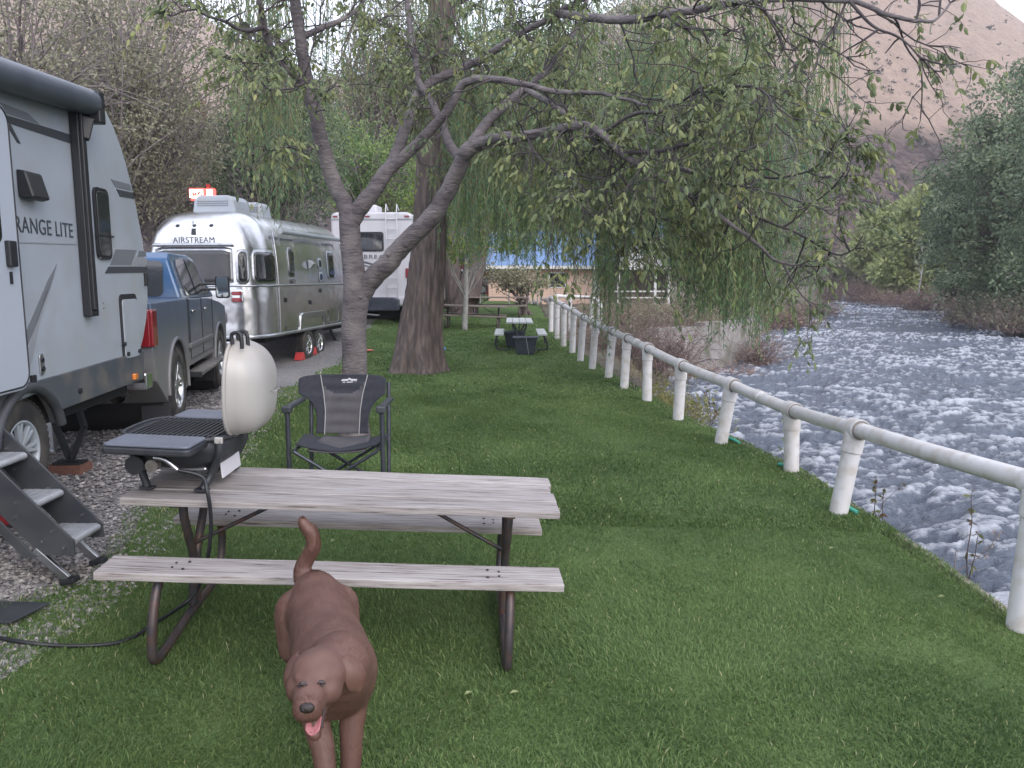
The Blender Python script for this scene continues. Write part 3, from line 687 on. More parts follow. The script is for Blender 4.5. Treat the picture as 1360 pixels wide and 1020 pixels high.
# open entry door folded back against the wall
d1 = rvs(13, 145, .10); d2 = rvs(26, 300, .10); 
dt = rvs(4, 138, .10)[1]; db = rvs(20, 521, .10)[1]; dy = rvs(27, 340, .10)[0]
m = MB(); m.prism(rrect(dy-.72, db, dy, dt, .11, 6), (.055, 0, 0), (0, 1, 0), (0, 0, 1), (1, 0, 0), .045); ed = m.build('entry_door', M_door, rv, bevel=.008)
m = MB(); ins = rrect(dy-.70, db+.02, dy-.015, dt-.02, .10, 6); m.tube([Vector((.101, a, b)) for a, b in ins+[ins[0]]], .006, 6); m.build('door_seal', M_black, ed)
hy, hz = rvs(12, 337, .10); m = MB(); m.box((.115, hy, hz), (.035, .085, .16)); m.build('door_handle', M_black, ed, bevel=.008)
hy, hz = rvs(14, 369, .10); m = MB(); m.box((.104, hy, hz), (.012, .02, .075)); m.build('key_lock', M_black, ed)
m = MB(); yy, zz = rvs(-2, 300, .10); m.prism(rrect(dy-.6, zz-.1, yy+.02, zz+.45, .05), (.1, 0, 0), (0, 1, 0), (0, 0, 1), (1, 0, 0), .006); m.build('door_window', M_glass, ed)
# scissor jack with its block
q = W(93, 620, 6.62); jk = empty('scissor_jack', (q.x, q.y, .20)); tag(jk, 'black scissor jack propping up the front corner of the near trailer', 'jack')
def jp(px, py, dy=0): return W(px, py, 6.62)-Vector(jk.location)+Vector((0, dy, 0))
for (a, b) in (((73, 548), (74, 566)), ((74, 566), (93, 610)), ((104, 542), (112, 567)), ((112, 567), (95, 610))):
    m = MB(); m.beam(jp(*a), jp(*b), .05, .04); m.build('arm', M_black, jk)
m = MB(); q2 = jp(93, 613); m.box(q2+Vector((0, 0, -.005)), (.24, .14, .02)); m.build('foot_plate', M_black, jk, bevel=.003)
m = MB(); m.beam(jp(70, 552), jp(112, 543), .06, .03); m.build('top_bracket', M_black, jk)
M_redwood = mat('red_wood_block', (.19, .085, .06), .8, col2=(.12, .055, .04), scale=10, stretch=(1, 6, 6), bump=.4)
q = W(92, 622, 6.62); m = MB(); m.box((0, 0, 0), (.31, .2, .085)); b = m.build('wood_block', M_redwood, None, bevel=.006); b.location = (q.x, q.y, jk.location.z+q2.z-.06); tag(b, 'reddish timber block on the gravel under the scissor jack', 'block')
q = W(66, 585, 7.4); m = MB(); m.box((0, 0, 0), (.34, .24, .05)); b = m.build('wood_block', M_redwood, None, bevel=.006); b.location = (q.x, q.y, .23); tag(b, 'thin wooden board on the gravel behind the trailer wheel', 'board')
m = MB(); m.box((0, 0, .3), (.06, .06, .55)); m.box((0, 0, .015), (.16, .16, .03)); b = m.build('stabilizer_post', M_alu, None, bevel=.004); b.location = (q.x+.02, q.y, .24); tag(b, 'short silver support post standing behind the trailer wheel', 'support post')

# ---- fold-down entry steps
M_tread = mat('brushed_tread', (.40, .41, .44), .45, metal=.25, col2=(.30, .31, .33), scale=12, bump=.2, bscale=60)
st = empty('entry_steps', (-2.95, 4.6, .22)); so_ = Vector(st.location)
tag(st, 'black folding entry steps with three aluminium treads beside the near trailer', 'steps')
Y0, Y1 = 4.36, 4.68
TR = [(-2.665, .195), (-2.88, .415), (-3.085, .65)]                    # nosing x offset from world, height over gravel
dx = .075
for tx0, tz0 in TR:
    tx0 += dx; m = MB()
    for k in range(4):
        m.box(Vector((tx0-.03-.058*k-.002, (Y0+Y1)/2, .22+tz0+.006*k*0))-so_, (.054, Y1-Y0-.02, .02))
    m.tube([Vector((tx0, Y0+.025, .22+tz0-.012))-so_, Vector((tx0, Y1-.025, .22+tz0-.012))-so_], .022, 10)
    t = m.build('tread', M_tread, st, bevel=.003)
    m = MB(); m.box(Vector((tx0-.12, (Y0+Y1)/2, .22+tz0-.018))-so_, (.2, Y1-Y0-.06, .012)); m.build('grip_groove', M_black, t)
for yy in (Y0, Y1):
    m = MB(); m.prism([(-2.645, .11), (-2.645, .20), (-3.42, 1.03), (-3.42, .76), (-2.84, .11)], Vector((dx, yy-.008, .22))-so_, (1, 0, 0), (0, 0, 1), (0, 1, 0), .016)
    m.prism([(-2.84, .105), (-2.88, .125), (-3.42, .73), (-3.42, .66), (-2.94, .10)], Vector((dx, yy-.02, .22))-so_, (1, 0, 0), (0, 0, 1), (0, 1, 0), .012)
    s_ = m.build('stringer', M_char, st, bevel=.003)
    m = MB()
    for bx, bz in ((-2.70, .16), (-2.82, .2), (-2.96, .43), (-2.98, .34), (-3.16, .55), (-3.2, .68), (-2.76, .26)): m.cyl(Vector((bx+dx, yy-.012, .22+bz))-so_, .008, .02, 'y', 8)
    m.build('bolt', M_alu, s_)
    m = MB(); m.beam(Vector((-2.88+dx, yy, .36))-so_, Vector((-2.70+dx, yy, .215))-so_+Vector((0, 0, -.09+.06)), .045, .025, up=(0, 1, 0)); lg = m.build('leg', M_alu, st, bevel=.003)
    m = MB(); m.box(Vector((-2.69+dx, yy, .175))-so_, (.09, .07, .03), (0, R(-10), 0)); m.build('rubber_foot', M_black, lg, bevel=.006)

# ---- pickup truck: local x=0 right side, +y forward, z=0 gravel
PY = math.atan(.219)
tk = empty('pickup_truck', (-3.62, 7.75, .27), PY); tag(tk, 'dusty blue crew-cab pickup truck between the two trailers', 'pickup truck')
def truck_paint(n, l, p):
    tc = n.new('ShaderNodeTexCoord').outputs['Object']; sx = n.new('ShaderNodeSeparateXYZ'); l.new(tc, sx.inputs[0])
    nz = nnoise(n, l, tc, 3, 6)
    h = n.new('ShaderNodeMath'); h.operation = 'MULTIPLY_ADD'; l.new(nz, h.inputs[0]); h.inputs[1].default_value = .55; l.new(sx.outputs[2], h.inputs[2])
    mr = n.new('ShaderNodeMapRange'); l.new(h.outputs[0], mr.inputs[0]); mr.inputs[1].default_value = 2.0; mr.inputs[2].default_value = 1.05; mr.inputs[3].default_value = 0; mr.inputs[4].default_value = .88
    c = mixc(n, l, mr.outputs[0], (.018, .075, .18), (.20, .187, .175)); l.new(c, p.inputs['Base Color'])
    rr = n.new('ShaderNodeMapRange'); l.new(mr.outputs[0], rr.inputs[0]); rr.inputs[3].default_value = .22; rr.inputs[4].default_value = .6; l.new(rr.outputs[0], p.inputs['Roughness']); p.inputs['Coat Weight'].default_value = .2; p.inputs['Metallic'].default_value = .15
M_tpaint = gmat('truck_blue', truck_paint)
TW = 2.0; RA, FA, WR = 1.12, 4.30, .44
def arch(cy, r, z0, t0=-12, t1=192, st=12): return [(cy+r*math.cos(R(t)), .44+r*math.sin(R(t))) for t in range(t1, t0-1, -st)]
low = [(.10, .62)]+arch(RA, .55, 0)+[(RA+.62, .58), (FA-.62, .58)]+arch(FA, .53, 0)+[(5.05, .62), (5.12, .95), (5.05, 1.22), (4.5, 1.30), (3.55, 1.38), (1.9, 1.42), (.04, 1.42), (.02, .95)]
m = MB(); m.prism(low, (-TW, 0, 0), (0, 1, 0), (0, 0, 1), (1, 0, 0), TW); body = m.build('body', M_tpaint, tk, bevel=.05, seg=3)
# arch liners (dark, inboard)
m = MB()
for cy in (RA, FA): m.cyl((-TW/2, cy, .50), .56, TW-.12, 'x', 24)
m.box((-TW/2, 2.7, .62), (1.7, 4.7, .22)); m.build('underbody', M_void, tk)
m = MB()
for cy in (RA, FA):
    m.tube([Vector((.012, cy+.545*math.cos(R(t)), .44+.545*math.sin(R(t)))) for t in range(-8, 189, 12)], .022, 8)
m.build('arch_lip', M_tpaint, tk)
# cab greenhouse with tumblehome
gh_pts = [(1.86, 1.40), (1.96, 1.90), (2.15, 1.985), (3.35, 1.985), (3.62, 1.93), (4.30, 1.38)]
m = MB(); k = len(gh_pts); A = []; 
for y, z in gh_pts: A.append((-.04-(z-1.38)*.30, y, z))
B = [(-TW+.04+(z-1.38)*.30, y, z) for y, z in gh_pts]
m.add(A+B, [tuple(range(k))[::-1], tuple(range(k, 2*k))]+[(i, (i+1) % k, k+(i+1) % k, k+i) for i in range(k)]); m.build('cab', M_tpaint, tk, bevel=.04, seg=3)
def gx_(z, o=.006): return -.04-(z-1.38)*.30+o
def sideglass(name, pts):
    m = MB(); a = [(gx_(z, .004), y, z) for y, z in pts]; b = [(gx_(z, .018), y, z) for y, z in pts]; k = len(pts)
    m.add(a+b, [tuple(range(k)), tuple(range(2*k-1, k-1, -1))]+[(i, (i+1) % k, k+(i+1) % k, k+i)[::-1] for i in range(k)]); return m.build(name, M_glass, tk)
sideglass('window', [(2.16, 1.45), (2.18, 1.80), (2.30, 1.90), (2.78, 1.91), (2.80, 1.45)])
sideglass('window', [(2.90, 1.45), (2.90, 1.91), (3.34, 1.90), (3.52, 1.84), (3.86, 1.45)])
m = MB(); m.prism(rrect(-TW+.26, 1.45, -.26, 1.88, .07), (0, 1.855, 0), (1, 0, 0), (0, 0, 1), (0, .2, 0), .02); m.v = [(x, y+(z-1.4)*.2-.012, z) for x, y, z in m.v]; m.build('rear_window', M_glass, tk)
m = MB(); m.add([(-.28, 3.70, 1.90), (-TW+.28, 3.70, 1.90), (-TW+.14, 4.28, 1.43), (-.14, 4.28, 1.43)], [(0, 1, 2, 3)]); m.v = [(x, y, z+.012) for x, y, z in m.v]; m.build('windscreen', M_glass, tk)
# doors: seams, handles, mouldings
for y0, y1 in ((1.98, 2.84), (2.86, 3.72)):
    m = MB(); m.tube([(.003, y0, 1.40), (.003, y0, .66)], .006, 4); m.tube([(.003, y0, .66), (.003, y1, .66)], .005, 4); d = m.build('door_seam', M_black, tk)
m = MB(); m.tube([(.003, 3.74, 1.38), (.003, 3.74, .66)], .006, 4); m.build('door_seam', M_black, tk)
m = MB(); m.tube([(.003, 1.90, 1.42), (.003, 1.90, .75)], .006, 4); m.build('bed_seam', M_black, tk)
for y in (2.08, 2.97):
    m = MB(); m.box((.022, y+.08, 1.25), (.035, .19, .035)); m.build('door_handle', M_chrome, tk, bevel=.01)
m = MB(); m.box((.012, 2.75, .83), (.03, 1.75, .06)); m.build('side_moulding', M_tpaint, tk, bevel=.01)
m = MB(); m.prism([(-.08, 0), (.12, 0), (.15, .03), (.15, .07), (-.08, .05)], (0, 1.86, .44), (1, 0, 0), (0, 0, 1), (0, 1, 0), 1.86); rb = m.build('running_board', mat('dusty_step', (.10, .095, .09), .7, col2=(.2, .185, .17), scale=5), tk, bevel=.01)
m = MB(); m.box((.04, 1.855, .475), (.2, .02, .07)); m.build('end_cap', M_black, rb, bevel=.005)
tl = MB(); tl.prism(rrect(.0, .98, .20, 1.36, .03), (-.02, -.02, 0), (0, 1, 0), (0, 0, 1), (1, 0, 0), .04); tl.box((-.12, 0.0, 1.17), (.22, .05, .38)); tl.build('tail_light', M_red, tk, bevel=.015)
m = MB(); m.box((-TW/2, -.10, .66), (TW-.04, .24, .17)); m.box((-TW/2, -.06, .80), (TW*.9, .2, .04)); m.build('rear_bumper', M_chrome, tk, bevel=.03, seg=3)
m = MB(); m.box((-TW/2, -.225, .70), (TW*.96, .012, .10)); m.build('bumper_pad', M_black, tk)
m = MB(); m.tube([(-.40, .35, .50), (-.34, -.08, .50)], [.065, .075], 18, caps=False); m.tube([(-.34, -.07, .50), (-.345, .2, .50)], [.06, .055], 18, caps=False); m.build('exhaust_pipe', M_galv, tk)
m = MB(); m.box((-.14, .62, .36), (.30, .02, .46), (R(-4), 0, 0)); m.build('mud_flap', M_black, tk, bevel=.004)
m = MB(); m.box((-.14, 3.72, .36), (.28, .02, .40), (R(-4), 0, 0)); m.build('mud_flap', M_black, tk, bevel=.004)
for cy in (RA, FA): wheel(tk, (-.13, cy, WR), WR, .28, 1, M_alu, 6, .60); wheel(tk, (-TW+.13, cy, WR), WR, .28, -1, M_alu, 6, .60)
# towing mirror
bpy.context.view_layer.update(); TKI = tk.matrix_world.inverted()
mc = TKI @ W(295, 381, 11.1); 
m = MB(); m.prism(rrect(-.095, -.16, .095, .16, .035), (mc.x, mc.y, mc.z), (1, 0, 0), (0, 0, 1), (0, 1, 0), .09); mir = m.build('mirror', M_black, tk, bevel=.02, seg=3)
m = MB(); m.prism(rrect(-.078, -.14, .078, .14, .03), (mc.x, mc.y-.006, mc.z), (1, 0, 0), (0, 0, 1), (0, 1, 0), .006); m.build('mirror_glass', mat('mirror', (.6, .65, .66), .04, metal=1), mir)
m = MB(); m.box((mc.x-.28, mc.y+.03, mc.z+.04), (.40, .05, .035)); m.box((mc.x-.28, mc.y+.03, mc.z-.035), (.40, .05, .035)); m.box((mc.x-.40, mc.y+.05, mc.z-.02), (.16, .13, .15)); m.build('mirror_arm', M_black, mir, bevel=.012)

# ---- silver aluminium travel trailer
AY = -math.atan(.11)
al = empty('aluminium_trailer', (-6.47, 15.95, 0.0), AY); tag(al, 'polished silver rounded travel trailer parked beyond the blue pickup', 'travel trailer')
def alu_build(n, l, p):
    tc = n.new('ShaderNodeTexCoord').outputs['Object']
    c = ramp(n, l, nnoise(n, l, tc, 1.2, 4), [(.35, (.62, .62, .64)), (.65, (.72, .72, .73))]); l.new(c, p.inputs['Base Color'])
    p.inputs['Metallic'].default_value = 1; p.inputs['Roughness'].default_value = .24
    bumpn(n, l, nnoise(n, l, tc, 1.6, 2), p, .55, .05)
M_silver = gmat('polished_aluminium', alu_build)
HW, ZB, ZT, LN = 1.33, .66, 3.30, 6.3
def xsec(sx, sz, y, zc=None):
    """rounded cross section"""
    pts = []; n = 40; zc = ZB
    for i in range(n+1):
        a = math.pi*i/n; c, s_ = math.cos(a), math.sin(a)
        x = HW*sx*math.copysign(abs(c)**.42, c); z = abs(s_)**.62
        pts.append(Vector((x, y, zc+.02+(ZT-zc)*sz*z)))
    return pts
st_ = []
for k in range(13):
    t = k/12; a = t*math.pi/2; y = .75*(1-math.cos(a)) if False else .80*(1-math.sin(math.pi/2*(1-t)))
    st_.append((y, .62+.38*math.sin(a)**.75, .80+.20*math.sin(a)**.75))
st_ = [(0, .60, .795)]+[(.8*(1-math.cos(math.pi/2*t)), .60+.40*math.sin(math.pi/2*t)**.8, .795+.205*math.sin(math.pi/2*t)**.9) for t in np.linspace(.12, 1, 11)]
sts = st_+[(LN-y, a, b) for y, a, b in reversed(st_)]
m = MB(); rows = [xsec(a, b, y) for y, a, b in sts]; n = len(rows[0])
vs = [p for r in rows for p in r]
m.add(vs, [(j*n+i, (j+1)*n+i, (j+1)*n+i+1, j*n+i+1) for j in range(len(rows)-1) for i in range(n-1)], 0, True)
m.add(rows[0], [tuple(range(n))], 0, True); m.add(rows[-1], [tuple(range(n))[::-1]], 0, True)
m.build('shell', M_silver, al)
m = MB(); m.box((0, LN/2, ZB-.02), (HW*1.7, LN-1.2, .16)); m.build('chassis', M_void, al)
# rounded-corner guide: x,y of the wall at height z along an angular parameter (rear and right side)
def wallpt(s, z, off=.01):
    """s in metres measured round the shell at mid height from the rear centre to the right; returns point + outward normal (xy)"""
    rx = []; 
    zz = (z-ZB-.02)/(ZT-ZB)
    for y, a, b in sts[:14]:
        q = min(.999, max(0, zz/b)); sn = q**(1/.62); cs = math.sqrt(max(0, 1-sn*sn)); rx.append((HW*a*cs**.42, y))
    P = [(0, 0)]+rx+[(rx[-1][0], LN-.8)]
    d = 0
    for i in range(len(P)-1):
        L = math.hypot(P[i+1][0]-P[i][0], P[i+1][1]-P[i][1])
        if d+L >= s or i == len(P)-2:
            t = (s-d)/L if L else 0; x = P[i][0]+(P[i+1][0]-P[i][0])*t; y = P[i][1]+(P[i+1][1]-P[i][1])*t
            nx_, ny_ = (P[i+1][1]-P[i][1])/L, -(P[i+1][0]-P[i][0])/L; return Vector((x+nx_*off, y+ny_*off, z))
        d += L
    return Vector((0, 0, z))
def skin(name, s0, s1, z0, z1, m_, off=.012, sgn=1, parent=al, r=.1, n=14, dz=0):
    m = MB(); nn = max(2, n)
    def fn(u, v):
        s = s0+(s1-s0)*u; rr = min(r, (z1-z0)/2, abs(s1-s0)/2); e = min(u, 1-u)*abs(s1-s0); cut = 0
        if e < rr: cut = rr-math.sqrt(max(0, rr*rr-(rr-e)**2))
        z = (z0+cut)+(z1-z0-2*cut)*v; p = wallpt(abs(s), z, off)
        if s < 0: p.x = -p.x
        return p
    m.grid(fn, nn, 8); o = m.build(name, m_, parent, solid=.008); return o
def bandtube(name, s0, s1, z, rad, m_, off=.02, parent=al):
    m = MB(); P = []
    for i in range(41):
        s = s0+(s1-s0)*i/40; p = wallpt(abs(s), z, off); 
        if s < 0: p.x = -p.x
        P.append(p)
    m.tube(P, rad, 8); return m.build(name, m_, parent)
wfr = skin('window', -.86, .80, 1.80, 2.56, M_alu, .012, n=10, r=.04); skin('pane', -.80, .76, 1.84, 2.49, mat('screened_window', (.055, .057, .06), .35, col2=(.075, .075, .08), scale=4), .030, parent=wfr, n=10, r=.04)
bandtube('window_awning', -.86, .84, 2.60, .035, M_alu, .05)
for s0, s1 in ((.86, 1.12), (1.18, 1.98)):
    f = skin('window', s0, s1, 1.80, 2.52, M_alu, .012, n=16, r=.12); skin('pane', s0+.045, s1-.045, 1.85, 2.47, M_glass, .028, parent=f, n=16, r=.10)
bandtube('belt_rail', -2.6, 8.0, 1.77, .022, M_alu)
bandtube('bottom_rail', -2.6, 8.0, .72, .035, M_alu)
tlf = skin('tail_light_frame', .74, .98, 1.42, 1.70, M_chrome, .02, r=.05); skin('red_lens', .77, .95, 1.58, 1.66, M_red, .05, parent=tlf, r=.03); skin('red_lens', .77, .95, 1.45, 1.53, M_red, .05, parent=tlf, r=.03)
skin('tail_light', -.98, -.74, 1.42, 1.70, M_red, .02, r=.05)
m_ln = mat('seam_line', (.25, .25, .26), .4, metal=1)  # darker grey metal for the door and hatch outlines
def outline(name, s0, s1, z0, z1, m_=m_ln, rad=.008, parent=al):
    m = MB(); P = []
    for a, b in rrect(s0, z0, s1, z1, min(.09, (z1-z0)/3), 3): P.append(wallpt(abs(a), b, .008))
    m.tube(P+[P[0]], rad, 6); return m.build(name, m_, parent)
outline('access_door', .15, .62, .98, 1.28); outline('access_door', -.6, .05, .98, 1.28)
bp = MB()
bp.prism(rrect(-.95, .50, .98, .64, .04), (0, -.10, 0), (1, 0, 0), (0, 0, 1), (0, 1, 0), .16); bp.build('rear_bumper', M_silver, al, bevel=.02)
# side: windows, door, panels
for s0, s1, z0, z1 in ((2.70, 3.05, 1.95, 2.62), (2.73, 3.05, 1.80, 1.93)):
    f = skin('window', s0, s1, z0, z1, M_alu, .012, n=6, r=.1); skin('pane', s0+.03, s1-.03, z0+.03, z1-.03, M_glass, .026, parent=f, n=6, r=.08)
for s0, s1, z0, z1 in ((4.55, 4.83, 2.15, 2.42), (4.55, 4.83, 1.83, 2.08), (5.2, 5.75, 1.9, 2.62)):
    f = skin('window', s0, s1, z0, z1, M_white, .014, n=8, r=.10); skin('pane', s0+.045, s1-.045, z0+.045, z1-.045, M_glass, .028, parent=f, n=8, r=.08)
outline('entry_door', 2.35, 3.15, .80, 2.80); outline('side_panel', 4.95, 5.9, .80, 2.80); outline('hatch', 4.7, 5.15, .85, 1.12)
for s_, z in ((2.42, 1.45), (4.62, 1.62), (3.9, 1.35)):
    p = wallpt(s_, z, .02); m = MB(); m.box(p, (.03, .05, .10)); m.build('latch', M_black, al, bevel=.008)
p = wallpt(3.95, 2.25, .02); m = MB(); m.prism([(0, -.1), (.04, -.1), (.14, .02), (.02, .10), (0, .1)], p-Vector((0, .07, 0)), (1, 0, 0), (0, 0, 1), (0, 1, 0), .16); m.build('porch_light', M_white, al, bevel=.01)
m = MB(); m.tube([(HW*.985, 1.25, 2.93), (HW*.985, 5.4, 2.93)], .055, 10); m.build('awning_roller', M_white, al)
m = MB(); P = [wallpt(2.05, z, .02) for z in np.linspace(.75, 2.9, 12)]; m.tube(P, .014, 6); m.build('awning_arm', M_alu, al)
ml = MB()
for x in (-.34, 0, .34): ml.ell((x, .10-.02*abs(x), 3.01-.06*x*x), (.05, .05, .04), None, 10, 6)
ml.build('marker_lights', M_black, al)
for o in [q for q in bpy.data.objects if q.name.startswith('marker_lights')]: bpy.data.objects.remove(o)
for x in (-.36, 0, .36):
    m = MB(); m.ell((x, .075, 2.98), (.055, .05, .04), None, 10, 6); m.build('marker_light', M_black, al)
m = MB(); m.box((0, 0.02, 2.86), (.09, .05, .13), (R(-15), 0, 0)); m.tube([(-.03, .03, 2.92), (-.05, .10, 3.08)], .008, 5); m.build('rear_camera', M_black, al, bevel=.02)
text('lettering', 'AIRSTREAM', .165, mat('grey_letter', (.10, .10, .12), .4, metal=.5), al, (0.0, -.003, 2.69), (math.pi/2, 0, 0), ext=.004, off=.0, sx=1.0, spacing=1.08)
# roof units
for y, s_ in ((1.0, 1.0), (2.6, .75)):
    m = MB(); m.prism([(-.56, 3.30), (.56, 3.30), (.50, 3.60), (.38, 3.68), (-.38, 3.68), (-.50, 3.60)], (0, y-.1, 0), (s_*.88, 0, 0), (0, 0, 1), (0, 1, 0), .75*s_); ac = m.build('roof_air_conditioner', M_white, al, bevel=.05, seg=3)
    m = MB(); m.box((0, y+.4, 3.28), (.95*s_, .85*s_, .1)); m.build('base_gasket', M_black, ac)
    m = MB()
    for r_ in range(3):
        for k in range(14): m.box((-.34*s_+k*.05*s_, y-.1-.004, 3.46+r_*.045), (.022, .012, .020))
    m.build('grille', M_black, ac)
wyA = 2.55
m = MB(); m.prism([(2.05, .72), (2.15, 1.06), (2.3, 1.12), (3.6, 1.12), (3.78, 1.06), (3.88, .72), (3.72, .72), (3.64, .98), (2.3, .98), (2.2, .72)], (HW*.97, 0, 0), (0, 1, 0), (0, 0, 1), (1, 0, 0), .07); m.build('fender_skirt', M_alu, al, bevel=.01)
m = MB(); m.prism([(2.2, .6), (2.28, .99), (3.66, .99), (3.74, .6)], (HW*.93, 0, 0), (0, 1, 0), (0, 0, 1), (1, 0, 0), .055); m.build('wheel_well', M_void, al)
for y in (2.60, 3.34): wheel(al, (HW*.93, y, .36), .36, .22, 1, M_chrome, 8, .6)
m = MB(); m.beam((-.4, LN-.2, .55), (0, LN+1.1, .5), .08, .12); m.beam((.4, LN-.2, .55), (0, LN+1.1, .5), .08, .12); m.tube([(0, LN+.9, .05), (0, LN+.9, .85)], .035, 10); m.build('tongue', M_black, al)
for y in (2.2, 2.97, 3.75):
    q = al.matrix_world @ Vector((0, 0, 0))
bpy.context.view_layer.update()
M_redpl = mat('red_plastic', (.50, .05, .05), .5)
for (y, lab) in ((2.2, 'red plastic wheel chock behind the rear wheel of the silver trailer'), (3.0, 'red plastic wheel chock wedged between the wheels of the silver trailer')):
    q = al.matrix_world @ Vector((HW*.95, y, 0)); m = MB(); m.prism([(-.14, 0), (.14, 0), (.05, .17), (-.02, .17)], (-.09, 0, 0), (0, 1, 0), (0, 0, 1), (1, 0, 0), .18)
    b = m.build('wheel_chock', M_redpl, None, bevel=.008); b.location = (q.x, q.y, float(gz(q.x, q.y))); b.rotation_euler.z = AY; tag(b, lab, 'wheel chock', 'red wheel chocks')
q = al.matrix_world @ Vector((HW*.8, 4.6, 0)); m = MB(); m.beam((0, 0, .55), (.15, .35, .04), .06, .05); m.box((.17, .4, .02), (.2, .2, .03)); b = m.build('stabilizer_jack', M_black); b.location = (q.x, q.y, float(gz(q.x, q.y))); tag(b, 'black folding stabilizer jack under the silver trailer', 'jack')

# ---- far white trailer seen from behind
q = W(497, 350, 24.5); fr = empty('white_trailer', (q.x-.05, 24.4, .72), -.05); tag(fr, 'white trailer seen square from behind, with ladder and rear window, between the two trunks', 'travel trailer')
M_w2 = mat('far_trailer_white', (.60, .585, .62), .4, col2=(.54, .53, .56), scale=1.2)
m = MB(); m.prism([(-1.27, .30), (1.27, .30), (1.27, 3.12), (1.15, 3.22), (-1.15, 3.22), (-1.27, 3.12)], (0, 0, 0), (1, 0, 0), (0, 0, 1), (0, 1, 0), 7.5); m.build('body', M_w2, fr, bevel=.06)
m = MB(); m.prism(rrect(-.35-.4, 2.02, .66-.28, 2.62, .08), (0, -.02, 0), (1, 0, 0), (0, 0, 1), (0, 1, 0), .03); f = m.build('window', M_black, fr)
m = MB(); m.prism(rrect(-.70, 2.07, .33, 2.57, .06), (0, -.03, 0), (1, 0, 0), (0, 0, 1), (0, 1, 0), .012); m.build('pane', M_glass, f)
text('lettering', 'BREAK', .17, M_decal_g, fr, (.14, -.006, 1.85), (math.pi/2, 0, 0), ext=.006, off=.003, sx=1.35, spacing=1.25)
m = MB(); m.prism([(-1.27, 3.02), (1.27, 3.02), (1.27, 2.98), (-1.27, 2.98)], (0, -.015, 0), (1, 0, 0), (0, 0, 1), (0, 1, 0), .02); m.build('roof_trim', M_decal_l, fr)
for x in (-1.12, -.55, -.33, -.11, 1.12):
    m = MB(); m.box((x, -.02, 3.09), (.15, .03, .05)); m.build('marker_light', M_red, fr, bevel=.008)
m = MB()
for x in (.48, .82): m.tube([(x, .3, 3.30), (x, -.02, 3.45), (x, -.10, 3.2), (x, -.10, .55), (x, -.02, .42)], .018, 8)
for k in range(9): m.tube([(.48, -.10, .6+k*.3), (.82, -.10, .6+k*.3)], .014, 6)
m.build('ladder', M_w2, fr)
m = MB(); m.box((1.12, -.02, 1.35), (.14, .04, .30)); m.build('tail_light', M_red, fr, bevel=.01)
m = MB(); m.box((-1.12, -.02, 1.35), (.14, .04, .30)); m.build('tail_light', M_red, fr, bevel=.01)
m = MB(); m.box((0, -.05, .48), (2.45, .1, .28)); m.build('rear_bumper', M_w2, fr, bevel=.04)
P = [(-.45+.75*math.cos(t), -.012, 1.30+.42*math.sin(t)) for t in np.linspace(.1, math.pi-.1, 24)]
m = MB(); m.tube(P, .03, 6); m.build('curve_graphic', M_decal_g, fr)
m = MB(); m.tube([(x*.9-.03, y, z-.1) for x, y, z in P], .018, 6); m.build('curve_graphic', M_decal_l, fr)
m = MB(); m.box((-.25, 1.0, 3.36), (.62, .8, .28)); m.build('roof_air_conditioner', M_w2, fr, bevel=.06)
m = MB(); m.box((0, 3.5, .12), (2.2, 6.5, .4)); m.build('chassis', M_void, fr)
for x, s_ in ((1.1, 1), (-1.1, -1)):
    for y in (2.6, 3.5): wheel(fr, (x, y, .10), .36, .22, s_, M_alu, 6, .6)
M_navy = mat('navy_plastic', (.028, .036, .055), .55, col2=(.045, .052, .07), scale=6)
q = W(478, 395, 23.6)
m = MB(); m.prism([(-.55, 0), (1.05, 0), (1.05, .33), (.9, .40), (-.55, .42)], (0, 0, 0), (1, 0, 0), (0, 0, 1), (0, 1, 0), .5); b = m.build('cargo_box', M_navy, None, bevel=.03); b.location = (q.x+.1, 23.55, W(478, 412, 23.55).z-.02); tag(b, 'dark navy storage box under the back of the far white trailer', 'storage box')
m = MB(); m.box((0, 0, 0), (.8, .25, .03), (0, R(5), 0)); b = m.build('metal_tray', M_alu, None, bevel=.004); b.location = W(486, 417, 23.4); tag(b, 'thin pale metal tray on the ground in front of the navy box', 'tray')
# ---- silver pickup far beyond the lawn
q = W(632, 392, 46); sp = empty('silver_pickup', (q.x, 46, q.z-.02), 0); tag(sp, 'silver pickup truck standing in front of the red shed far behind', 'pickup truck')
M_sp = mat('silver_paint', (.46, .49, .55), .3, coat=.4, metal=.2)
pr = [(-3.6, .42), (-3.6, .95), (-2.6, .98), (-1.6, 1.0), (.2, 1.0), (.9, .96), (1.12, .75), (1.1, .42), (.75, .42), (.70, .60), (.5, .72), (.22, .72), (.02, .60), (-.03, .42), (-2.2, .42), (-2.26, .6), (-2.5, .72), (-2.8, .72), (-2.96, .6), (-3.0, .42)]
m = MB(); m.prism(pr, (0, 0, 0), (1, 0, 0), (0, 0, 1), (0, 1, 0), 1.8); m.build('body', M_sp, sp, bevel=.05)
m = MB(); m.prism([(-1.9, .98), (-1.8, 1.5), (-.75, 1.52), (-.1, .98)], (0, .12, 0), (1, 0, 0), (0, 0, 1), (0, 1, 0), 1.55); m.build('cab', M_sp, sp, bevel=.05)
m = MB(); m.prism([(-1.7, 1.03), (-1.66, 1.42), (-.82, 1.43), (-.38, 1.03)], (0, .10, 0), (1, 0, 0), (0, 0, 1), (0, 1, 0), .015); m.build('window', M_glass, sp)
for x in (.36, -2.65):
    t = MB(); t.cyl((x, .1, .36), .34, .22, 'y', 24); t = t.build('wheel', M_tyre, sp); r_ = MB(); r_.cyl((x, -.02, .36), .2, .03, 'y', 16); r_.build('rim', M_alu, t)
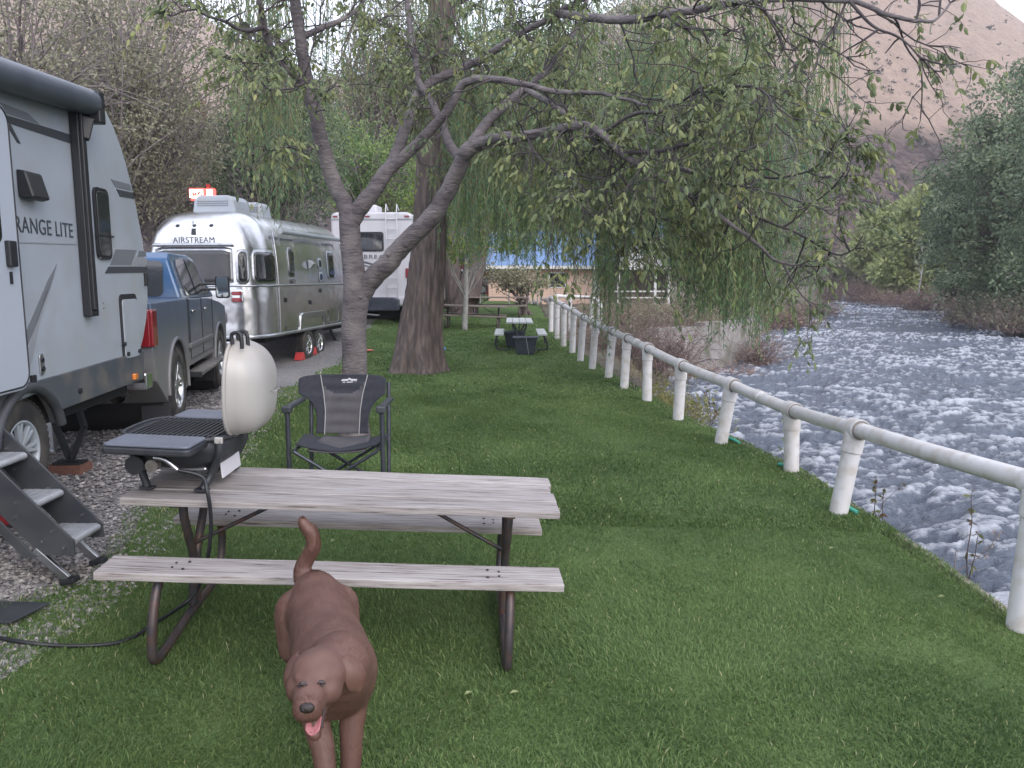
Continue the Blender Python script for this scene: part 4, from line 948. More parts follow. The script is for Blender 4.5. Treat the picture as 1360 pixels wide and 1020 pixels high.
m = MB(); m.box((1.05, .25, .72), (.12, .4, .14)); m.build('headlight', mat('headlight', (.7, .62, .6), .15), sp, bevel=.02)
m = MB(); m.box((-.5, -.12, 1.05), (.12, .2, .15)); m.build('mirror', M_black, sp, bevel=.02)
# ================================================================ TABLES, CHAIR, GRILL AND SMALL THINGS
def plank_build(n, l, p):
    tc0 = n.new('ShaderNodeTexCoord').outputs['Object']; oi = n.new('ShaderNodeObjectInfo'); va = n.new('ShaderNodeVectorMath'); va.operation = 'MULTIPLY_ADD'; l.new(oi.outputs['Random'], va.inputs[0]); va.inputs[1].default_value = (37, 11, 5); l.new(tc0, va.inputs[2]); tc = va.outputs[0]
    mp = n.new('ShaderNodeMapping'); l.new(tc, mp.inputs[0]); mp.inputs['Scale'].default_value = (.9, 20, 20)
    g_ = nnoise(n, l, mp.outputs[0], 4, 8, .65)
    c = ramp(n, l, g_, [(.34, (.07, .058, .055)), (.42, (.24, .222, .218)), (.58, (.345, .33, .33)), (.8, (.425, .412, .415))])
    mp2 = n.new('ShaderNodeMapping'); l.new(tc, mp2.inputs[0]); mp2.inputs['Scale'].default_value = (.8, 3, 3)
    st_ = ramp(n, l, nnoise(n, l, mp2.outputs[0], 2.2, 5), [(.42, (.52, .47, .45)), (.7, (.29, .23, .20))])
    m_ = n.new('ShaderNodeMix'); m_.data_type = 'RGBA'; m_.blend_type = 'MULTIPLY'; m_.inputs[0].default_value = .55; l.new(c, m_.inputs[6]); l.new(st_, m_.inputs[7])
    sc = n.new('ShaderNodeVectorMath'); sc.operation = 'SCALE'; l.new(m_.outputs[2], sc.inputs[0]); rm = n.new('ShaderNodeMapRange'); rm.inputs[3].default_value = 1.22; rm.inputs[4].default_value = 1.62; l.new(oi.outputs['Random'], rm.inputs[0]); l.new(rm.outputs[0], sc.inputs['Scale'])
    l.new(sc.outputs[0], p.inputs['Base Color']); p.inputs['Roughness'].default_value = .8; bumpn(n, l, g_, p, .8, .006)
M_plank = gmat('weathered_plank', plank_build)
M_plank2 = mat('brown_plank', (.22, .185, .16), .8, col2=(.14, .115, .10), scale=8, stretch=(1, 9, 9), bump=.4)
M_plankw = mat('white_painted_plank', (.50, .51, .50), .7, col2=(.42, .43, .42), scale=8)
M_leg = mat('dark_steel_tube', (.045, .045, .055), .45, metal=.4, col2=(.085, .068, .066), scale=9, col3=(.11, .06, .045), scale3=14)
M_bolt = mat('bolt_head', (.06, .055, .05), .6, metal=.5)
rp = random.Random(3)
def picnic_table(name, L=2.3, woods=None, legm=None, half=.60, rear_off=.52, detail=True, ragged=True, top_w=.71):
    woods = woods or M_plank; legm = legm or M_leg
    t = empty(name); h = L/2
    def plank(nm, x0, x1, y, wd, z, th=.04, corner=0):
        m = MB(); k = 26; e0 = rp.uniform(-.01, .01); e1 = rp.uniform(-.012, .012)
        rows = []
        for i in range(k+1):
            x = x0+e0+(x1+e1-x0-e0)*i/k; sag = .0012*math.sin(i*.5+y*9); wob_ = .0006*math.sin(i*.9+y*31)
            cut = corner if i == 0 else 0
            rows.append([(x, y-wd/2+wob_+cut*0, z-th+sag), (x, y+wd/2+wob_, z-th+sag), (x+(corner if i == 0 else 0), y+wd/2+wob_, z+sag), (x, y-wd/2+wob_, z+sag)])
        vs = [p for r in rows for p in r]; fs = [(i*4+j, i*4+(j+1) % 4, (i+1)*4+(j+1) % 4, (i+1)*4+j) for i in range(k) for j in range(4)]
        fs = [f[::-1] for f in fs]; fs += [(0, 1, 2, 3), (k*4+3, k*4+2, k*4+1, k*4)]
        if corner: 
            vs = list(vs)
        m.add(vs, fs)
        o = m.build(nm, woods, t, bevel=.005); 
        return o
    n = 4; pw = top_w/n
    for i in range(n): plank('tabletop_plank', -h, h, -top_w/2+pw*(i+.5), pw-.010, .76+(.0025 if i % 2 else -.001), .042)
    plank('bench', -h*1.02, h*1.015, -half+.12, .24, .45, .042); plank('bench', -h*.98, h*.985, rear_off-.12, .24, .45, .042)
    if detail:
        for by in (-half+.12, rear_off-.12):
            for s_ in (-1, 1):
                for q in (-.05, .05):
                    m = MB(); m.cyl((s_*(h-.38), by+q, .453), .008, .006, n=8); m.cyl((s_*(h-.32), by+q*.6, .453), .006, .006, n=8); o = m.build('bolts', M_bolt, t); o.name = 'bolts'
    for s_ in (-1, 1):
        x = s_*(h-.26); fr_ = MB()
        P = smooth_path([(x, -half+.10, .41), (x, -half+.02, .30), (x, -half-.02, .10), (x, -half+.05, -.02 if detail else .03), (x, -.1, .015), (x, rear_off-.16, .035), (x, rear_off-.05, .12), (x, rear_off-.03, .30), (x, rear_off-.10, .41)], 5)
        fr_.tube(P, .024, 12); f = fr_.build('end_frame', legm, t)
        for q in (-1, 1):
            m = MB(); m.tube(smooth_path([(x+.002*q, q*.17, .72), (x+.002*q, q*.17, .62), (x+.002*q, q*.10, .48), (x+.002*q, q*.027, .34), (x+.002*q, q*.026, .18), (x+.002*q, q*.026, .04)], 5), .024, 12); m.build('leg', legm, t)
        m = MB(); m.beam((x, -half+.06, .40), (x, rear_off-.06, .40), .05, .02) if False else m.box((x, 0, .71), (.045, top_w-.08, .02)); m.box((x, -half+.12, .404), (.05, .2, .01)); m.box((x, rear_off-.12, .404), (.05, .2, .01)); m.build('bracket', legm, t)
        m = MB(); m.tube([(s_*.30, 0, .72), (x, 0, .40)], .012, 8); m.build('brace', legm, t)
    return t
pt = picnic_table('picnic_table')
pt.location = (-.967+.02, 4.30, 0.0); pt.rotation_euler = (0, .052, .058)
tag(pt, 'weathered grey wooden picnic table with bent black tube legs, nearest on the lawn', 'picnic table')
bpy.context.view_layer.update(); PTM = pt.matrix_world.copy()
def ont(x, y, z=.76): return PTM @ Vector((x, y, z))
# mid-distance table seen end-on
mt = picnic_table('picnic_table', 2.2, M_plankw, M_char, .72, .66, False, False)
q = G(690, 466); mt.location = (q.x, q.y+.9, float(gz(q.x, q.y+.9))-.02); mt.rotation_euler = (0, .0, R(90)); tag(mt, 'picnic table with pale top seen end-on in the middle of the lawn', 'picnic table')
ft = picnic_table('picnic_table', 2.25, M_plank2, M_leg, .70, .66, False, False)
q = G(626, 437); ft.location = (q.x+.02, q.y+.6, float(gz(q.x, q.y+.6))-.02); ft.rotation_euler = (0, .03, -.03); tag(ft, 'brown picnic table standing broadside far down the lawn behind the thin pale trunk', 'picnic table')
f2t = copytree(ft); q = G(668, 424); f2t.location = (q.x-.2, q.y+1.2, float(gz(q.x, q.y+1.2))); f2t.rotation_euler = (0, .0, -.06); tag(f2t, 'farthest brown picnic table, just behind and right of the other brown one', 'picnic table')
# navy totes under the mid table
for (px, py, Yo, lab, rz) in ((683, 463, .35, 'dark navy storage tote under the pale-topped table, the left one', .1), (698, 470, .0, 'dark navy storage tote standing in front under the pale-topped table', -.05)):
    q = G(px, py); t = empty('storage_tote', (q.x, q.y+Yo, float(gz(q.x, q.y))), rz); tag(t, lab, 'storage tote')
    m = MB(); k = .5 if Yo == 0 else .44; m.add([(-.24*k*2*.9, -.2, 0), (.24*k*2*.9, -.2, 0), (.24*k*2*.9, .2, 0), (-.24*k*2*.9, .2, 0), (-.30*k*2, -.24, .40), (.30*k*2, -.24, .40), (.30*k*2, .24, .40), (-.30*k*2, .24, .40)], [(3, 2, 1, 0), (4, 5, 6, 7), (0, 1, 5, 4), (1, 2, 6, 5), (2, 3, 7, 6), (3, 0, 4, 7)]); m.build('tub', M_navy, t, bevel=.02)
    m = MB(); m.box((0, 0, .42), (.66*k*2, .54, .045)); m.build('lid', M_navy, t, bevel=.012)
    if Yo == 0: m = MB(); m.tube([(.02, -.275, .43), (.06, -.262, .2), (.09, -.225, .01)], .006, 5); m.build('cord', M_plankw, t)

# ---- grill on the table
M_enamel = mat('grill_black_cast', (.018, .02, .026), .45, col2=(.03, .032, .038), scale=12, bump=.15, bscale=60)
M_shelf = mat('grill_shelf', (.13, .14, .18), .35, col2=(.10, .11, .14), scale=4)
M_lid = mat('grill_lid_beige', (.35, .335, .32), .42, metal=.1, col2=(.33, .315, .30), scale=3.0, col3=(.33, .29, .24), scale3=2.5, contrast=(.3, .75))
gp = W(243, 640, 4.36); gb = empty('gas_grill', ont(-.80, .02), .02, 0, .052); gb.location.x += .325; gb.location.z -= .006; tag(gb, 'open portable gas grill with beige lid and side shelves on the near picnic table', 'grill')
bpy.context.view_layer.update(); GI = gb.matrix_world.inverted()
def gw(px, py, Y): return GI @ W(px, py, Y)
m = MB(); c = gw(267, 585, 4.45); bz = c.z
m.ell((c.x-.01, .02, .285), (.285, .30, .20), None, 40, 8, z0=-.98, z1=0, pw=.62); m.lathe([(.24, 0), (.24, .001)], (0, 0, -1)) if False else None
bowl = m.build('bowl', M_enamel, gb); BX = c.x-.01
m = MB(); P = [(BX+.292*math.copysign(abs(math.cos(t))**.62, math.cos(t)), .02+.305*math.copysign(abs(math.sin(t))**.62, math.sin(t)), .285) for t in np.linspace(0, 2*math.pi, 41)]; m.tube(P, .012, 8); m.build('bowl_rim', M_enamel, gb)
m = MB()
for k in range(17): m.box((BX-.22+k*.0275, .02, .287), (.012, .50, .014))
m.box((BX, .20, .285), (.46, .02, .012)); m.box((BX, -.16, .285), (.46, .02, .012)); m.build('cooking_grate', M_black, gb)
for sgn, px0, px1, yy, wd in ((-1, 146, 262, -.36, .26), (1, 237, 303, .42, .26)):
    m = MB(); x0 = BX-.23 if sgn < 0 else BX-.20; x1 = BX+.20
    m.prism(rrect(x0, yy-wd/2, x1, yy+wd/2, .03), (0, 0, .285), (1, 0, 0), (0, 1, 0), (0, 0, 1), .012); s_ = m.build('side_shelf', M_shelf, gb, bevel=.004)
    m = MB(); m.prism(rrect(x0-.008, yy-wd/2-.008, x1+.008, yy+wd/2+.008, .03), (0, 0, .245), (1, 0, 0), (0, 1, 0), (0, 0, 1), .038); m.build('shelf_edge', M_enamel, s_, bevel=.01)
for sy in (-.20, .22):
    m = MB()
    m.tube(smooth_path([(BX+.24, sy, .27), (BX+.25, sy, .20), (BX+.20, sy-.02*np.sign(sy), .08), (BX+.17, sy+.03*np.sign(sy), .005)], 4), [.022]*13, 10)
    m.tube(smooth_path([(BX-.22, sy, .20), (BX-.17, sy, .10), (BX-.12, sy+.03*np.sign(sy), .005)], 4), [.02]*9, 10)
    m.box((BX+.17, sy+.03*np.sign(sy), .006), (.07, .05, .012)); m.box((BX-.12, sy+.03*np.sign(sy), .006), (.07, .05, .012))
    m.build('foot_frame', M_enamel, gb, bevel=.0)
m = MB(); m.tube([(BX+.18, -.2, .07), (BX+.18, .22, .07)], .016, 8); m.tube([(BX-.16, -.2, .09), (BX-.16, .22, .09)], .016, 8); m.build('cross_bar', M_enamel, gb)
m = MB(); m.box((BX+.02, .0, .10), (.30, .34, .025)); m.build('drip_tray', M_alu, gb, bevel=.01)
m = MB(); m.box((BX+.235, .03, .085), (.008, .30, .085), (0, R(-8), 0)); m.build('warning_plate', M_w2, gb, bevel=.002)
m = MB(); m.cyl((BX-.10, -.40, .175), .048, .05, 'y', 24); m.build('control_knob', M_black, gb, bevel=.006)
m = MB(); m.cyl((BX-.015, -.40, .175), .032, .045, 'y', 20); m.build('regulator', M_galv, gb, bevel=.004)
m = MB(); m.tube(smooth_path([(BX-.01, -.40, .215), (BX+.05, -.40, .205), (BX+.11, -.40, .155)], 3), [.014]*6+[.012], 8); m.build('valve', M_alu, gb)
# lid: hollow dome, hinged at the right, standing open
m = MB(); LX = BX+.285; LZ0, LZ1 = .285, .80; LD = .185
def lidp(u, v):
    a = u*2*math.pi; t = v*math.pi/2; f = lambda q, e: math.copysign(abs(q)**e, q)
    ry, rz_ = .245, (LZ1-LZ0)/2
    y = ry*f(math.cos(a), .7)*max(0, math.cos(t))**.62; z = rz_*f(math.sin(a), .7)*max(0, math.cos(t))**.62
    fl = .014*max(0, 1-v*9)
    z2 = z*(1+fl*3); return Vector((LX+LD*math.sin(t)**.95-.0, .02+y*(1+fl*3), (LZ0+LZ1)/2+z2-.02*math.sin(t)))
m.grid(lidp, 48, 18); lid = m.build('lid', M_lid, gb, solid=.006)
m = MB(); P = [lidp(k/48, 0) for k in range(49)]; m.tube(P, .011, 8); m.build('lid_rim', M_lid, lid)
m = MB()
for s_ in (-.05, .05): m.tube(smooth_path([(LX+.02, .02+s_-.12, LZ1-.01), (LX+.015, .02+s_-.12, LZ1+.045), (LX+.06, .02+s_-.12, LZ1+.05), (LX+.07, .02+s_-.12, LZ1-.03)], 3), .011, 6)
m.build('lid_handle', M_black, lid)
m = MB(); m.tube([(LX-.02, .34, .34), (LX-.09, .34, .35), (LX-.09, .34, .43), (LX-.0, .34, .44)], .012, 6); m.build('rear_handle', M_black, gb)
m = MB(); m.box((LX-.02, -.25, .285), (.045, .02, .035)); m.cyl((LX-.02, -.262, .285), .013, .02, 'y', 12); m.build('hinge', M_lid, gb, bevel=.006)
# hose
GM = gb.matrix_world
h0 = GM @ Vector((BX+.11, -.40, .155))
hp = [h0, W(268, 633, 3.90), W(275, 652, 3.87), W(279, 675, 3.88), W(280, 705, 3.92), W(275, 745, 3.97), W(262, 782, 4.03), W(243, 803, 3.98), G(208, 838)+Vector((0, 0, .05)), G(165, 856)+Vector((0, 0, .02)), G(105, 862)+Vector((0, 0, .018)), G(40, 859)+Vector((0, 0, .02)), G(-30, 846)+Vector((0, 0, .02))]
m = MB(); m.tube(smooth_path(hp, 6), .0105, 8); hs = m.build('gas_hose', M_black); tag(hs, 'black rubber gas hose hanging from the grill and trailing over the grass', 'hose')

# ---- camp chair
M_fabd = mat('black_fabric', (.022, .024, .034), .9, col2=(.03, .032, .042), scale=30, bump=.3, bscale=200)
M_fabg = mat('grey_fabric', (.085, .08, .085), .9, col2=(.065, .062, .07), scale=8, bump=.3, bscale=200)
M_pipg = mat('grey_piping', (.30, .30, .30), .7)
M_frame = mat('chair_tube', (.045, .05, .065), .4, metal=.5, col2=(.07, .075, .09), scale=20)
ch = empty('camp_chair', (-1.405, 6.26, .02)); tag(ch, 'black and grey folding camp chair behind the near picnic table', 'camp chair')
def cz(py): return lerp(py, [490, 500, 590, 600], [1.155, 1.10, .60, .545])
rowsC = [(500.5, 396, 508), (503, 393.5, 510.5), (508, 393, 511), (518, 393, 511), (530, 393.5, 510.5), (534, 401, 504), (539, 407, 499), (546, 412.5, 493.5), (556, 416, 489.5), (568, 418, 487.5), (580, 418, 487), (590, 416.5, 488.5)]
piL = lambda y: lerp(y, [500, 530, 556, 592], [421.5, 426.5, 429.5, 429]); piR = lambda y: lerp(y, [500, 530, 556, 592], [485.5, 479, 476, 475])
def cx(px): return (px-680)/1025*6.56+1.405
def arcy(px): return .26-.0+.05*(1-((px-452)/59)**2)
m = MB(); nn = 26; ids = {}
ys_ = [r[0] for r in rowsC]; yy_ = np.linspace(500.5, 590, 31)
for j, y in enumerate(yy_):
    l_ = np.interp(y, ys_, [r[1] for r in rowsC]); r_ = np.interp(y, ys_, [r[2] for r in rowsC]); tcv = np.interp(y, [500, 503, 506], [2.2, .6, 0])
    for i in range(nn+1):
        px = l_+(r_-l_)*i/nn; z = cz(y)-tcv*.0; edge = abs(i/nn*2-1); rec = lerp(y, [500, 590], [.07, -.06])
        m.v.append((cx(px), arcy(px)+rec-.05*0+.008*math.sin(y*.35)*(1-edge), z-.02*(edge**6 if y < 505 else 0)))
for j in range(30):
    for i in range(nn):
        y = (yy_[j]+yy_[j+1])/2; l_ = np.interp(y, ys_, [r[1] for r in rowsC]); r_ = np.interp(y, ys_, [r[2] for r in rowsC]); px = l_+(r_-l_)*(i+.5)/nn
        inside = piL(y) < px < piR(y); curve = y > 530-9*0-(abs(px-452)/28)**3*16+0
        m.f.append([j*(nn+1)+i, (j+1)*(nn+1)+i, (j+1)*(nn+1)+i+1, j*(nn+1)+i+1]); m.m.append(1 if inside and curve else 0); m.s.append(True)
m.build('backrest', [M_fabd, M_fabg], ch, solid=.014, subsurf=1)
for f in (piL, piR):
    m = MB(); m.tube([(cx(f(y)), arcy(f(y))+lerp(y, [500, 590], [.07, -.06])-.012, cz(y)) for y in np.linspace(501, 591, 20)], .0045, 6); m.build('piping', M_pipg, ch)
# emblem: little hut outline and lettering block
m = MB(); zc = cz(513.5); yE = arcy(452)+.045
em = empty('x'); bpy.data.objects.remove(em)
m.prism([(-.055, .012), (-.045, .022), (-.012, .024), (0, .032), (.012, .024), (.05, .024), (.045, .013), (.012, .012), (0, .020), (-.012, .012)], (0, yE, zc), (1.35, 0, 0), (0, 0, 1.35), (0, -1, 0), .006)
m.prism([(-.045, .006), (-.04, -.004), (-.046, -.030), (.042, -.030), (.052, -.006), (.046, .008), (.030, .004), (.034, -.006), (.028, -.016), (-.028, -.016), (-.024, -.004), (-.028, .006)], (0, yE, zc), (1.35, 0, 0), (0, 0, 1.35), (0, -1, 0), .006)
m.prism([(-.018, .006), (.022, .008), (.024, -.010), (-.016, -.010)], (0, yE, zc), (1.35, 0, 0), (0, 0, 1.35), (0, -1, 0), .006); m.build('emblem', mat('emblem_white', (.55, .56, .6), .6), ch)
m = MB()
def seatp(u, v):
    x = (-.36+.72*u)*(1-.10*(1-v)); sag = .05*(1-(2*u-1)**2)
    return Vector((x, -.22+.42*v, .585-.055*(1-v)*0+.02*abs(2*u-1)-sag*.8+.0*v))
m.grid(seatp, 20, 12); m.build('seat', M_fabd, ch, solid=.012)
m = MB(); m.grid(lambda u, v: Vector(((-.20+.40*u)*(1+.15*(1-v)), -.225+.45*v, .555-.018*(1-(2*u-1)**2)+.035*v)), 12, 10); m.build('seat_panel', M_fabg, ch, solid=.010)
for s_ in (-1, 1):
    m = MB(); m.tube([(s_*.375, -.24, .0), (s_*.375, -.24, .90)], .020, 12); m.build('leg', M_frame, ch)
    m = MB(); m.tube([(s_*.335, .24, .0), (s_*.335, .37, 1.03)], .018, 12); m.build('leg', M_frame, ch)
    m = MB(); m.box((s_*.372, -.02, .905), (.055, .50, .035)); m.box((s_*.372, -.25, .895), (.075, .07, .055)); m.build('armrest', M_char, ch, bevel=.012)
    m = MB(); m.tube([(s_*.36, -.22, .035), (s_*.36, .22, .035)], .014, 8); m.build('side_bar', M_frame, ch)
    m = MB(); m.box((s_*.375, -.24, .01), (.05, .05, .03)); m.box((s_*.335, .24, .01), (.05, .05, .03)); m.build('foot_cap', M_black, ch, bevel=.005)
    for y0 in (-.25, .21):
        m = MB(); m.tube([(s_*.33, y0+.012*s_, .555), (-s_*.35, y0+.012*s_, .13)], .014, 10); m.build('cross_brace', M_frame, ch)
    m = MB(); m.tube([(s_*.33, -.25, .558), (s_*.33, .25, .575)], .016, 10); m.build('seat_bar', M_frame, ch)

# ---- small things on the ground
q = G(489, 467); m = MB(); m.lathe([(.001, .02), (.11, .022), (.135, .012), (.13, .0)], (0, 0, 0), 'z', 28); b = m.build('flying_disc', mat('orange_plastic', (.55, .13, .07), .5)); b.location = q+Vector((0, 0, .03)); tag(b, 'orange flying disc lying on the grass beside the big trunk', 'flying disc')
q = G(587, 466); m = MB(); m.ell((0, 0, .05), (.10, .07, .05), None, 12, 8, pw=.7); b = m.build('plastic_cup', mat('blue_plastic', (.10, .25, .55), .5)); b.location = q; tag(b, 'small blue plastic item at the right foot of the big trunk', 'plastic item')
q = G(6, 822); m = MB(); m.prism([(-.5, -.22), (.10, -.22), (.16, .02), (-.4, .06)], (0, 0, 0), (1, 0, 0), (0, 1, 0), (0, 0, 1), .012); b = m.build('door_mat', M_char, None, bevel=.003); b.location = q+Vector((0, .12, .02)); tag(b, 'corner of a dark flat door mat on the gravel at the left edge', 'mat')
q = G(-2, 700); m = MB(); m.ell((0, 0, .07), (.09, .09, .07), None, 14, 8, pw=.7); b = m.build('red_bucket', mat('red_cloth', (.42, .03, .04), .6)); b.location = q; tag(b, 'red object on the gravel behind the steps at the left edge', 'red object')
# fallen leaves and twigs on the lawn
rl = random.Random(4); M_fl = mat('fallen_leaf', (.20, .22, .10), .7)
for i, (px, py, lab) in enumerate(((622, 928, 'small pale green fallen leaf in the grass in front of the table'), (683, 927, 'pale dry twig in the grass by the right table leg'), (442, 723, 'small light leaf on the grass under the table'), (1104, 733, 'tiny pale scrap on the grass near the railing'), (1250, 798, 'short dry stalk on the grass beside the railing, at the right'))):
    q = G(px, py); b = MB(); L = .05
    b.add([(-L/2, 0, .03), (0, -.012, .036), (L/2, 0, .03), (0, .012, .036)], [(0, 1, 2, 3)]); o = b.build('fallen_leaf' if i not in (1, 4) else 'dry_twig', M_fl, None, solid=.002); o.location = q; o.rotation_euler.z = rl.uniform(0, 3); tag(o, lab, 'leaf' if i not in (1, 4) else 'twig')

# ================================================================ BUILDINGS AND FAR STRUCTURES
M_peach = mat('peach_stucco', (.62, .43, .34), .9, col2=(.56, .39, .31), scale=1.5, bump=.2, bscale=30)
M_blue = mat('blue_metal_roof', (.17, .27, .47), .5, col2=(.21, .31, .50), scale=2)
M_wp = mat('white_trim', (.6, .59, .58), .6)
HY = 40.0
def hp_(px, py, Y=HY): return W(px, py, Y)
o = hp_(716, 390); hs_ = empty('riverside_house', (o.x, HY, o.z-.1)); HO = Vector(hs_.location); tag(hs_, 'peach house with a blue metal roof behind the willow', 'house')
hw = hp_(820, 352)-HO; z_e = hw.z
m = MB(); m.box((hw.x/2-1.3, 3, z_e/2-.6), (hw.x+2.6, 6, z_e+1.2)); m.build('wall', M_peach, hs_)
zt = (hp_(760, 311)-HO).z
m = MB(); m.prism([(-.5, z_e-.05), (3, zt+.35), (6.5, z_e-.05), (6.5, z_e-.2), (3, zt+.2), (-.5, z_e-.2)], (-3.2, 0, 0), (0, 1, 0), (0, 0, 1), (1, 0, 0), hw.x+6.0)
for k in range(24): m.beam((-3.0+k*.48, -.52, z_e-.01), (-3.0+k*.48, 3, zt+.39), .04, .05)
m.build('roof', M_blue, hs_)
m = MB(); m.box((hw.x/2, -.53, z_e-.12), (hw.x+6, .05, .16)); m.build('fascia', M_wp, hs_)
for px0, px1, y0, y1 in ((786, 796, 352, 398),):
    a = hp_(px0, y1)-HO; b = hp_(px1, y0)-HO; m = MB(); m.box(((a.x+b.x)/2, -.03, (a.z+b.z)/2), (b.x-a.x, .06, b.z-a.z)); d = m.build('door', M_wp, hs_)
a = hp_(740, 385)-HO; m = MB(); m.box((a.x, -.02, a.z+.5), (.9, .05, .8)); f = m.build('window', M_wp, hs_); m = MB(); m.box((a.x, -.05, a.z+.5), (.78, .02, .68)); m.build('pane', M_glass, f)
# lattice porch
pz = empty('lattice_porch', hp_(820, 360, 37)); PO = Vector(pz.location); tag(pz, 'white diagonal lattice screen over an open porch by the river', 'porch')
a = hp_(818, 356, 37)-PO; b = hp_(889, 312, 37)-PO
m = MB(); x0, x1, z0, z1 = a.x, b.x, a.z, b.z; sp = .13
def clipseg(p, q):
    (x, z), (X_, Z_) = p, q; t0, t1 = 0, 1; dx_, dz_ = X_-x, Z_-z
    for pp_, qq_ in ((-dx_, x-x0), (dx_, x1-x), (-dz_, z-z0), (dz_, z1-z)):
        if pp_ == 0: continue
        r = qq_/pp_
        if pp_ < 0: t0 = max(t0, r)
        else: t1 = min(t1, r)
    return None if t0 >= t1 else ((x+dx_*t0, z+dz_*t0), (x+dx_*t1, z+dz_*t1))
k = x0-(z1-z0)
while k < x1+(z1-z0):
    for sg, yo in ((1, 0), (-1, .012)):
        s_ = clipseg((k, z0 if sg > 0 else z1), (k+(z1-z0), z1 if sg > 0 else z0))
        if s_: m.beam((s_[0][0], yo, s_[0][1]), (s_[1][0], yo, s_[1][1]), .01, .062, up=(0, 0, 1))
    k += sp
m.build('lattice', M_wp, pz)
m = MB(); m.box(((x0+x1)/2, .03, z1), (x1-x0+.1, .1, .1)); m.box(((x0+x1)/2, .03, z0-.03), (x1-x0+.1, .1, .1)); m.build('beam', M_wp, pz)
for px in (822, 871, 889):
    a = hp_(px, 356, 37)-PO; b = hp_(px, 410, 37)-PO; m = MB(); m.box((a.x, .03, (a.z+b.z)/2), (.11, .11, a.z-b.z)); m.build('post', M_wp, pz)
a = hp_(850, 392, 37)-PO; m = MB(); m.box((a.x, .05, a.z+.18), (2.4, .06, .07)); m.box((a.x+.1, .05, a.z-.12), (2.2, .06, .06)); m.build('handrail', M_wp, pz)
m = MB(); m.box(((x0+x1)/2+.1, 2.0, z0-1.0), (x1-x0+.4, .1, 2.4)); m.build('back_wall', mat('porch_dark_wall', (.09, .075, .065), .9), pz)
m = MB(); m.box(((x0+x1)/2, 1.2, (hp_(850, 404, 37)-PO).z-.6), (x1-x0+.8, 2.6, 1.2)); m.build('deck', M_plank2, pz)
# sloping porch roof
m = MB(); m.add([(x0-.2, -.15, z1+.05), (x1+.2, -.15, z1+.05), (x1+.2, 2.6, z1+.7), (x0-.2, 2.6, z1+.7)], [(0, 1, 2, 3)]); m.build('roof', M_blue, pz, solid=.06)
# red shed
o = hp_(640, 392, 52); sh = empty('red_shed', (o.x-.5, 52, o.z)); tag(sh, 'dark red wooden shed behind the silver pickup', 'shed')
m = MB(); m.box((0.4, 2, 1.0), (4.2, 4, 2.3)); [m.box((-1.7+k*.35, -.02, 1.0), (.02, .03, 2.3)) for k in range(13)]; m.build('wall', mat('red_board', (.26, .035, .03), .7, col2=(.2, .03, .025), scale=3, stretch=(8, 1, 1)), sh)
m = MB(); m.prism([(-2.0, 2.15), (.4, 3.0), (2.8, 2.15)], (0, -.3, 0), (1, 0, 0), (0, 0, 1), (0, 1, 0), 4.6); m.build('roof', M_char, sh)
# wire fence across the end of the lawn
wf_ = empty('wire_fence', (2.0, 36.5, .8)); tag(wf_, 'thin grey wire mesh fence across the far end of the lawn', 'fence')
M_wire = mat('galvanised_wire', (.30, .30, .31), .5, metal=.5)
a = W(600, 398, 36.5); b = W(790, 398, 36.5); x0 = a.x-2.0; x1 = b.x-2.0
m = MB()
for k in range(int((x1-x0)/.16)+1): m.box((x0+k*.16, 0, .55), (.008, .008, 1.15))
for k in range(8): m.box(((x0+x1)/2, .009, .02+k*.155), (x1-x0, .008, .008))
m.build('wire_mesh', M_wire, wf_)
for k in range(6): m = MB(); m.cyl((x0+(x1-x0)*k/5, 0, .6), .03, 1.5, n=10); m.build('post', M_wire, wf_)
# stones / white garden ring near the far lawn
for i, (px, py, lab) in enumerate(((708, 400, 'low heap of pale stones at the far end of the lawn, beside the railing'),)):
    q = G(px, 405); m = MB(); rr_ = random.Random(2)
    for k in range(22): m.ell((rr_.uniform(-.8, .8), rr_.uniform(-.5, .5), .08+rr_.uniform(0, .22)), (rr_.uniform(.06, .16), rr_.uniform(.06, .12), rr_.uniform(.05, .1)), (rr_.random(), rr_.random(), rr_.random()*3), 7, 5)
    o = m.build('stone_heap', mat('pale_stone', (.36, .33, .32), .9, col2=(.2, .18, .18), scale=6)); o.location = q; tag(o, lab, 'stone heap', kind='stuff')
# lit roadside sign and utility pole behind the trailers
sg = empty('lit_sign', W(258, 262, 22.6)); SO = Vector(sg.location); tag(sg, 'glowing red and white roadside sign above the silver trailer roof', 'sign')
M_glow = mat('sign_glow', (.9, .75, .7), .5, emit=(1.0, .70, .62), estr=2.2); M_rglow = mat('red_tube', (.8, .08, .06), .5, emit=(1.0, .10, .09), estr=.9)
for (xa, xb_, ya, yb) in ((252.5, 269, 251.8, 263.5), (275, 281.5, 251.8, 264)):
    a = W(xa, yb, 22.6)-SO; b = W(xb_, ya, 22.6)-SO
    m = MB(); m.box(((a.x+b.x)/2, .12, (a.z+b.z)/2), (b.x-a.x+.07, .2, b.z-a.z+.09)); bx_ = m.build('sign_box', M_rglow, sg, bevel=.02)
    m = MB(); m.box(((a.x+b.x)/2, .0, (a.z+b.z)/2), (b.x-a.x, .03, b.z-a.z)); m.build('sign_face', M_glow, bx_)
q = W(262.5, 258.5, 22.6)-SO; text('lettering', 'MO', .19, M_rglow, sg, (q.x, -.03, q.z), (math.pi/2, 0, 0), ext=.01, off=.004)
q = W(272, 262, 22.6)-SO; m = MB(); m.box((q.x, .3, -2.0), (.09, .09, 4.8)); m.build('sign_post', mat('sign_post_red', (.30, .04, .04), .6), sg)
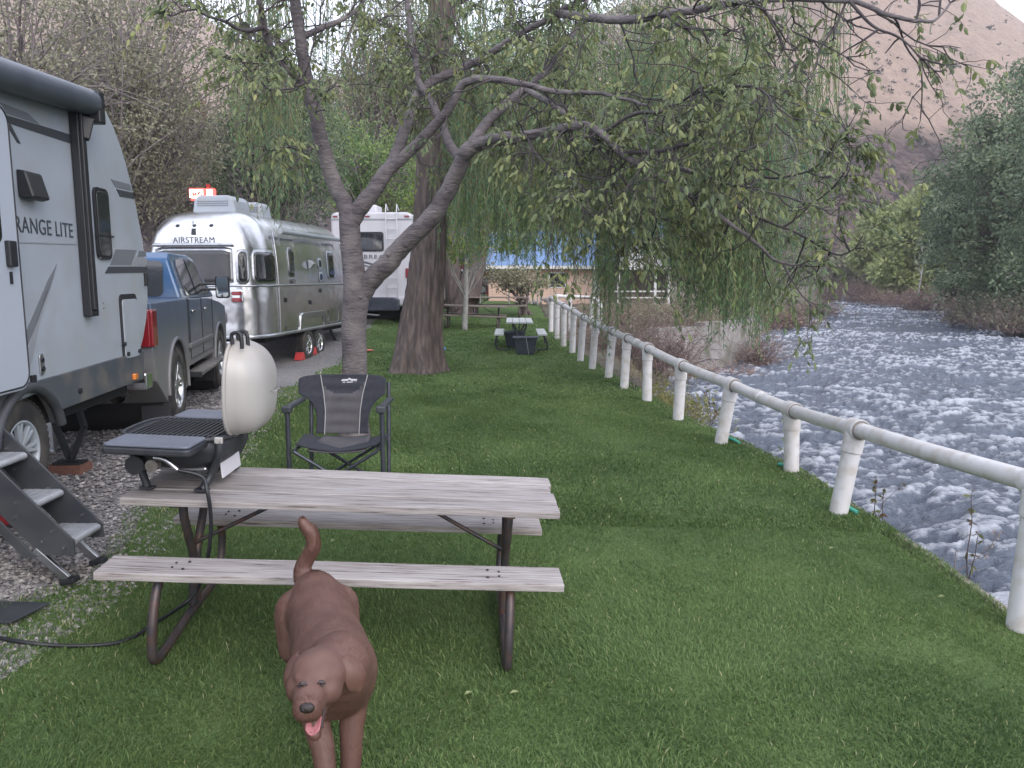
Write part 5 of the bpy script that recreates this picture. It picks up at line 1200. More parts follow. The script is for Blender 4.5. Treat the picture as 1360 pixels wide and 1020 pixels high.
q = W(273.5, 200, 42); m = MB(); m.tube([(0, 0, -1), (0, 0, 13.4)], [.18, .12], 12); b = m.build('pole', mat('brown_pole', (.20, .10, .075), .9, col2=(.13, .065, .05), scale=3, stretch=(6, 6, .4), bump=.4)); 
up = empty('utility_pole', (q.x, 42, 0)); b.parent = up; tag(up, 'tall brown wooden utility pole rising through the trees behind the silver trailer', 'utility pole')
zt = W(273, 134, 42).z; b.data.transform(Matrix.Diagonal((1, 1, zt/13.4, 1)))
m = MB(); m.box((0, -.1, zt-.35), (1.6, .12, .12)); m.tube([(-.25, -.1, zt-.3), (-.25, -.1, zt-.1)], .04, 8); m.build('crossarm', M_plank2, up)
# ================================================================ TREES AND PLANTS
M_bark = mat('grey_smooth_bark', (.125, .108, .113), .88, col2=(.068, .058, .064), scale=7, stretch=(.9, .9, 2.6), bump=2.2, bscale=17, col3=(.19, .168, .168), scale3=2.6, contrast=(.42, .68))
M_bark2 = mat('furrowed_bark', (.165, .13, .115), .95, col2=(.075, .060, .058), scale=9, stretch=(1.6, 1.6, .28), bump=3, bscale=12, contrast=(.3, .6))
M_barkw = mat('pale_bark', (.34, .33, .31), .9, col2=(.22, .21, .2), scale=6, bump=.6)
M_twig = mat('twig', (.045, .038, .045), .9, col2=(.08, .068, .07), scale=5)
M_whitewash = mat('faded_paint_bark', (.30, .28, .28), .9, col2=(.17, .145, .145), scale=9, stretch=(3, 3, .8), bump=1.2, bscale=20, contrast=(.35, .6))
class Tubes:
    """vectorised thin branches: n-sided tubes collected in one mesh"""
    def __init__(s, n=5): s.n = n; s.V = []; s.T = []; s.off = 0
    def add(s, P, r):
        P = np.array([tuple(p) for p in P]); k = len(P); r = np.broadcast_to(np.asarray(r, float), k)
        T = np.gradient(P, axis=0); T /= np.maximum(np.linalg.norm(T, axis=1, keepdims=True), 1e-9)
        a = np.array([.31, .17, .93]) if abs(T[0][2]) < .9 else np.array([.95, .2, .1])
        x = np.cross(T, a); x /= np.maximum(np.linalg.norm(x, axis=1, keepdims=True), 1e-9); y = np.cross(T, x)
        an = np.arange(s.n)*2*np.pi/s.n
        V = P[:, None]+(x[:, None]*np.cos(an)[None, :, None]+y[:, None]*np.sin(an)[None, :, None])*r[:, None, None]
        s.V.append(V.reshape(-1, 3)); i = np.arange(k-1)[:, None]*s.n; j = np.arange(s.n)[None]; j2 = (j+1) % s.n
        s.T.append(np.stack([i+j, i+j2, i+s.n+j2, i+s.n+j], -1).reshape(-1, 4)+s.off); s.off += k*s.n
    def build(s, name, m, parent=None, origin=(0, 0, 0)): return npmesh(name, np.concatenate(s.V)-np.array(origin), np.concatenate(s.T), m, parent=parent, smooth=True)
def rdir(g, v=None, k=1.0):
    d = g.normal(size=3); d /= np.linalg.norm(d)
    if v is not None: d = np.asarray(v)+d*k
    return d/np.linalg.norm(d)

# ---- the near walnut-like tree
T0 = W(470, 560, 9.0); T0.z = float(gz(T0.x, 9.0)); ta = empty('leaning_tree', T0); tag(ta, 'grey smooth-barked tree with forking limbs reaching right over the lawn, behind the camp chair', 'tree')
TO = np.array(T0)
def wp(L): return [W(*p) for p in L]
trunk_path = [Vector((T0.x, 9, T0.z-.1)), Vector((T0.x, 9, T0.z+.08))]+wp([(470, 540, 9), (471, 480, 9), (470, 430, 9), (473, 395, 9), (470, 360, 9), (466, 325, 9), (464, 295, 9), (463, 275, 9)])
m = MB(); m.tube([p-T0 for p in smooth_path(trunk_path, 5)], list(np.interp(np.linspace(0, 9, 46), range(10), [.24, .185, .16, .145, .143, .150, .128, .120, .118, .10])), 20)
limbs = {
 'A': ([(465, 300, 9), (458, 272, 9), (445, 245, 9), (430, 200, 8.9), (418, 150, 8.8), (408, 108, 8.7), (400, 60, 8.6), (392, 0, 8.5), (383, -90, 8.3)], .10, .05),
 'A2': ([(412, 125, 8.75), (395, 103, 8.6), (372, 82, 8.5), (356, 55, 8.4), (350, 30, 8.3), (343, -5, 8.1), (330, -70, 8)], .05, .022),
 'A3': ([(404, 48, 8.6), (430, 36, 8.7), (458, 24, 8.9), (480, 5, 9.2), (500, -35, 9.5)], .035, .015),
 'A4': ([(350, 36, 8.3), (325, 41, 8.0), (300, 29, 7.8), (275, 21, 7.6), (252, 8, 7.4)], .025, .008),
 'B': ([(465, 298, 9), (478, 276, 9), (495, 255, 9), (515, 226, 9.05)], .105, .085),
 'B1': ([(512, 230, 9.05), (526, 205, 9.2), (538, 170, 9.3), (552, 132, 9.5), (572, 110, 9.6), (600, 96, 9.7), (640, 78, 9.6), (675, 55, 9.4), (712, 34, 9.2), (740, 18, 9), (790, -10, 8.6), (850, -40, 8.3)], .075, .02),
 'B2': ([(512, 230, 9.05), (540, 205, 9.0), (570, 175, 8.85), (597, 142, 8.7), (615, 112, 8.6), (640, 105, 8.4), (690, 110, 8.1), (740, 122, 7.9), (800, 125, 7.6), (860, 140, 7.3)], .07, .012),
 'C': ([(476, 395, 9.02), (492, 372, 9), (515, 350, 8.9), (540, 322, 8.8), (572, 288, 8.7), (598, 248, 8.6), (617, 207, 8.4), (634, 187, 8.3)], .125, .078),
 'Ca': ([(628, 192, 8.3), (660, 183, 8.1), (700, 180, 7.9), (740, 172, 7.8), (775, 167, 7.7), (800, 178, 7.5), (825, 203, 7.4), (850, 220, 7.3), (885, 240, 7.2), (920, 262, 7.1), (960, 290, 7.0), (1000, 320, 6.9), (1032, 347, 6.8), (1062, 352, 6.7)], .058, .008),
 'Cb': ([(624, 196, 8.38), (645, 165, 8.6), (670, 140, 8.8), (695, 120, 9.0), (722, 98, 9.2), (752, 60, 9.3), (775, 15, 9.4), (790, -40, 9.5)], .062, .02),
 'Cc': ([(614, 212, 8.45), (598, 194, 8.8), (587, 165, 9.0), (571, 132, 9.3), (556, 107, 9.5), (549, 60, 9.8), (541, 10, 10), (536, -60, 10)], .055, .03),
 'Cd': ([(697, 118, 9.0), (725, 134, 8.4), (755, 154, 8), (782, 172, 7.7)], .035, .025),
 'Ce': ([(636, 196, 8.35), (655, 190, 8.5), (685, 187, 8.9), (720, 184, 9.4), (770, 190, 9.9), (830, 205, 10.3), (900, 220, 10.6), (960, 245, 10.8)], .042, .01),
 'D': ([(740, 18, 9), (790, 24, 8.2), (840, 26, 7.8), (880, 19, 7.5), (930, 12, 7.3), (980, 3, 7.1), (1040, -2, 6.9), (1100, 0, 6.7), (1140, 3, 6.6), (1180, 20, 6.5), (1215, 27, 6.45), (1243, 26, 6.4), (1262, 4, 6.4)], .045, .008),
 'D1': ([(1128, 1, 6.6), (1160, 35, 6.5), (1195, 50, 6.4), (1222, 76, 6.3)], .014, .005),
 'D3': ([(1000, 0, 7.0), (1030, 30, 6.9), (1060, 45, 6.8), (1095, 60, 6.7), (1124, 76, 6.65)], .012, .004),
 'D4': ([(885, 20, 7.4), (905, 35, 7.3), (940, 40, 7.25), (975, 50, 7.2), (1015, 61, 7.1)], .014, .004),
 'D5': ([(1010, 2, 6.95), (1030, 40, 6.9), (1042, 68, 6.85), (1056, 86, 6.8)], .011, .004),
 'E': ([(825, 203, 7.4), (880, 200, 7.2), (930, 190, 7.0), (980, 215, 6.9), (1020, 236, 6.8), (1072, 228, 6.7), (1102, 206, 6.6)], .022, .005),
 'E2': ([(920, 262, 7.1), (960, 265, 6.9), (1010, 290, 6.8), (1060, 310, 6.7), (1110, 338, 6.6), (1136, 330, 6.5)], .02, .005),
 'E3': ([(800, 178, 7.5), (840, 152, 7.2), (880, 148, 7), (930, 122, 6.8), (985, 114, 6.7), (1020, 125, 6.6)], .02, .005),
 'E5': ([(860, 228, 7.3), (900, 225, 7.5), (960, 240, 7.8), (1020, 255, 8.0), (1080, 270, 8.2), (1110, 262, 8.3)], .018, .005),
 'F': ([(778, 168, 7.7), (792, 190, 7.6), (812, 215, 7.5), (832, 245, 7.4), (850, 272, 7.3), (880, 290, 7.2)], .018, .005),
 'F2': ([(700, 181, 7.9), (712, 205, 7.7), (735, 230, 7.5), (760, 262, 7.4), (790, 280, 7.3)], .014, .005),
 'G': ([(408, 108, 8.7), (385, 118, 8.2), (360, 118, 7.8), (335, 112, 7.4)], .014, .004),
 'G2': ([(430, 190, 8.9), (405, 200, 8.4), (380, 195, 8.0), (355, 200, 7.6)], .014, .004),
}
g = np.random.default_rng(12)
TB = Tubes(6); LP, LD_, LN_, LL, LW_, LT = [], [], [], [], [], []
def compound(p, d, s=1.0):
    """drooping leaf of several leaflets on one stalk"""
    d = np.asarray(d, float); d /= np.linalg.norm(d); L = g.uniform(.13, .24)*s; n = g.integers(4, 8); side = np.cross(d, [0, 0, 1.0])+1e-6; side /= np.linalg.norm(side)
    tone = np.clip(g.normal(.40, .2), 0, 1); P = []
    for i in range(n):
        t = (i//2+1)/(n/2+.5) if i < n-1 else 1.0; sg = (1 if i % 2 else -1) if i < n-1 else 0
        q = p+d*L*t+np.array([0, 0, -L*t*t*.55]); P.append(q)
        LP.append(q); dd = d*.55+side*sg*.8+np.array([0, 0, -.75+g.normal()*.2])+g.normal(size=3)*.15; LD_.append(dd); LN_.append(np.array([0, 0, 1.0])+g.normal(size=3)*.5)
        LL.append(g.uniform(.05, .10)*s); LW_.append(LL[-1]*g.uniform(.36, .50)); LT.append(np.clip(tone+g.normal()*.07, 0, 1))
    TB.add([p, p+d*L*.5+np.array([0, 0, -L*.13]), p+d*L+np.array([0, 0, -L*.5])], [.0025, .002, .0012])
def twig(p, d, L, r, lv, dens=1.0):
    n = max(3, int(L/.10)); P = [np.array(p)]; d = np.array(d, float)
    for i in range(n):
        d = d+g.normal(size=3)*.24+np.array([0, 0, -.02 if i < n*.6 else .05]); d /= np.linalg.norm(d); P.append(P[-1]+d*L/n)
        if lv > 0 and g.random() < .50: twig(P[-1], rdir(g, d*.9, .9), L*g.uniform(.35, .6), r*.6, lv-1, dens)
        if i > 0 and g.random() < (.12 if lv > 0 else .20)*dens: compound(P[-1], rdir(g, d, .9))
    if g.random() < .85*dens:
        for q in range(g.integers(1, 4) if dens > .5 else 1): compound(P[-1], rdir(g, d, .7))
    TB.add(P, np.linspace(r, max(.0025, r*.45), len(P)))
for k, (L, r0, r1) in limbs.items():
    P = smooth_path(wp(L), 5); n = len(P)
    P = [p+Vector(g.normal(size=3)*min(.005, r0*.06)) if 0 < i < n-1 else p for i, p in enumerate(P)]
    rr = np.interp(np.linspace(0, 1, n), [0, 1], [r0, r1])
    if r0 > .03: m.tube([p-T0 for p in P], list(rr), 14)
    else: TB.add(P, rr)
    cum = 0; start = {'C': 99, 'B': 99, 'A': .45, 'Cc': .3, 'B1': .3, 'B2': .3, 'Ca': .15, 'Cb': .25, 'Ce': .25}.get(k, .12)
    for i in range(1, n-1):
        cum += (P[i]-P[i-1]).length
        if i/n < start: continue
        if cum > .17:
            cum = 0; t = np.array((P[i+1]-P[i-1]).normalized()); dens = 1.0 if k[0] in 'CEF' else .75
            if k in ('D1', 'D3', 'D4', 'D5'): dens = .45
            if k == 'D' and i/n > .6: dens = .45
            if k == 'A': dens = .7
            Lg = g.uniform(.45, 1.05) if k not in ('D1', 'D3', 'D4', 'D5', 'G', 'G2', 'A4') else g.uniform(.15, .4)
            if k in ('E2', 'Ca', 'E5', 'E') and i/n > .5: Lg *= .55
            d = rdir(g, t*.7+np.array([0, 0, .12 if k in ('E2', 'Ca') and i/n > .5 else -.05]), 1.1); twig(np.array(P[i]), d, Lg, .010, 2 if Lg > .6 else 1, dens)
    if r1 < .03:
        e = np.array(P[-1]); t = np.array((P[-1]-P[-2]).normalized())
        for q in range(3): twig(e, rdir(g, t+np.array([0, 0, .3 if k in ('E2', 'Ca') else 0]), .5), g.uniform(.15, .4), .006, 1, .9 if k[0] != 'D' else .4)
tr = m.build('trunk', M_bark, ta)
# knots and collars
for (px, py, Y, r) in ((516, 338, 8.76, .03), (478, 395, 8.88, .035)): m = MB(); m.ell(np.array(W(px, py, Y))-TO, (r, r*.7, r*.8), (g.random(), g.random(), g.random()), 12, 8); m.build('knot', M_bark, ta)
TB.build('twigs', M_twig, ta, T0)
M_leafA = leafmat('walnut_leaf', [(0.088, 0.118, 0.068), (0.136, 0.168, 0.085), (0.183, 0.218, 0.100), (0.242, 0.269, 0.110), (0.342, 0.336, 0.140)], .35, .45)
V, T = bigleaves(np.array(LP)-TO, np.array(LD_), np.array(LN_), np.array(LL), np.array(LW_), .14)
npmesh('crown', V, T, M_leafA, np.repeat(LT, 8), parent=ta)
print('walnut leaflets', len(LP))

# ---- the big willow
TW0 = W(556, 482, 16); TW0.z = float(gz(TW0.x, 16)); wt = empty('willow_tree', TW0); tag(wt, 'huge old willow with thick furrowed trunk and long hanging green curtains', 'tree')
tp = smooth_path([Vector((TW0.x, 16, TW0.z-.15)), Vector((TW0.x-.02, 16, TW0.z+.1))]+wp([(556, 462, 16), (559, 430, 16), (565, 380, 16), (571, 300, 16), (575, 200, 16), (577, 130, 16), (582, 60, 16), (590, 0, 16), (596, -70, 16)]), 6)
tr_ = np.interp(np.linspace(0, 10, len(tp)), range(11), [.68, .56, .48, .42, .37, .33, .31, .29, .27, .25, .22])
m = MB(); NU, NV = 130, 170
def wtr(u, v):
    i = v*(len(tp)-1); i0 = min(int(i), len(tp)-2); f = i-i0; c = tp[i0].lerp(tp[i0+1], f); r = tr_[i0]*(1-f)+tr_[i0+1]*f; a = u*2*math.pi
    z = c.z; ax, ay = math.cos(a), math.sin(a)
    fur = float(1-abs(2*vnoise(ax*6+9+z*.25, ay*6+z*.9+9, 5)-1)); fi_ = float(vnoise(ax*16+40+z*.5, ay*16+z*1.6+40, 6))
    flare = .10*max(0, 1-(z-TW0.z)/.8)**2*math.sin(a*5+1)
    rr = r*(1+.15*(fur**1.6-.5)+.07*(fi_-.5)+flare); return Vector((c.x+ax*rr, c.y+ay*rr, z))-TW0
m.grid(wtr, NU, NV)
trw = m.build('trunk', M_bark2, wt)
g = np.random.default_rng(21); TBw = Tubes(5); m = MB(); SP = []; 
WT = np.array(TW0)
for (dx_, dy_, zt_, r) in ((4.5, -1, 8.4, .16), (7.0, -2.5, 7.6, .13), (2, 3, 9, .15), (-3, -1, 8.3, .14), (6, 2, 8, .12), (-4, 2, 8.5, .12), (2.5, -4, 8.2, .12)):
    a = np.array(W(588, 10, 16)); b = WT+np.array([dx_, dy_, zt_]); mid = (a+b)/2+np.array([0, 0, 1.2]); m.tube([Vector(p-WT) for p in (a, (a+mid)/2+np.array([0, 0, .3]), mid, (mid+b)/2+np.array([0, 0, .2]), b)], [r*1.4, r*1.2, r, r*.7, r*.35], 8)
m.build('limbs', M_bark2, wt)
prof_x = [300, 330, 345, 385, 400, 430, 470, 500, 560, 600, 640, 680, 715, 740, 765, 785, 800, 815, 832, 850, 880, 893, 910, 930, 960, 985, 1003, 1012, 1035, 1060, 1075, 1085, 1110]
prof_y = [150, 240, 290, 300, 215, 225, 190, 200, 180, 345, 355, 350, 362, 345, 380, 400, 440, 445, 372, 365, 365, 385, 425, 425, 430, 440, 470, 400, 330, 300, 430, 330, 200]
stP, stD, stL, stT = [], [], [], []
def strand(x, y, zt_, zb, tone, lf=1.0, sway=None):
    n = max(4, int((zt_-zb)/.16)); ph = g.uniform(0, 6); k = np.linspace(0, 1, n); sw = g.normal(size=2)*.22 if sway is None else sway
    z = zt_+(zb-zt_)*k; X = x+sw[0]*np.sin(k*1.6+.1)+.05*np.sin(k*7+ph)*k; Y_ = y+sw[1]*np.sin(k*1.6)+.05*np.cos(k*6+ph)*k
    P = np.stack([X, Y_, z], 1); TBw.add(P, np.linspace(.008, .003, n))
    nl = int((zt_-zb)*24*lf); t = g.random(nl); q = np.stack([np.interp(t, k, X), np.interp(t, k, Y_), np.interp(t, k, z)], 1)
    a = g.random(nl)*6.28; d = np.stack([np.cos(a)*.55, np.sin(a)*.55, -.9+g.normal(size=nl)*.25], 1)
    stP.append(q); stD.append(d); stL.append(g.uniform(.07, .13, nl)); stT.append(np.clip(tone+g.normal(size=nl)*.10, 0, 1))
for i in range(2100):
    px = g.choice([g.uniform(590, 1010), g.uniform(600, 870), g.uniform(880, 1015), g.uniform(300, 600), g.uniform(335, 390), g.uniform(1000, 1110)], p=[.26, .30, .28, .08, .04, .04])
    Y_ = g.uniform(13.2, 19.5) if px < 860 else g.uniform(11.5, 15.5)
    if 330 < px < 395: Y_ = g.uniform(12, 14.5)
    pb = np.interp(px, prof_x, prof_y)-abs(g.normal())*55*(1 if px > 590 else 1.2)+g.uniform(-8, 4)
    if g.random() < .35: pb -= g.uniform(20, 160)
    b = W(px, pb, Y_); top = b.z+g.uniform(1.2, 3.4)
    if pb < -20: continue
    tone = .35+.3*(float(vnoise(px/45.0, Y_*.6, 8))-.5)*2+g.normal()*.06
    strand(b.x, Y_, min(top, 9.5), b.z, tone, 1.0 if px > 590 else .6)
# a few single strands seen hanging clear of the rest
for px, pb, Y_ in ((1078, 440, 12.0), (1070, 425, 12.2), (1084, 405, 12), (935, 470, 13.2), (938, 455, 13.3), (1003, 475, 13.0), (1000, 455, 13), (958, 462, 13), (795, 470, 15.5), (806, 480, 15.3), (802, 455, 15.6), (790, 440, 15.4), (362, 300, 12.8), (372, 306, 12.6), (355, 290, 13)):
    b = W(px, pb, Y_); strand(b.x, Y_, b.z+g.uniform(1.6, 2.6), b.z, .33, 1.3, (0.05, 0))
P = np.concatenate(stP)-WT; D = np.concatenate(stD); Lf = np.concatenate(stL)
V, T = leaves(P, D, g.normal(size=P.shape), Lf, Lf*.19, .2)
M_leafW = leafmat('willow_leaf', [(0.065, 0.134, 0.089), (0.113, 0.199, 0.103), (0.184, 0.281, 0.123), (0.281, 0.356, 0.139), (0.432, 0.454, 0.168)], .35, .5)
npmesh('crown', V, T, M_leafW, np.repeat(np.concatenate(stT), 2), parent=wt); print('willow leaves', len(P))
TBw.build('strands', mat('willow_strand', (.13, .12, .06), .8), wt, WT)

# ---- generic leafy tree / shrub
def leafy(name, label, cat, base, crowns, nclump, per, ls, lm, bark, trunk_r, seed, group=None, clump_r=.5, shell=.55, trunk_top=None, stems=1, lw=.5, droop=-.1, lean=0, tone=(.5, .16), branch_frac=.35, kind=None):
    g = np.random.default_rng(seed); base = np.array(base, float); t = empty(name, tuple(base)); tag(t, label, cat, group)
    C = []; vol = np.array([c[3]*c[4]*c[5] for c in crowns]); vol = vol/vol.sum()
    for i in range(nclump):
        c = crowns[g.choice(len(crowns), p=vol)]; d = rdir(g); rad = (shell+(1-shell)*g.random())**.6; q = np.array(c[:3])+d*np.array(c[3:6])*rad*(.82+.36*float(vnoise(d[0]*2.4+5, d[2]*2.4+d[1]*2+5, seed)))
        if q[2] < .15: q[2] = .15+g.random()*.4
        C.append(q)
    C = np.array(C); topz = trunk_top or max(c[2] for c in crowns); TBx = Tubes(5)
    cc = np.average(np.array([c[:3] for c in crowns]), axis=0, weights=vol)
    roots = []
    for s_ in range(stems):
        e = np.array([cc[0]*(.6 if not lean else .02)+g.normal()*.3*(stems > 1)*2, cc[1]*.6+g.normal()*.3*(stems > 1), topz*g.uniform(.8, 1.0)]); b0 = np.array([g.normal()*.12*(stems > 1)*2, 0, -.2]); k = 9
        P = [b0+(e-b0)*q+np.array([math.sin(q*3+s_)*trunk_r*.9, math.cos(q*4+s_)*trunk_r*.6, 0])*min(1, q*2) for q in np.linspace(0, 1, k)]
        roots.append(P); 
    mt_ = Tubes(12)
    for P in roots: mt_.add(P, np.linspace(trunk_r*1.25, trunk_r*.30, len(P)))
    mt_.build('trunk', bark, t)
    for q in C[g.random(len(C)) < branch_frac]:
        P0 = roots[g.integers(len(roots))]; j = g.integers(3, len(P0)); s0 = P0[j]
        if s0[2] > q[2]+.5: s0 = P0[3]
        mid = (s0+q)/2+g.normal(size=3)*np.linalg.norm(q-s0)*.10+np.array([0, 0, .12*np.linalg.norm(q-s0)]); TBx.add([s0, (s0+mid)/2+g.normal(size=3)*.05, mid, (mid+q)/2+g.normal(size=3)*.05, q], np.array([.30, .24, .17, .11, .05])*trunk_r*g.uniform(.6, 1.1))
    if TBx.V: TBx.build('branches', bark, t)
    n = nclump*per; ci = np.repeat(np.arange(nclump), per); d = nrmz(g.normal(size=(n, 3))); P = C[ci]+d*(g.random((n, 1))**.5)*clump_r*np.repeat(g.uniform(.6, 1.3, nclump), per)[:, None]*np.array([1, 1, .75])
    D = d+g.normal(size=(n, 3))*.5+np.array([0, 0, droop]); Ls_ = ls*g.uniform(.6, 1.4, n)
    tn = np.clip(np.repeat(g.normal(tone[0], tone[1], nclump), per)+g.normal(size=n)*.08, 0, 1)
    V, T = leaves(P, D, g.normal(size=(n, 3)), Ls_, Ls_*lw, .15)
    npmesh('crown', V, T, lm, np.repeat(tn, 2), parent=t); return t
ML_olive = leafmat('olive_leaf', [(.10, .092, .072), (.155, .150, .105), (.210, .210, .140), (.275, .272, .175), (.36, .345, .24)], .3)
ML_green = leafmat('green_leaf', [(0.044, 0.100, 0.044), (0.090, 0.170, 0.060), (0.160, 0.250, 0.084), (0.250, 0.330, 0.110), (0.360, 0.420, 0.160)], .35)
ML_lime = leafmat('lime_leaf', [(0.090, 0.150, 0.030), (0.150, 0.225, 0.045), (0.225, 0.300, 0.060), (0.315, 0.390, 0.105), (0.450, 0.495, 0.240)], .4)
ML_grey = leafmat('grey_green_leaf', [(.050, .080, .048), (.105, .150, .088), (.165, .215, .125), (.230, .28, .165), (.31, .36, .22)], .3)
ML_pale = leafmat('pale_green_leaf', [(0.168, 0.203, 0.084), (0.224, 0.266, 0.112), (0.294, 0.336, 0.140), (0.364, 0.406, 0.168), (0.434, 0.462, 0.224)], .35)
ML_dry = leafmat('dry_leaf', [(0.126, 0.084, 0.070), (0.210, 0.140, 0.119), (0.294, 0.210, 0.168), (0.378, 0.294, 0.210), (0.462, 0.392, 0.266)], .2)
M_bgbark = mat('far_bark', (.17, .14, .145), .95, col2=(.24, .21, .21), scale=3)
def at(px, Y, z=None):
    x = W(px, 368, Y).x; return (x, Y, gh(x, Y) if z is None else z)
def cr(px, py, Y, rx, ry, rz, b):
    q = W(px, py, Y); return (q.x-b[0], Y-b[1], q.z-b[2], rx, ry, rz)
BG = [
 ('broadleaf_tree', 'sparse olive-brown tree rising behind the near white trailer at far left', at(40, 19), [(20, 60, 19, 3.4, 3, 3.2), (110, 130, 20, 2.6, 3, 2.6), (-60, 150, 19, 3, 3, 3)], 580, 48, 0.089, ML_olive, .16, .55, .5),
 ('broadleaf_tree', 'olive-brown tree with bare twigs behind the blue pickup and near trailer', at(170, 24), [(190, 60, 24, 3.2, 3, 3.4), (150, 190, 23, 2.8, 2.5, 2.8), (222, 185, 24, 1.5, 2.3, 2.2)], 634, 48, 0.096, ML_olive, .17, .6, .5),
 ('broadleaf_tree', 'smaller olive tree beside the glowing sign, above the silver trailer', at(235, 30), [(220, 250, 30, 2.8, 2.5, 2.0), (170, 230, 30, 2.5, 2.5, 2.5), (285, 235, 30, 1.2, 2, 1.6)], 405, 48, 0.104, ML_olive, .15, .5, .5),
 ('broadleaf_tree', 'wispy grey-green tree between the utility pole and the forked trunk', at(352, 29), [(362, 165, 29, 1.7, 2, 2.4), (335, 220, 29, 1.9, 2, 2.6), (395, 200, 29, 1.8, 2, 2.8)], 486, 70, 0.104, ML_grey, .15, .55, .3),
 ('broadleaf_tree', 'green tree behind the roof of the white square trailer', at(500, 38), [(490, 230, 38, 3.0, 2.5, 2.4), (440, 215, 38, 2.4, 2.5, 2.6), (540, 240, 38, 2.4, 2.5, 2.2)], 420, 60, 0.118, ML_green, .2, .6, .55),
 ('broadleaf_tree', 'tall dull green tree behind the upper limbs of the forked tree', at(480, 44), [(470, 150, 44, 3.8, 3, 3.8), (540, 130, 44, 4.0, 3, 4.2), (520, 60, 44, 3.0, 3, 2.8)], 560, 60, 0.148, ML_olive, .25, .8, .35),
 ('broadleaf_tree', 'dense mid-green tree right of the big trunk behind the hanging curtains', at(700, 43), [(680, 200, 43, 4.6, 3, 4.6), (640, 110, 43, 4.5, 3, 4.0), (760, 130, 43, 4.6, 3, 4.6)], 640, 60, 0.148, ML_green, .28, .8, .4),
 ('broadleaf_tree', 'dull green tree behind the lattice porch', at(860, 46), [(850, 210, 46, 4.6, 3, 3.8), (910, 150, 46, 4.6, 3, 5.0), (820, 90, 46, 4.2, 3, 4.6)], 640, 60, 0.148, ML_grey, .28, .8, .35),
 ('broadleaf_tree', 'tall grey-green riverside tree left of the water, behind the willow', at(1000, 36), [(985, 150, 36, 2.9, 2.5, 3.6), (960, 240, 35, 3.2, 2.5, 3.2), (1020, 290, 36, 2.3, 2.2, 2.6), (1040, 190, 36, 1.7, 2, 2.4), (1050, 350, 36, 1.5, 1.8, 1.6)], 640, 60, 0.111, ML_grey, .22, .6, .42),
 ('riverbank_tree', 'large grey-green tree on the far bank at the right edge', at(1350, 50), [(1350, 240, 50, 5.2, 4, 5.6), (1400, 160, 50, 5, 4, 5.0), (1310, 320, 50, 4.0, 3, 3.6), (1380, 380, 48, 4.0, 3, 2.6)], 508, 70, 0.26, ML_grey, .3, 0.92, .45),
 ('riverbank_tree', 'rounded dark green tree on the far bank, left of the large one', at(1305, 60), [(1300, 270, 60, 3.4, 4, 3.8), (1290, 340, 60, 3.0, 3.5, 3.0), (1320, 300, 60, 4.0, 3.5, 4.4), (1310, 385, 58, 3.6, 3, 2.2)], 396, 70, 0.29, ML_grey, .3, 0.92, .38),
 ('riverbank_tree', 'dark green tree hanging over the far bank at the right edge of the view', at(1410, 42), [(1415, 300, 42, 3.2, 3, 4.0), (1425, 370, 41, 3.4, 3, 2.6), (1410, 190, 42, 2.8, 3, 3.4)], 297, 70, 0.23, ML_grey, .28, 0.92, .42),
 ('riverbank_tree', 'bright lime rounded tree on the far bank below the hill', at(1185, 92), [(1190, 312, 92, 4.4, 3, 3.4), (1220, 300, 92, 4.4, 3, 3.6), (1165, 335, 92, 3.0, 3, 2.6)], 260, 70, 0.56, ML_pale, .28, 1.15, .5),
 ('riverbank_tree', 'pale yellow-green tree just right of the lime one', at(1225, 82), [(1225, 335, 82, 4.0, 3, 3.4), (1240, 300, 82, 3.6, 3, 3.6), (1205, 365, 82, 3.6, 3, 2.2)], 235, 70, 0.53, ML_pale, .28, 1.15, .38),
 ('riverbank_tree', 'olive tree among the shrubs where the river bends away', at(1140, 104), [(1135, 365, 104, 3.6, 3, 2.4), (1160, 358, 104, 4.0, 3, 2.8)], 161, 70, 0.56, ML_olive, .25, 1.15, .6),
]
for i, (nm, lab, b, cs, ncl, per, ls, lm, tr0, cr0, tn) in enumerate(BG):
    leafy(nm, lab, 'tree', b, [cr(*c, b) for c in cs], ncl, per, ls, lm, M_bgbark if ls < .25 else M_bark2, tr0, 100+i, clump_r=cr0, tone=(tn, .22), shell=.35, branch_frac=.5)
# lime tree with the thin pale trunk
b = np.array(G(617, 438)); tl_ = leafy('young_tree', 'young tree with thin pale straight trunk and lime leaves beyond the big trunk', 'tree', b, [cr(622, 300, b[1], 1.0, 1, 1.1, b), (cr(660, 290, b[1], 1.2, 1, 1.3, b)), cr(600, 330, b[1], .55, .6, .5, b), cr(690, 320, b[1], .7, .7, .6, b)], 170, 30, .11, ML_lime, M_barkw, .085, 301, lean=1, clump_r=.32, tone=(.4, .2), branch_frac=.3, trunk_top=3.4)
b = at(590, 33); leafy('broadleaf_tree', 'bright green leafy tree peeking out beside the big trunk over the white trailer', 'tree', b, [cr(585, 290, 33, 1.5, 1.3, 1.3, b), cr(598, 250, 33, 1.6, 1.3, 1.4, b)], 130, 30, .13, ML_lime, M_bark2, .15, 302, clump_r=.4, tone=(.3, .18))
b = np.array(G(700, 418)); b[1] = min(b[1], 33); leafy('crooked_tree', 'low crooked many-stemmed little tree behind the brown picnic tables', 'tree', b, [cr(690, 372, b[1], 1.1, .8, .45, b), cr(670, 366, b[1], .9, .8, .4, b), cr(708, 378, b[1], .6, .6, .35, b)], 110, 22, .12, ML_olive, M_bark2, .09, 303, stems=4, clump_r=.3, tone=(.6, .15), trunk_top=1.3)
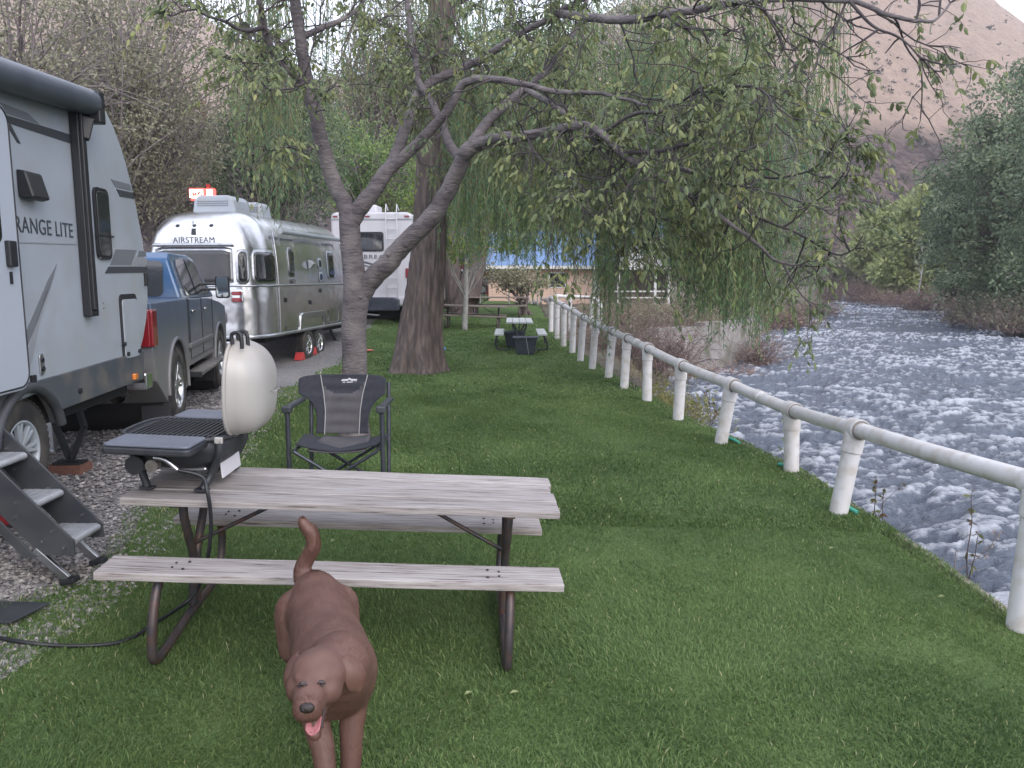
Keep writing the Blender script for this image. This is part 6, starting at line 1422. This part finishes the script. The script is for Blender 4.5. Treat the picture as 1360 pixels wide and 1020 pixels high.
# grey leaning trunk behind the thin tree
q = W(625, 420, 31); b0 = empty('old_tree', (q.x, 31, float(gz(q.x, 31)))); tag(b0, 'broad purplish-brown leaning tree trunk behind the thin pale one', 'tree')
m = MB(); m.tube(smooth_path([(-.35, 0, -.1), (-.15, 0, .7), (.12, 0, 1.6), (.35, 0, 2.6), (.6, 0, 4)], 4), list(np.linspace(.62, .26, 17)), 16); m.build('trunk', M_bark2, b0)
m = MB(); m.tube(smooth_path([(-.55, 0.1, -.1), (-.62, .1, .9), (-.75, .1, 2.4), (-.7, .1, 4)], 4), list(np.linspace(.42, .26, 13)), 14); m.build('second_trunk', M_bark2, b0)
TBd = Tubes(5)

# ---- shrubs, tangles and dry stems
def brush(name, label, cat, base, w_, h_, n, r, m_, seed, lm=None, nl=0, ls=.05, arch_=.5, depth=None, group=None, tone=(.5, .2)):
    g = np.random.default_rng(seed); t = empty(name, tuple(base)); tag(t, label, cat, group); TBx = Tubes(3); E = []
    for i in range(n):
        a = np.array([g.uniform(-w_, w_), g.uniform(-1, 1)*(depth or w_*.6), -.1]); d = np.array([g.normal()*.6, g.normal()*.6, 1.0]); d /= np.linalg.norm(d); L = h_*g.uniform(.5, 1.15); P = [a]
        for k in range(8): d = d+g.normal(size=3)*.18+np.array([0, 0, -arch_*.18*k/4]); d /= np.linalg.norm(d); P.append(P[-1]+d*L/8)
        TBx.add(P, np.linspace(r, r*.35, 9)); E += P[3:]
    TBx.build('stems', m_, t)
    if nl:
        E = np.array(E); q = E[g.integers(len(E), size=nl)]+g.normal(size=(nl, 3))*.05; l_ = ls*g.uniform(.6, 1.4, nl); V, T = leaves(q, g.normal(size=(nl, 3)), g.normal(size=(nl, 3)), l_, l_*.4); npmesh('foliage', V, T, lm, np.repeat(np.clip(g.normal(tone[0], tone[1], nl), 0, 1), 2), parent=t)
    return t
M_tan = mat('purple_brown_stem', (.15, .105, .105), .9, col2=(.22, .16, .145), scale=3)
M_straw = mat('straw_stem', (.32, .27, .17), .9, col2=(.22, .17, .12), scale=3)
def bg_(px, Y): x = W(px, 368, Y).x; return (x, Y, gh(x, Y)-.05)
def bb(px, Y, z): q = W(px, 368, Y); return (q.x, Y, z)
brush('tangled_bush', 'tangled purple-brown bare bush beside the concrete wall, under the porch', 'bush', bb(865, 22.5, -.6), 1.25, 2.1, 420, .012, M_tan, 1, ML_dry, 900, .06, 1.6)
brush('tangled_bush', 'bare straggly bush left of the larger purple-brown tangle', 'bush', bg_(818, 22.0), .7, 1.7, 200, .009, M_tan, 2, ML_olive, 1300, .07, 1.2)
brush('dry_brush', 'reddish dry brush along the foot of the concrete wall', 'bush', bb(940, 25.0, -1.2), 1.6, .6, 300, .006, mat('reddish_stem', (.28, .15, .11), .9), 3, ML_dry, 1600, .06, .8, .5)
brush('dry_brush', 'brown dry brush at the right end of the concrete wall', 'bush', bb(1012, 28.5, -1.2), .45, 1.6, 220, .009, M_tan, 4, ML_dry, 1100, .08, .7)
brush('bank_weeds', 'yellow-green weeds on the bank just outside the railing', 'weeds', bb(862, 16.5, -1.0), 1.0, 1.0, 520, .005, M_straw, 5, leafmat('weed_leaf', [(.12, .14, .04), (.22, .23, .07), (.34, .31, .14)], .3), 3800, .09, .9, 1.2)
brush('bank_weeds', 'dry straw weeds between the far railing posts and the house', 'weeds', bb(790, 24.5, -.5), 1.1, 1.1, 380, .006, M_straw, 6, ML_dry, 1800, .08, .9, 1.6)
brush('bank_weeds', 'low dry straw weeds beside the middle railing posts', 'weeds', bb(828, 18.8, -.85), .7, 1.1, 300, .005, M_straw, 7, ML_olive, 1600, .07, .9, 1.6)
brush('tangled_bush', 'dense grey-brown thicket right of the far railing, hiding the ground before the porch', 'bush', bg_(845, 27), 1.9, 1.5, 420, .010, M_tan, 61, ML_olive, 3600, .09, .9)
brush('bank_weeds', 'mixed green and straw undergrowth under the lattice porch', 'weeds', bg_(880, 31), 2.2, 1.5, 420, .010, M_straw, 62, ML_olive, 3800, .10, .9)
brush('bank_weeds', 'straw-coloured undergrowth just right of the corner railing', 'weeds', bg_(805, 28), 1.0, 1.1, 300, .008, M_straw, 63, ML_dry, 2600, .09, .9)
for i, (px, Y, z, w_, h_, lab, lm) in enumerate(((1125, 97, -.9, 3.2, 3.4, 'pinkish bare willow scrub at the bend of the river', ML_dry), (1158, 90, -.8, 2.2, 3.0, 'second pinkish scrub on the far bank, right of the one at the bend', ML_dry), (1200, 80, -.8, 3.0, 2.6, 'brown scrub on the far bank under the pale yellow-green tree', ML_dry), (1060, 62, -1.1, 3.0, 1.8, 'rust-brown scrub on the left bank under the grey-green tree', ML_dry), (1030, 48, -1.1, 2.2, 1.6, 'nearer rust-brown scrub on the left bank beside the water', ML_dry), (1250, 66, -.8, 3.0, 2.4, 'brown scrub under the rounded dark green tree on the far bank', ML_dry), (1330, 48, -.8, 3.2, 2.2, 'yellow-brown scrub at the right edge above the water', ML_olive), (1385, 41, -.8, 2.6, 2.2, 'green-brown scrub hanging to the water at the far right', ML_olive))):
    brush('bank_scrub', lab, 'bush', bb(px, Y, z), w_, h_, 340, .018, M_tan, 20+i, lm, 3000, .17, .6, tone=(.4, .2))
# pale dead tree on the far bank
g = np.random.default_rng(9)
def bare(name, lab, base, H, r, m_, seed, spread=.6, lv=3, leafset=None, group=None):
    g = np.random.default_rng(seed); t = empty(name, tuple(base)); tag(t, lab, 'tree' if H > 2 else 'sapling', group); TBx = Tubes(5); tips = []
    def rec(p, d, L, r, lv):
        P = [p]; n = 5
        for k in range(n):
            d = d+g.normal(size=3)*.13; d /= np.linalg.norm(d); P.append(P[-1]+d*L/n)
            if lv and k > 0 and g.random() < .75: rec(P[-1], rdir(g, d, spread), L*g.uniform(.35, .6), r*.55, lv-1)
        TBx.add(P, np.linspace(r, r*.4, n+1)); tips.extend(P[2:])
    rec(np.array([0, 0, -.1]), np.array([g.normal()*.08, 0, 1.0]), H, r, lv); TBx.build('stems', m_, t)
    if leafset:
        lm, nl, ls = leafset; tp_ = np.array(tips); q = tp_[g.integers(len(tp_), size=nl)]; l_ = ls*g.uniform(.6, 1.3, nl); dd = g.normal(size=(nl, 3)); dd[:, 2] -= .5; V, T = leaves(q, dd, g.normal(size=(nl, 3)), l_, l_*.45); npmesh('foliage', V, T, lm, np.repeat(g.random(nl), 2), parent=t)
    return t
bare('dead_tree', 'pale bare dead tree on the far bank beneath the yellow-green trees', bb(1222, 70, -.6), 4.6, .09, M_barkw, 31, .7, 3)
ML_sap = leafmat('reddish_leaf', [(.10, .045, .03), (.10, .09, .04), (.14, .16, .06)], .3)
M_saps = mat('sapling_stem', (.06, .04, .035), .9)
for i, (px, ptop, Y, lab, sd, nl, spd) in enumerate(((1202, 664, 6.4, 'upright reddish sapling outside the railing, left of the pale twiggy one', 41, 46, .7), (1318, 720, 5.25, 'dark upright sapling close to the nearest railing post', 42, 40, .7), (1064, 575, 8.6, 'green-leaved thin sapling just right of the third nearest post', 43, 70, .7), (937, 508, 11.2, 'small leafy sapling outside the railing near the fifth post', 44, 50, .8))):
    q = W(px, ptop, Y); bare('sapling', lab, (q.x, Y, -.75), q.z+.75, .009, M_saps, sd, spd*.8, 1, (ML_sap if i != 2 else ML_green, nl, .055), 'saplings outside the railing')
q = W(1268, 668, 5.75); bare('twiggy_shrub', 'pale fine-twigged bare shrub between the two dark saplings outside the railing', (q.x, 5.75, -.75), q.z+.65, .0075, mat('fine_twig', (.22, .17, .17), .9), 47, .8, 3, (ML_dry, 40, .02))
q = W(1158, 640, 6.9); bare('sapling', 'tiny dark weed peeping out right of the second nearest post', (q.x, 6.9, -.6), q.z+.55, .005, M_saps, 48, .8, 1, (ML_sap, 20, .04), 'saplings outside the railing')
# rocks and driftwood on the far bank
g = np.random.default_rng(77); M_rock = mat('river_rock', (.17, .15, .15), .85, col2=(.28, .25, .24), scale=2, bump=.8, bscale=5)
for k in range(44):
    Y = g.uniform(38, 80); x = float(xr(Y))+g.normal()*.7+.5; s_ = g.uniform(.2, .65)
    m = MB(); m.ell((0, 0, 0), (s_*g.uniform(.8, 1.5), s_, s_*.6), (g.random(), g.random(), g.random()*3), 10, 7)
    m.v = [tuple(np.array(v)*(1+.35*(float(vnoise(v[0]*3+k, v[1]*3+v[2]*3, 3))-.5))) for v in m.v]
    o = m.build('river_rock', M_rock); o.location = (x, Y, WZ+.12+g.uniform(-.05, .25)); tag(o, 'grey-brown boulder at the waterline of the far bank', 'rock', 'boulders along the far bank')
for i, (p0_, p1_, lab) in enumerate((((1262, 432, 49.5), (1305, 419, 51), 'pale driftwood log lying out over the water on the far bank'), ((1275, 428, 50), (1318, 408, 53), 'second pale driftwood log slanting up the far bank'), ((1250, 396, 66), (1238, 412, 64), 'short pale stump leaning on the far bank behind the logs'))):
    a, b = W(*p0_), W(*p1_); a.z = max(a.z, WZ+.1); m = MB(); m.tube([Vector((0, 0, 0)), (b-a)*.5+Vector((0, 0, .1)), b-a], [.10, .13, .16], 8); o = m.build('driftwood_log', M_barkw); o.location = a; tag(o, lab, 'log')
# ================================================================ THE DOG
D0 = Vector((-.77, 3.05, float(gz(-.77, 3.05)))); dog = empty('dog', D0)
tag(dog, 'chocolate brown labrador-like dog walking towards the viewer with raised tail and open mouth', 'dog')
fv = np.array([.344, -.939, 0]); sv = np.array([.939, .344, 0]); zv = np.array([0, 0, 1.0]); B0 = np.array([-.885, 3.34, 0]); LB = .64
def dp(t, s, z):
    z = z-.06*max(0, min(1, (.25-z)/.15)); return B0+fv*LB*t+sv*s+zv*z
RD = Matrix((Vector(sv), Vector(-fv), Vector((0, 0, 1)))).transposed()     # local x=side, y=back
m = MB()
stn = [(-.20, .075, .085, .50), (-.12, .115, .118, .485), (0, .142, .145, .465), (.15, .148, .142, .468), (.32, .140, .130, .475), (.5, .146, .142, .465), (.68, .158, .170, .450), (.85, .162, .188, .446), (1.0, .158, .182, .462), (1.12, .128, .150, .50), (1.22, .105, .12, .545)]
ts = np.linspace(-.20, 1.22, 60)
for t in ts:
    a = [np.interp(t, [q[0] for q in stn], [q[i] for q in stn]) for i in (1, 2, 3)]
    m.ell(dp(t, 0, a[2]), (a[0], .075, a[1]), RD, 20, 12)
def caps(pts, n=None):
    for (p, r), (q, s) in zip(pts[:-1], pts[1:]):
        p = np.array(p); q = np.array(q); k = max(2, int(np.linalg.norm(q-p)/.018))
        for i in range(k+1):
            c = p+(q-p)*i/k; rr = r+(s-r)*i/k; m.ell(c, (rr, rr, rr), None, 12, 8)
hv = np.array([.998, -.05, 0])
Sk = np.array(W(425, 891, 2.50)); M0 = np.array(W(414, 914, 2.435)); M1 = np.array(W(408, 939, 2.335)); J0 = M0+np.array([.014, .0, -.070]); J1 = np.array(W(418, 974, 2.375))
caps([(dp(1.08, 0, .52), .125), (dp(1.25, 0, .585), .105), (Sk+np.array([.0, .075, -.035]), .088), (Sk, .078)])
m.ell(Sk, (.100, .10, .074), (R(8), 0, R(8)), 20, 14); m.ell(Sk+np.array([-.002, -.045, .016]), (.072, .05, .042), None, 16, 10)
for s_ in (-1, 1):
    m.ell(Sk+hv*s_*.052+np.array([-.01, -.045, -.038]), (.046, .055, .052), None, 14, 10)
    m.ell(Sk+hv*s_*.040+np.array([-.012, -.078, .020]), (.022, .014, .010), None, 12, 8)
hd = (M1-M0)/np.linalg.norm(M1-M0)
caps([(M0, .060), ((M0+M1)/2, .056), (M1, .048)])
for s_ in (-1, 1): caps([(M0+hv*s_*.026-zv*.020, .036), (M1+hv*s_*.022-zv*.018, .028)])
caps([(J0, .040), ((J0+J1)/2, .030), (J1, .023)])
# legs (side, t along body)
caps([(dp(.98, .075, .42), .080), (dp(.92, .072, .31), .056), (dp(.97, .050, .20), .046), (dp(1.02, .040, .09), .039), (dp(1.05, .038, .045), .036)])
caps([(dp(.98, -.09, .42), .085), (dp(.90, -.085, .31), .056), (dp(1.02, -.060, .21), .046), (dp(1.14, -.055, .11), .038), (dp(1.20, -.055, .055), .036)])
caps([(dp(0, .085, .45), .105), (dp(.14, .10, .31), .075), (dp(.0, .105, .19), .042), (dp(-.06, .10, .15), .034), (dp(-.0, .10, .045), .030), (dp(.05, .10, .035), .033)])
caps([(dp(0, -.085, .45), .108), (dp(.05, -.105, .31), .078), (dp(-.10, -.095, .21), .044), (dp(-.15, -.09, .17), .035), (dp(-.06, -.085, .06), .030), (dp(.0, -.085, .035), .034)])
for t, s_ in ((1.08, .038), (1.23, -.055), (.08, .10), (.03, -.085)):
    for q in (-.024, -.008, .008, .024): m.ell(dp(t+.035-abs(q)*.5, s_+q, .028), (.012, .028, .018), RD, 10, 6)
tailp = smooth_path([Vector(dp(-.17, 0, .53)), W(404, 776, 3.46), W(401, 760, 3.49), W(408, 742, 3.50), W(416, 726, 3.49), W(414, 709, 3.48), W(405, 698, 3.47), W(401, 690, 3.46)], 5)
nt_ = len(tailp); 
for i, p in enumerate(tailp):
    r = float(np.interp(i/(nt_-1), [0, .15, .5, .75, .93, 1], [.048, .040, .036, .036, .024, .010])); m.ell(p, (r, r, r), None, 12, 8)
tmp = m.build('tmp', M_black); q = tmp.modifiers.new('r', 'REMESH'); q.mode = 'VOXEL'; q.voxel_size = .0075; q = tmp.modifiers.new('s', 'SMOOTH'); q.factor = .6; q.iterations = 9
bpy.context.view_layer.update()
me = bpy.data.meshes.new_from_object(tmp.evaluated_get(bpy.context.evaluated_depsgraph_get())); bpy.data.objects.remove(tmp)
co = np.zeros(len(me.vertices)*3, np.float32); me.vertices.foreach_get('co', co); co = co.reshape(-1, 3); nv_ = np.zeros_like(co).ravel(); me.vertices.foreach_get('normal', nv_); nv_ = nv_.reshape(-1, 3)
# loose skin folds round the neck and shoulders
rel = (co-B0); tt_ = rel@fv/LB; fold = np.sin(tt_*46+rel[:, 0]*9)*.0022*np.exp(-((tt_-1.12)/.12)**2)*(co[:, 2] > .5)
mus = (vnoise(co[:, 0]*14+co[:, 2]*9+50, co[:, 1]*14+50, 4)-.5)*.006
co = co+nv_*(fold+mus*(np.linalg.norm(co-Sk, axis=1) > .2))[:, None]; me.vertices.foreach_set('co', (co-np.array(D0)).astype(np.float32).ravel())
M_dogskin = mat('dog_coat', (.092, .044, .034), .6, col2=(.125, .064, .049), scale=9)
me.materials.clear(); me.materials.append(M_dogskin)
for p in me.polygons: p.use_smooth = True
body = bpy.data.objects.new('body', me); COL.objects.link(body); body.parent = dog
# ears
def ear(c0, tip, wd, back, name='ear'):
    m = MB(); c0 = Vector(c0)-D0; tip = Vector(tip)-D0; ax = tip-c0; out = Vector(back)
    fw = ax.cross(out).normalized()
    def fn(u, v):
        w_ = wd*(math.sin(math.pi*min(1, .16+v*.70))**.8)*(1 if v < .8 else math.sqrt(max(0, 1-((v-.8)/.2)**2))*.999+.001); x = (u-.5)*w_
        return c0+ax*v+fw*x+out*(.020*math.sin(v*math.pi*.9)+.010*(1-(2*u-1)**2)+.012*math.sin(v*2.8+u*2))
    m.grid(fn, 12, 14); return m.build(name, M_dogskin, dog, solid=.011, subsurf=1)
eL = ear(Sk+np.array([-.066, .050, .036]), Sk+np.array([-.118, .030, -.072]), .078, (-.85, -.45, .1)); eR = ear(Sk+np.array([.072, .022, .046]), Sk+np.array([.118, .012, -.078]), .074, (.78, -.60, .1))
M_eye = mat('dog_eye', (.010, .006, .004), .08, coat=1); M_nose = mat('dog_nose', (.018, .012, .011), .3, col2=(.03, .02, .018), scale=120, bump=.4, bscale=300); M_tongue = mat('tongue', (.40, .15, .16), .35, col2=(.33, .115, .125), scale=40); M_lip = mat('dog_lip', (.035, .02, .02), .4); M_tooth = mat('tooth', (.62, .58, .48), .3)
def onbody(px, py):
    dg = bpy.context.evaluated_depsgraph_get(); o_ = Vector((0, 0, EYE))-D0; ok, loc, nn, ix = body.ray_cast(o_, ray(px, py).normalized()); return np.array(loc)
bpy.context.view_layer.update()
EYES = []
for px, py in ((402, 909), (426, 907)):
    c = onbody(px, py)+np.array([0, .003, -.001]); EYES.append(c); m = MB(); m.ell(c, (.0135, .0095, .0085), (R(25), 0, 0), 14, 10); e_ = m.build('eye', M_eye, dog)
    for dz_, dn in ((1, .0055), (-1, .005)):
        m = MB(); m.tube([tuple(c+np.array([x, -.0095-.003*(1-(x/.019)**2), dz_*dn*(1-(x/.019)**2)+.001+x*.12])) for x in np.linspace(-.019, .019, 9)], [.001, .002, .003, .0034, .0034, .0034, .003, .002, .001], 6); m.build('eyelid', M_lip, e_)
nc = onbody(407.5, 941)+np.array([0, .003, 0]); m = MB(); m.ell(nc, (.024, .015, .016), (R(10), 0, 0), 18, 12, pw=.85); no = m.build('nose', M_nose, dog)
m = MB(); [m.ell(nc+np.array([s_*.010, -.013, -.001]), (.0045, .004, .004), None, 8, 6) for s_ in (-1, 1)]; m.build('nostrils', M_black, no)
# tongue, lips, teeth
T0_ = (J0*.45+J1*.55)+zv*.028-np.array(D0); T1_ = J1+np.array([-.004, -.022, .014])-np.array(D0); m = MB()
m.grid(lambda u, v: Vector(T0_+(T1_-T0_)*v)+Vector(((u-.5)*.050*(1 if v < .75 else math.sqrt(max(0, 1-((v-.75)/.26)**2))), 0, .004*math.sin(v*4)-.007*(1-(2*u-1)**2))), 8, 10); m.build('tongue', M_tongue, dog, solid=.006, subsurf=1)
m = MB(); JD = J1-J0
for s_ in (-1, 1): m.tube([tuple(J0+JD*v+hv*s_*(.032-.010*v)+zv*.024-np.array(D0)) for v in np.linspace(.1, 1, 8)], .0055, 6)
m.build('lower_lip', M_lip, dog)
m = MB()
for s_ in (-1, 1): m.tube([tuple(J1-JD*.12+hv*s_*.013+zv*.015-np.array(D0)), tuple(J1-JD*.12+hv*s_*.013+zv*.031-np.array(D0))], [.0035, .001], 6); 
for q in range(5): m.ell(J1-JD*.04+hv*(q-2)*.005+zv*.018-np.array(D0), (.002, .002, .004), None, 6, 4)
m.build('teeth', M_tooth, dog)
# short coat: fine hairs lying back along the body
g = np.random.default_rng(3)
def coat(obj, n, hl, base=None, par=dog):
    dg = bpy.context.evaluated_depsgraph_get(); ev = obj.evaluated_get(dg).to_mesh(); ev.calc_loop_triangles(); k = len(ev.loop_triangles)
    v = np.zeros(len(ev.vertices)*3, np.float32); ev.vertices.foreach_get('co', v); v = v.reshape(-1, 3); t = np.zeros(k*3, np.int32); ev.loop_triangles.foreach_get('vertices', t); t = t.reshape(-1, 3)
    a, b, c = v[t[:, 0]], v[t[:, 1]], v[t[:, 2]]; nn = np.cross(b-a, c-a); ar = np.linalg.norm(nn, axis=1); i = g.choice(k, n, p=ar/ar.sum()); u = g.random((n, 1)); w_ = g.random((n, 1)); fl = (u+w_) > 1; u = np.where(fl, 1-u, u); w_ = np.where(fl, 1-w_, w_)
    P = a[i]+(b[i]-a[i])*u+(c[i]-a[i])*w_; N = nrmz(nn[i]); wpnt = P+np.array(D0)
    face = np.linalg.norm(wpnt-(M0+np.array([0, .02, 0])), axis=1); tail = wpnt[:, 1] > 3.46; leg = wpnt[:, 2] < .33
    back = np.where(tail[:, None], np.array([0, .1, 1.0]), np.where(leg[:, None], np.array([0, .1, -1.0]), np.where((np.linalg.norm(wpnt-Sk, axis=1) < .15)[:, None], np.array([0, .9, .1]), -fv-zv*.35)))
    back = back-N*(back*N).sum(1, keepdims=True); D = nrmz(back)+N*.14+g.normal(size=(n, 3))*.06; hl_ = hl*g.uniform(.6, 1.3, n)*np.where(face < .13, .45, 1)*np.where(tail, 1.5, 1)
    tn = .55+.30*(vnoise(wpnt[:, 0]*11+9, wpnt[:, 1]*11+wpnt[:, 2]*9, 3)-.5)+g.normal(size=n)*.09
    for ec in EYES: tn = tn-.45*np.exp(-(np.linalg.norm(P-ec, axis=1)/.024)**2)  # dark face tint; shading below eyes and cheeks is painted into the hairs
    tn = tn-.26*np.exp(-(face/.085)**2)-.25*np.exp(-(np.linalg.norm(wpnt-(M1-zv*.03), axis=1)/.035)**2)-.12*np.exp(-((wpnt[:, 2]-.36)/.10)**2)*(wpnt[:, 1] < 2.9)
    V, T = leaves(P-N*.001, D, N, hl_, np.full(n, .0017), .10)
    npmesh('coat', V, T, M_fur, np.repeat(np.clip(tn, 0, 1), 2), parent=par)
M_fur = leafmat('fur', [(.026, .013, .010), (.078, .037, .029), (.135, .067, .052), (.210, .117, .092), (.32, .20, .165)], .12, .42)
bpy.context.view_layer.update()
coat(body, 190000, .0145)
coat(eL, 12000, .009, par=eL); coat(eR, 12000, .009, par=eR)
# ================================================================ THE AIR
hz = MB(); hz.box((40, 170, 96), (1300, 560, 198.6)); hz_o = hz.build('haze', bpy.data.materials.new('haze')); tag(hz_o, kind='stuff')
hm = hz_o.data.materials[0]; hm.use_nodes = True; hm.node_tree.nodes.clear()
ho_ = hm.node_tree.nodes.new('ShaderNodeOutputMaterial'); pv = hm.node_tree.nodes.new('ShaderNodeVolumePrincipled')
pv.inputs['Color'].default_value = (.93, .93, 1.0, 1); pv.inputs['Density'].default_value = .0006; pv.inputs['Anisotropy'].default_value = 0.2
hm.node_tree.links.new(pv.outputs[0], ho_.inputs['Volume'])
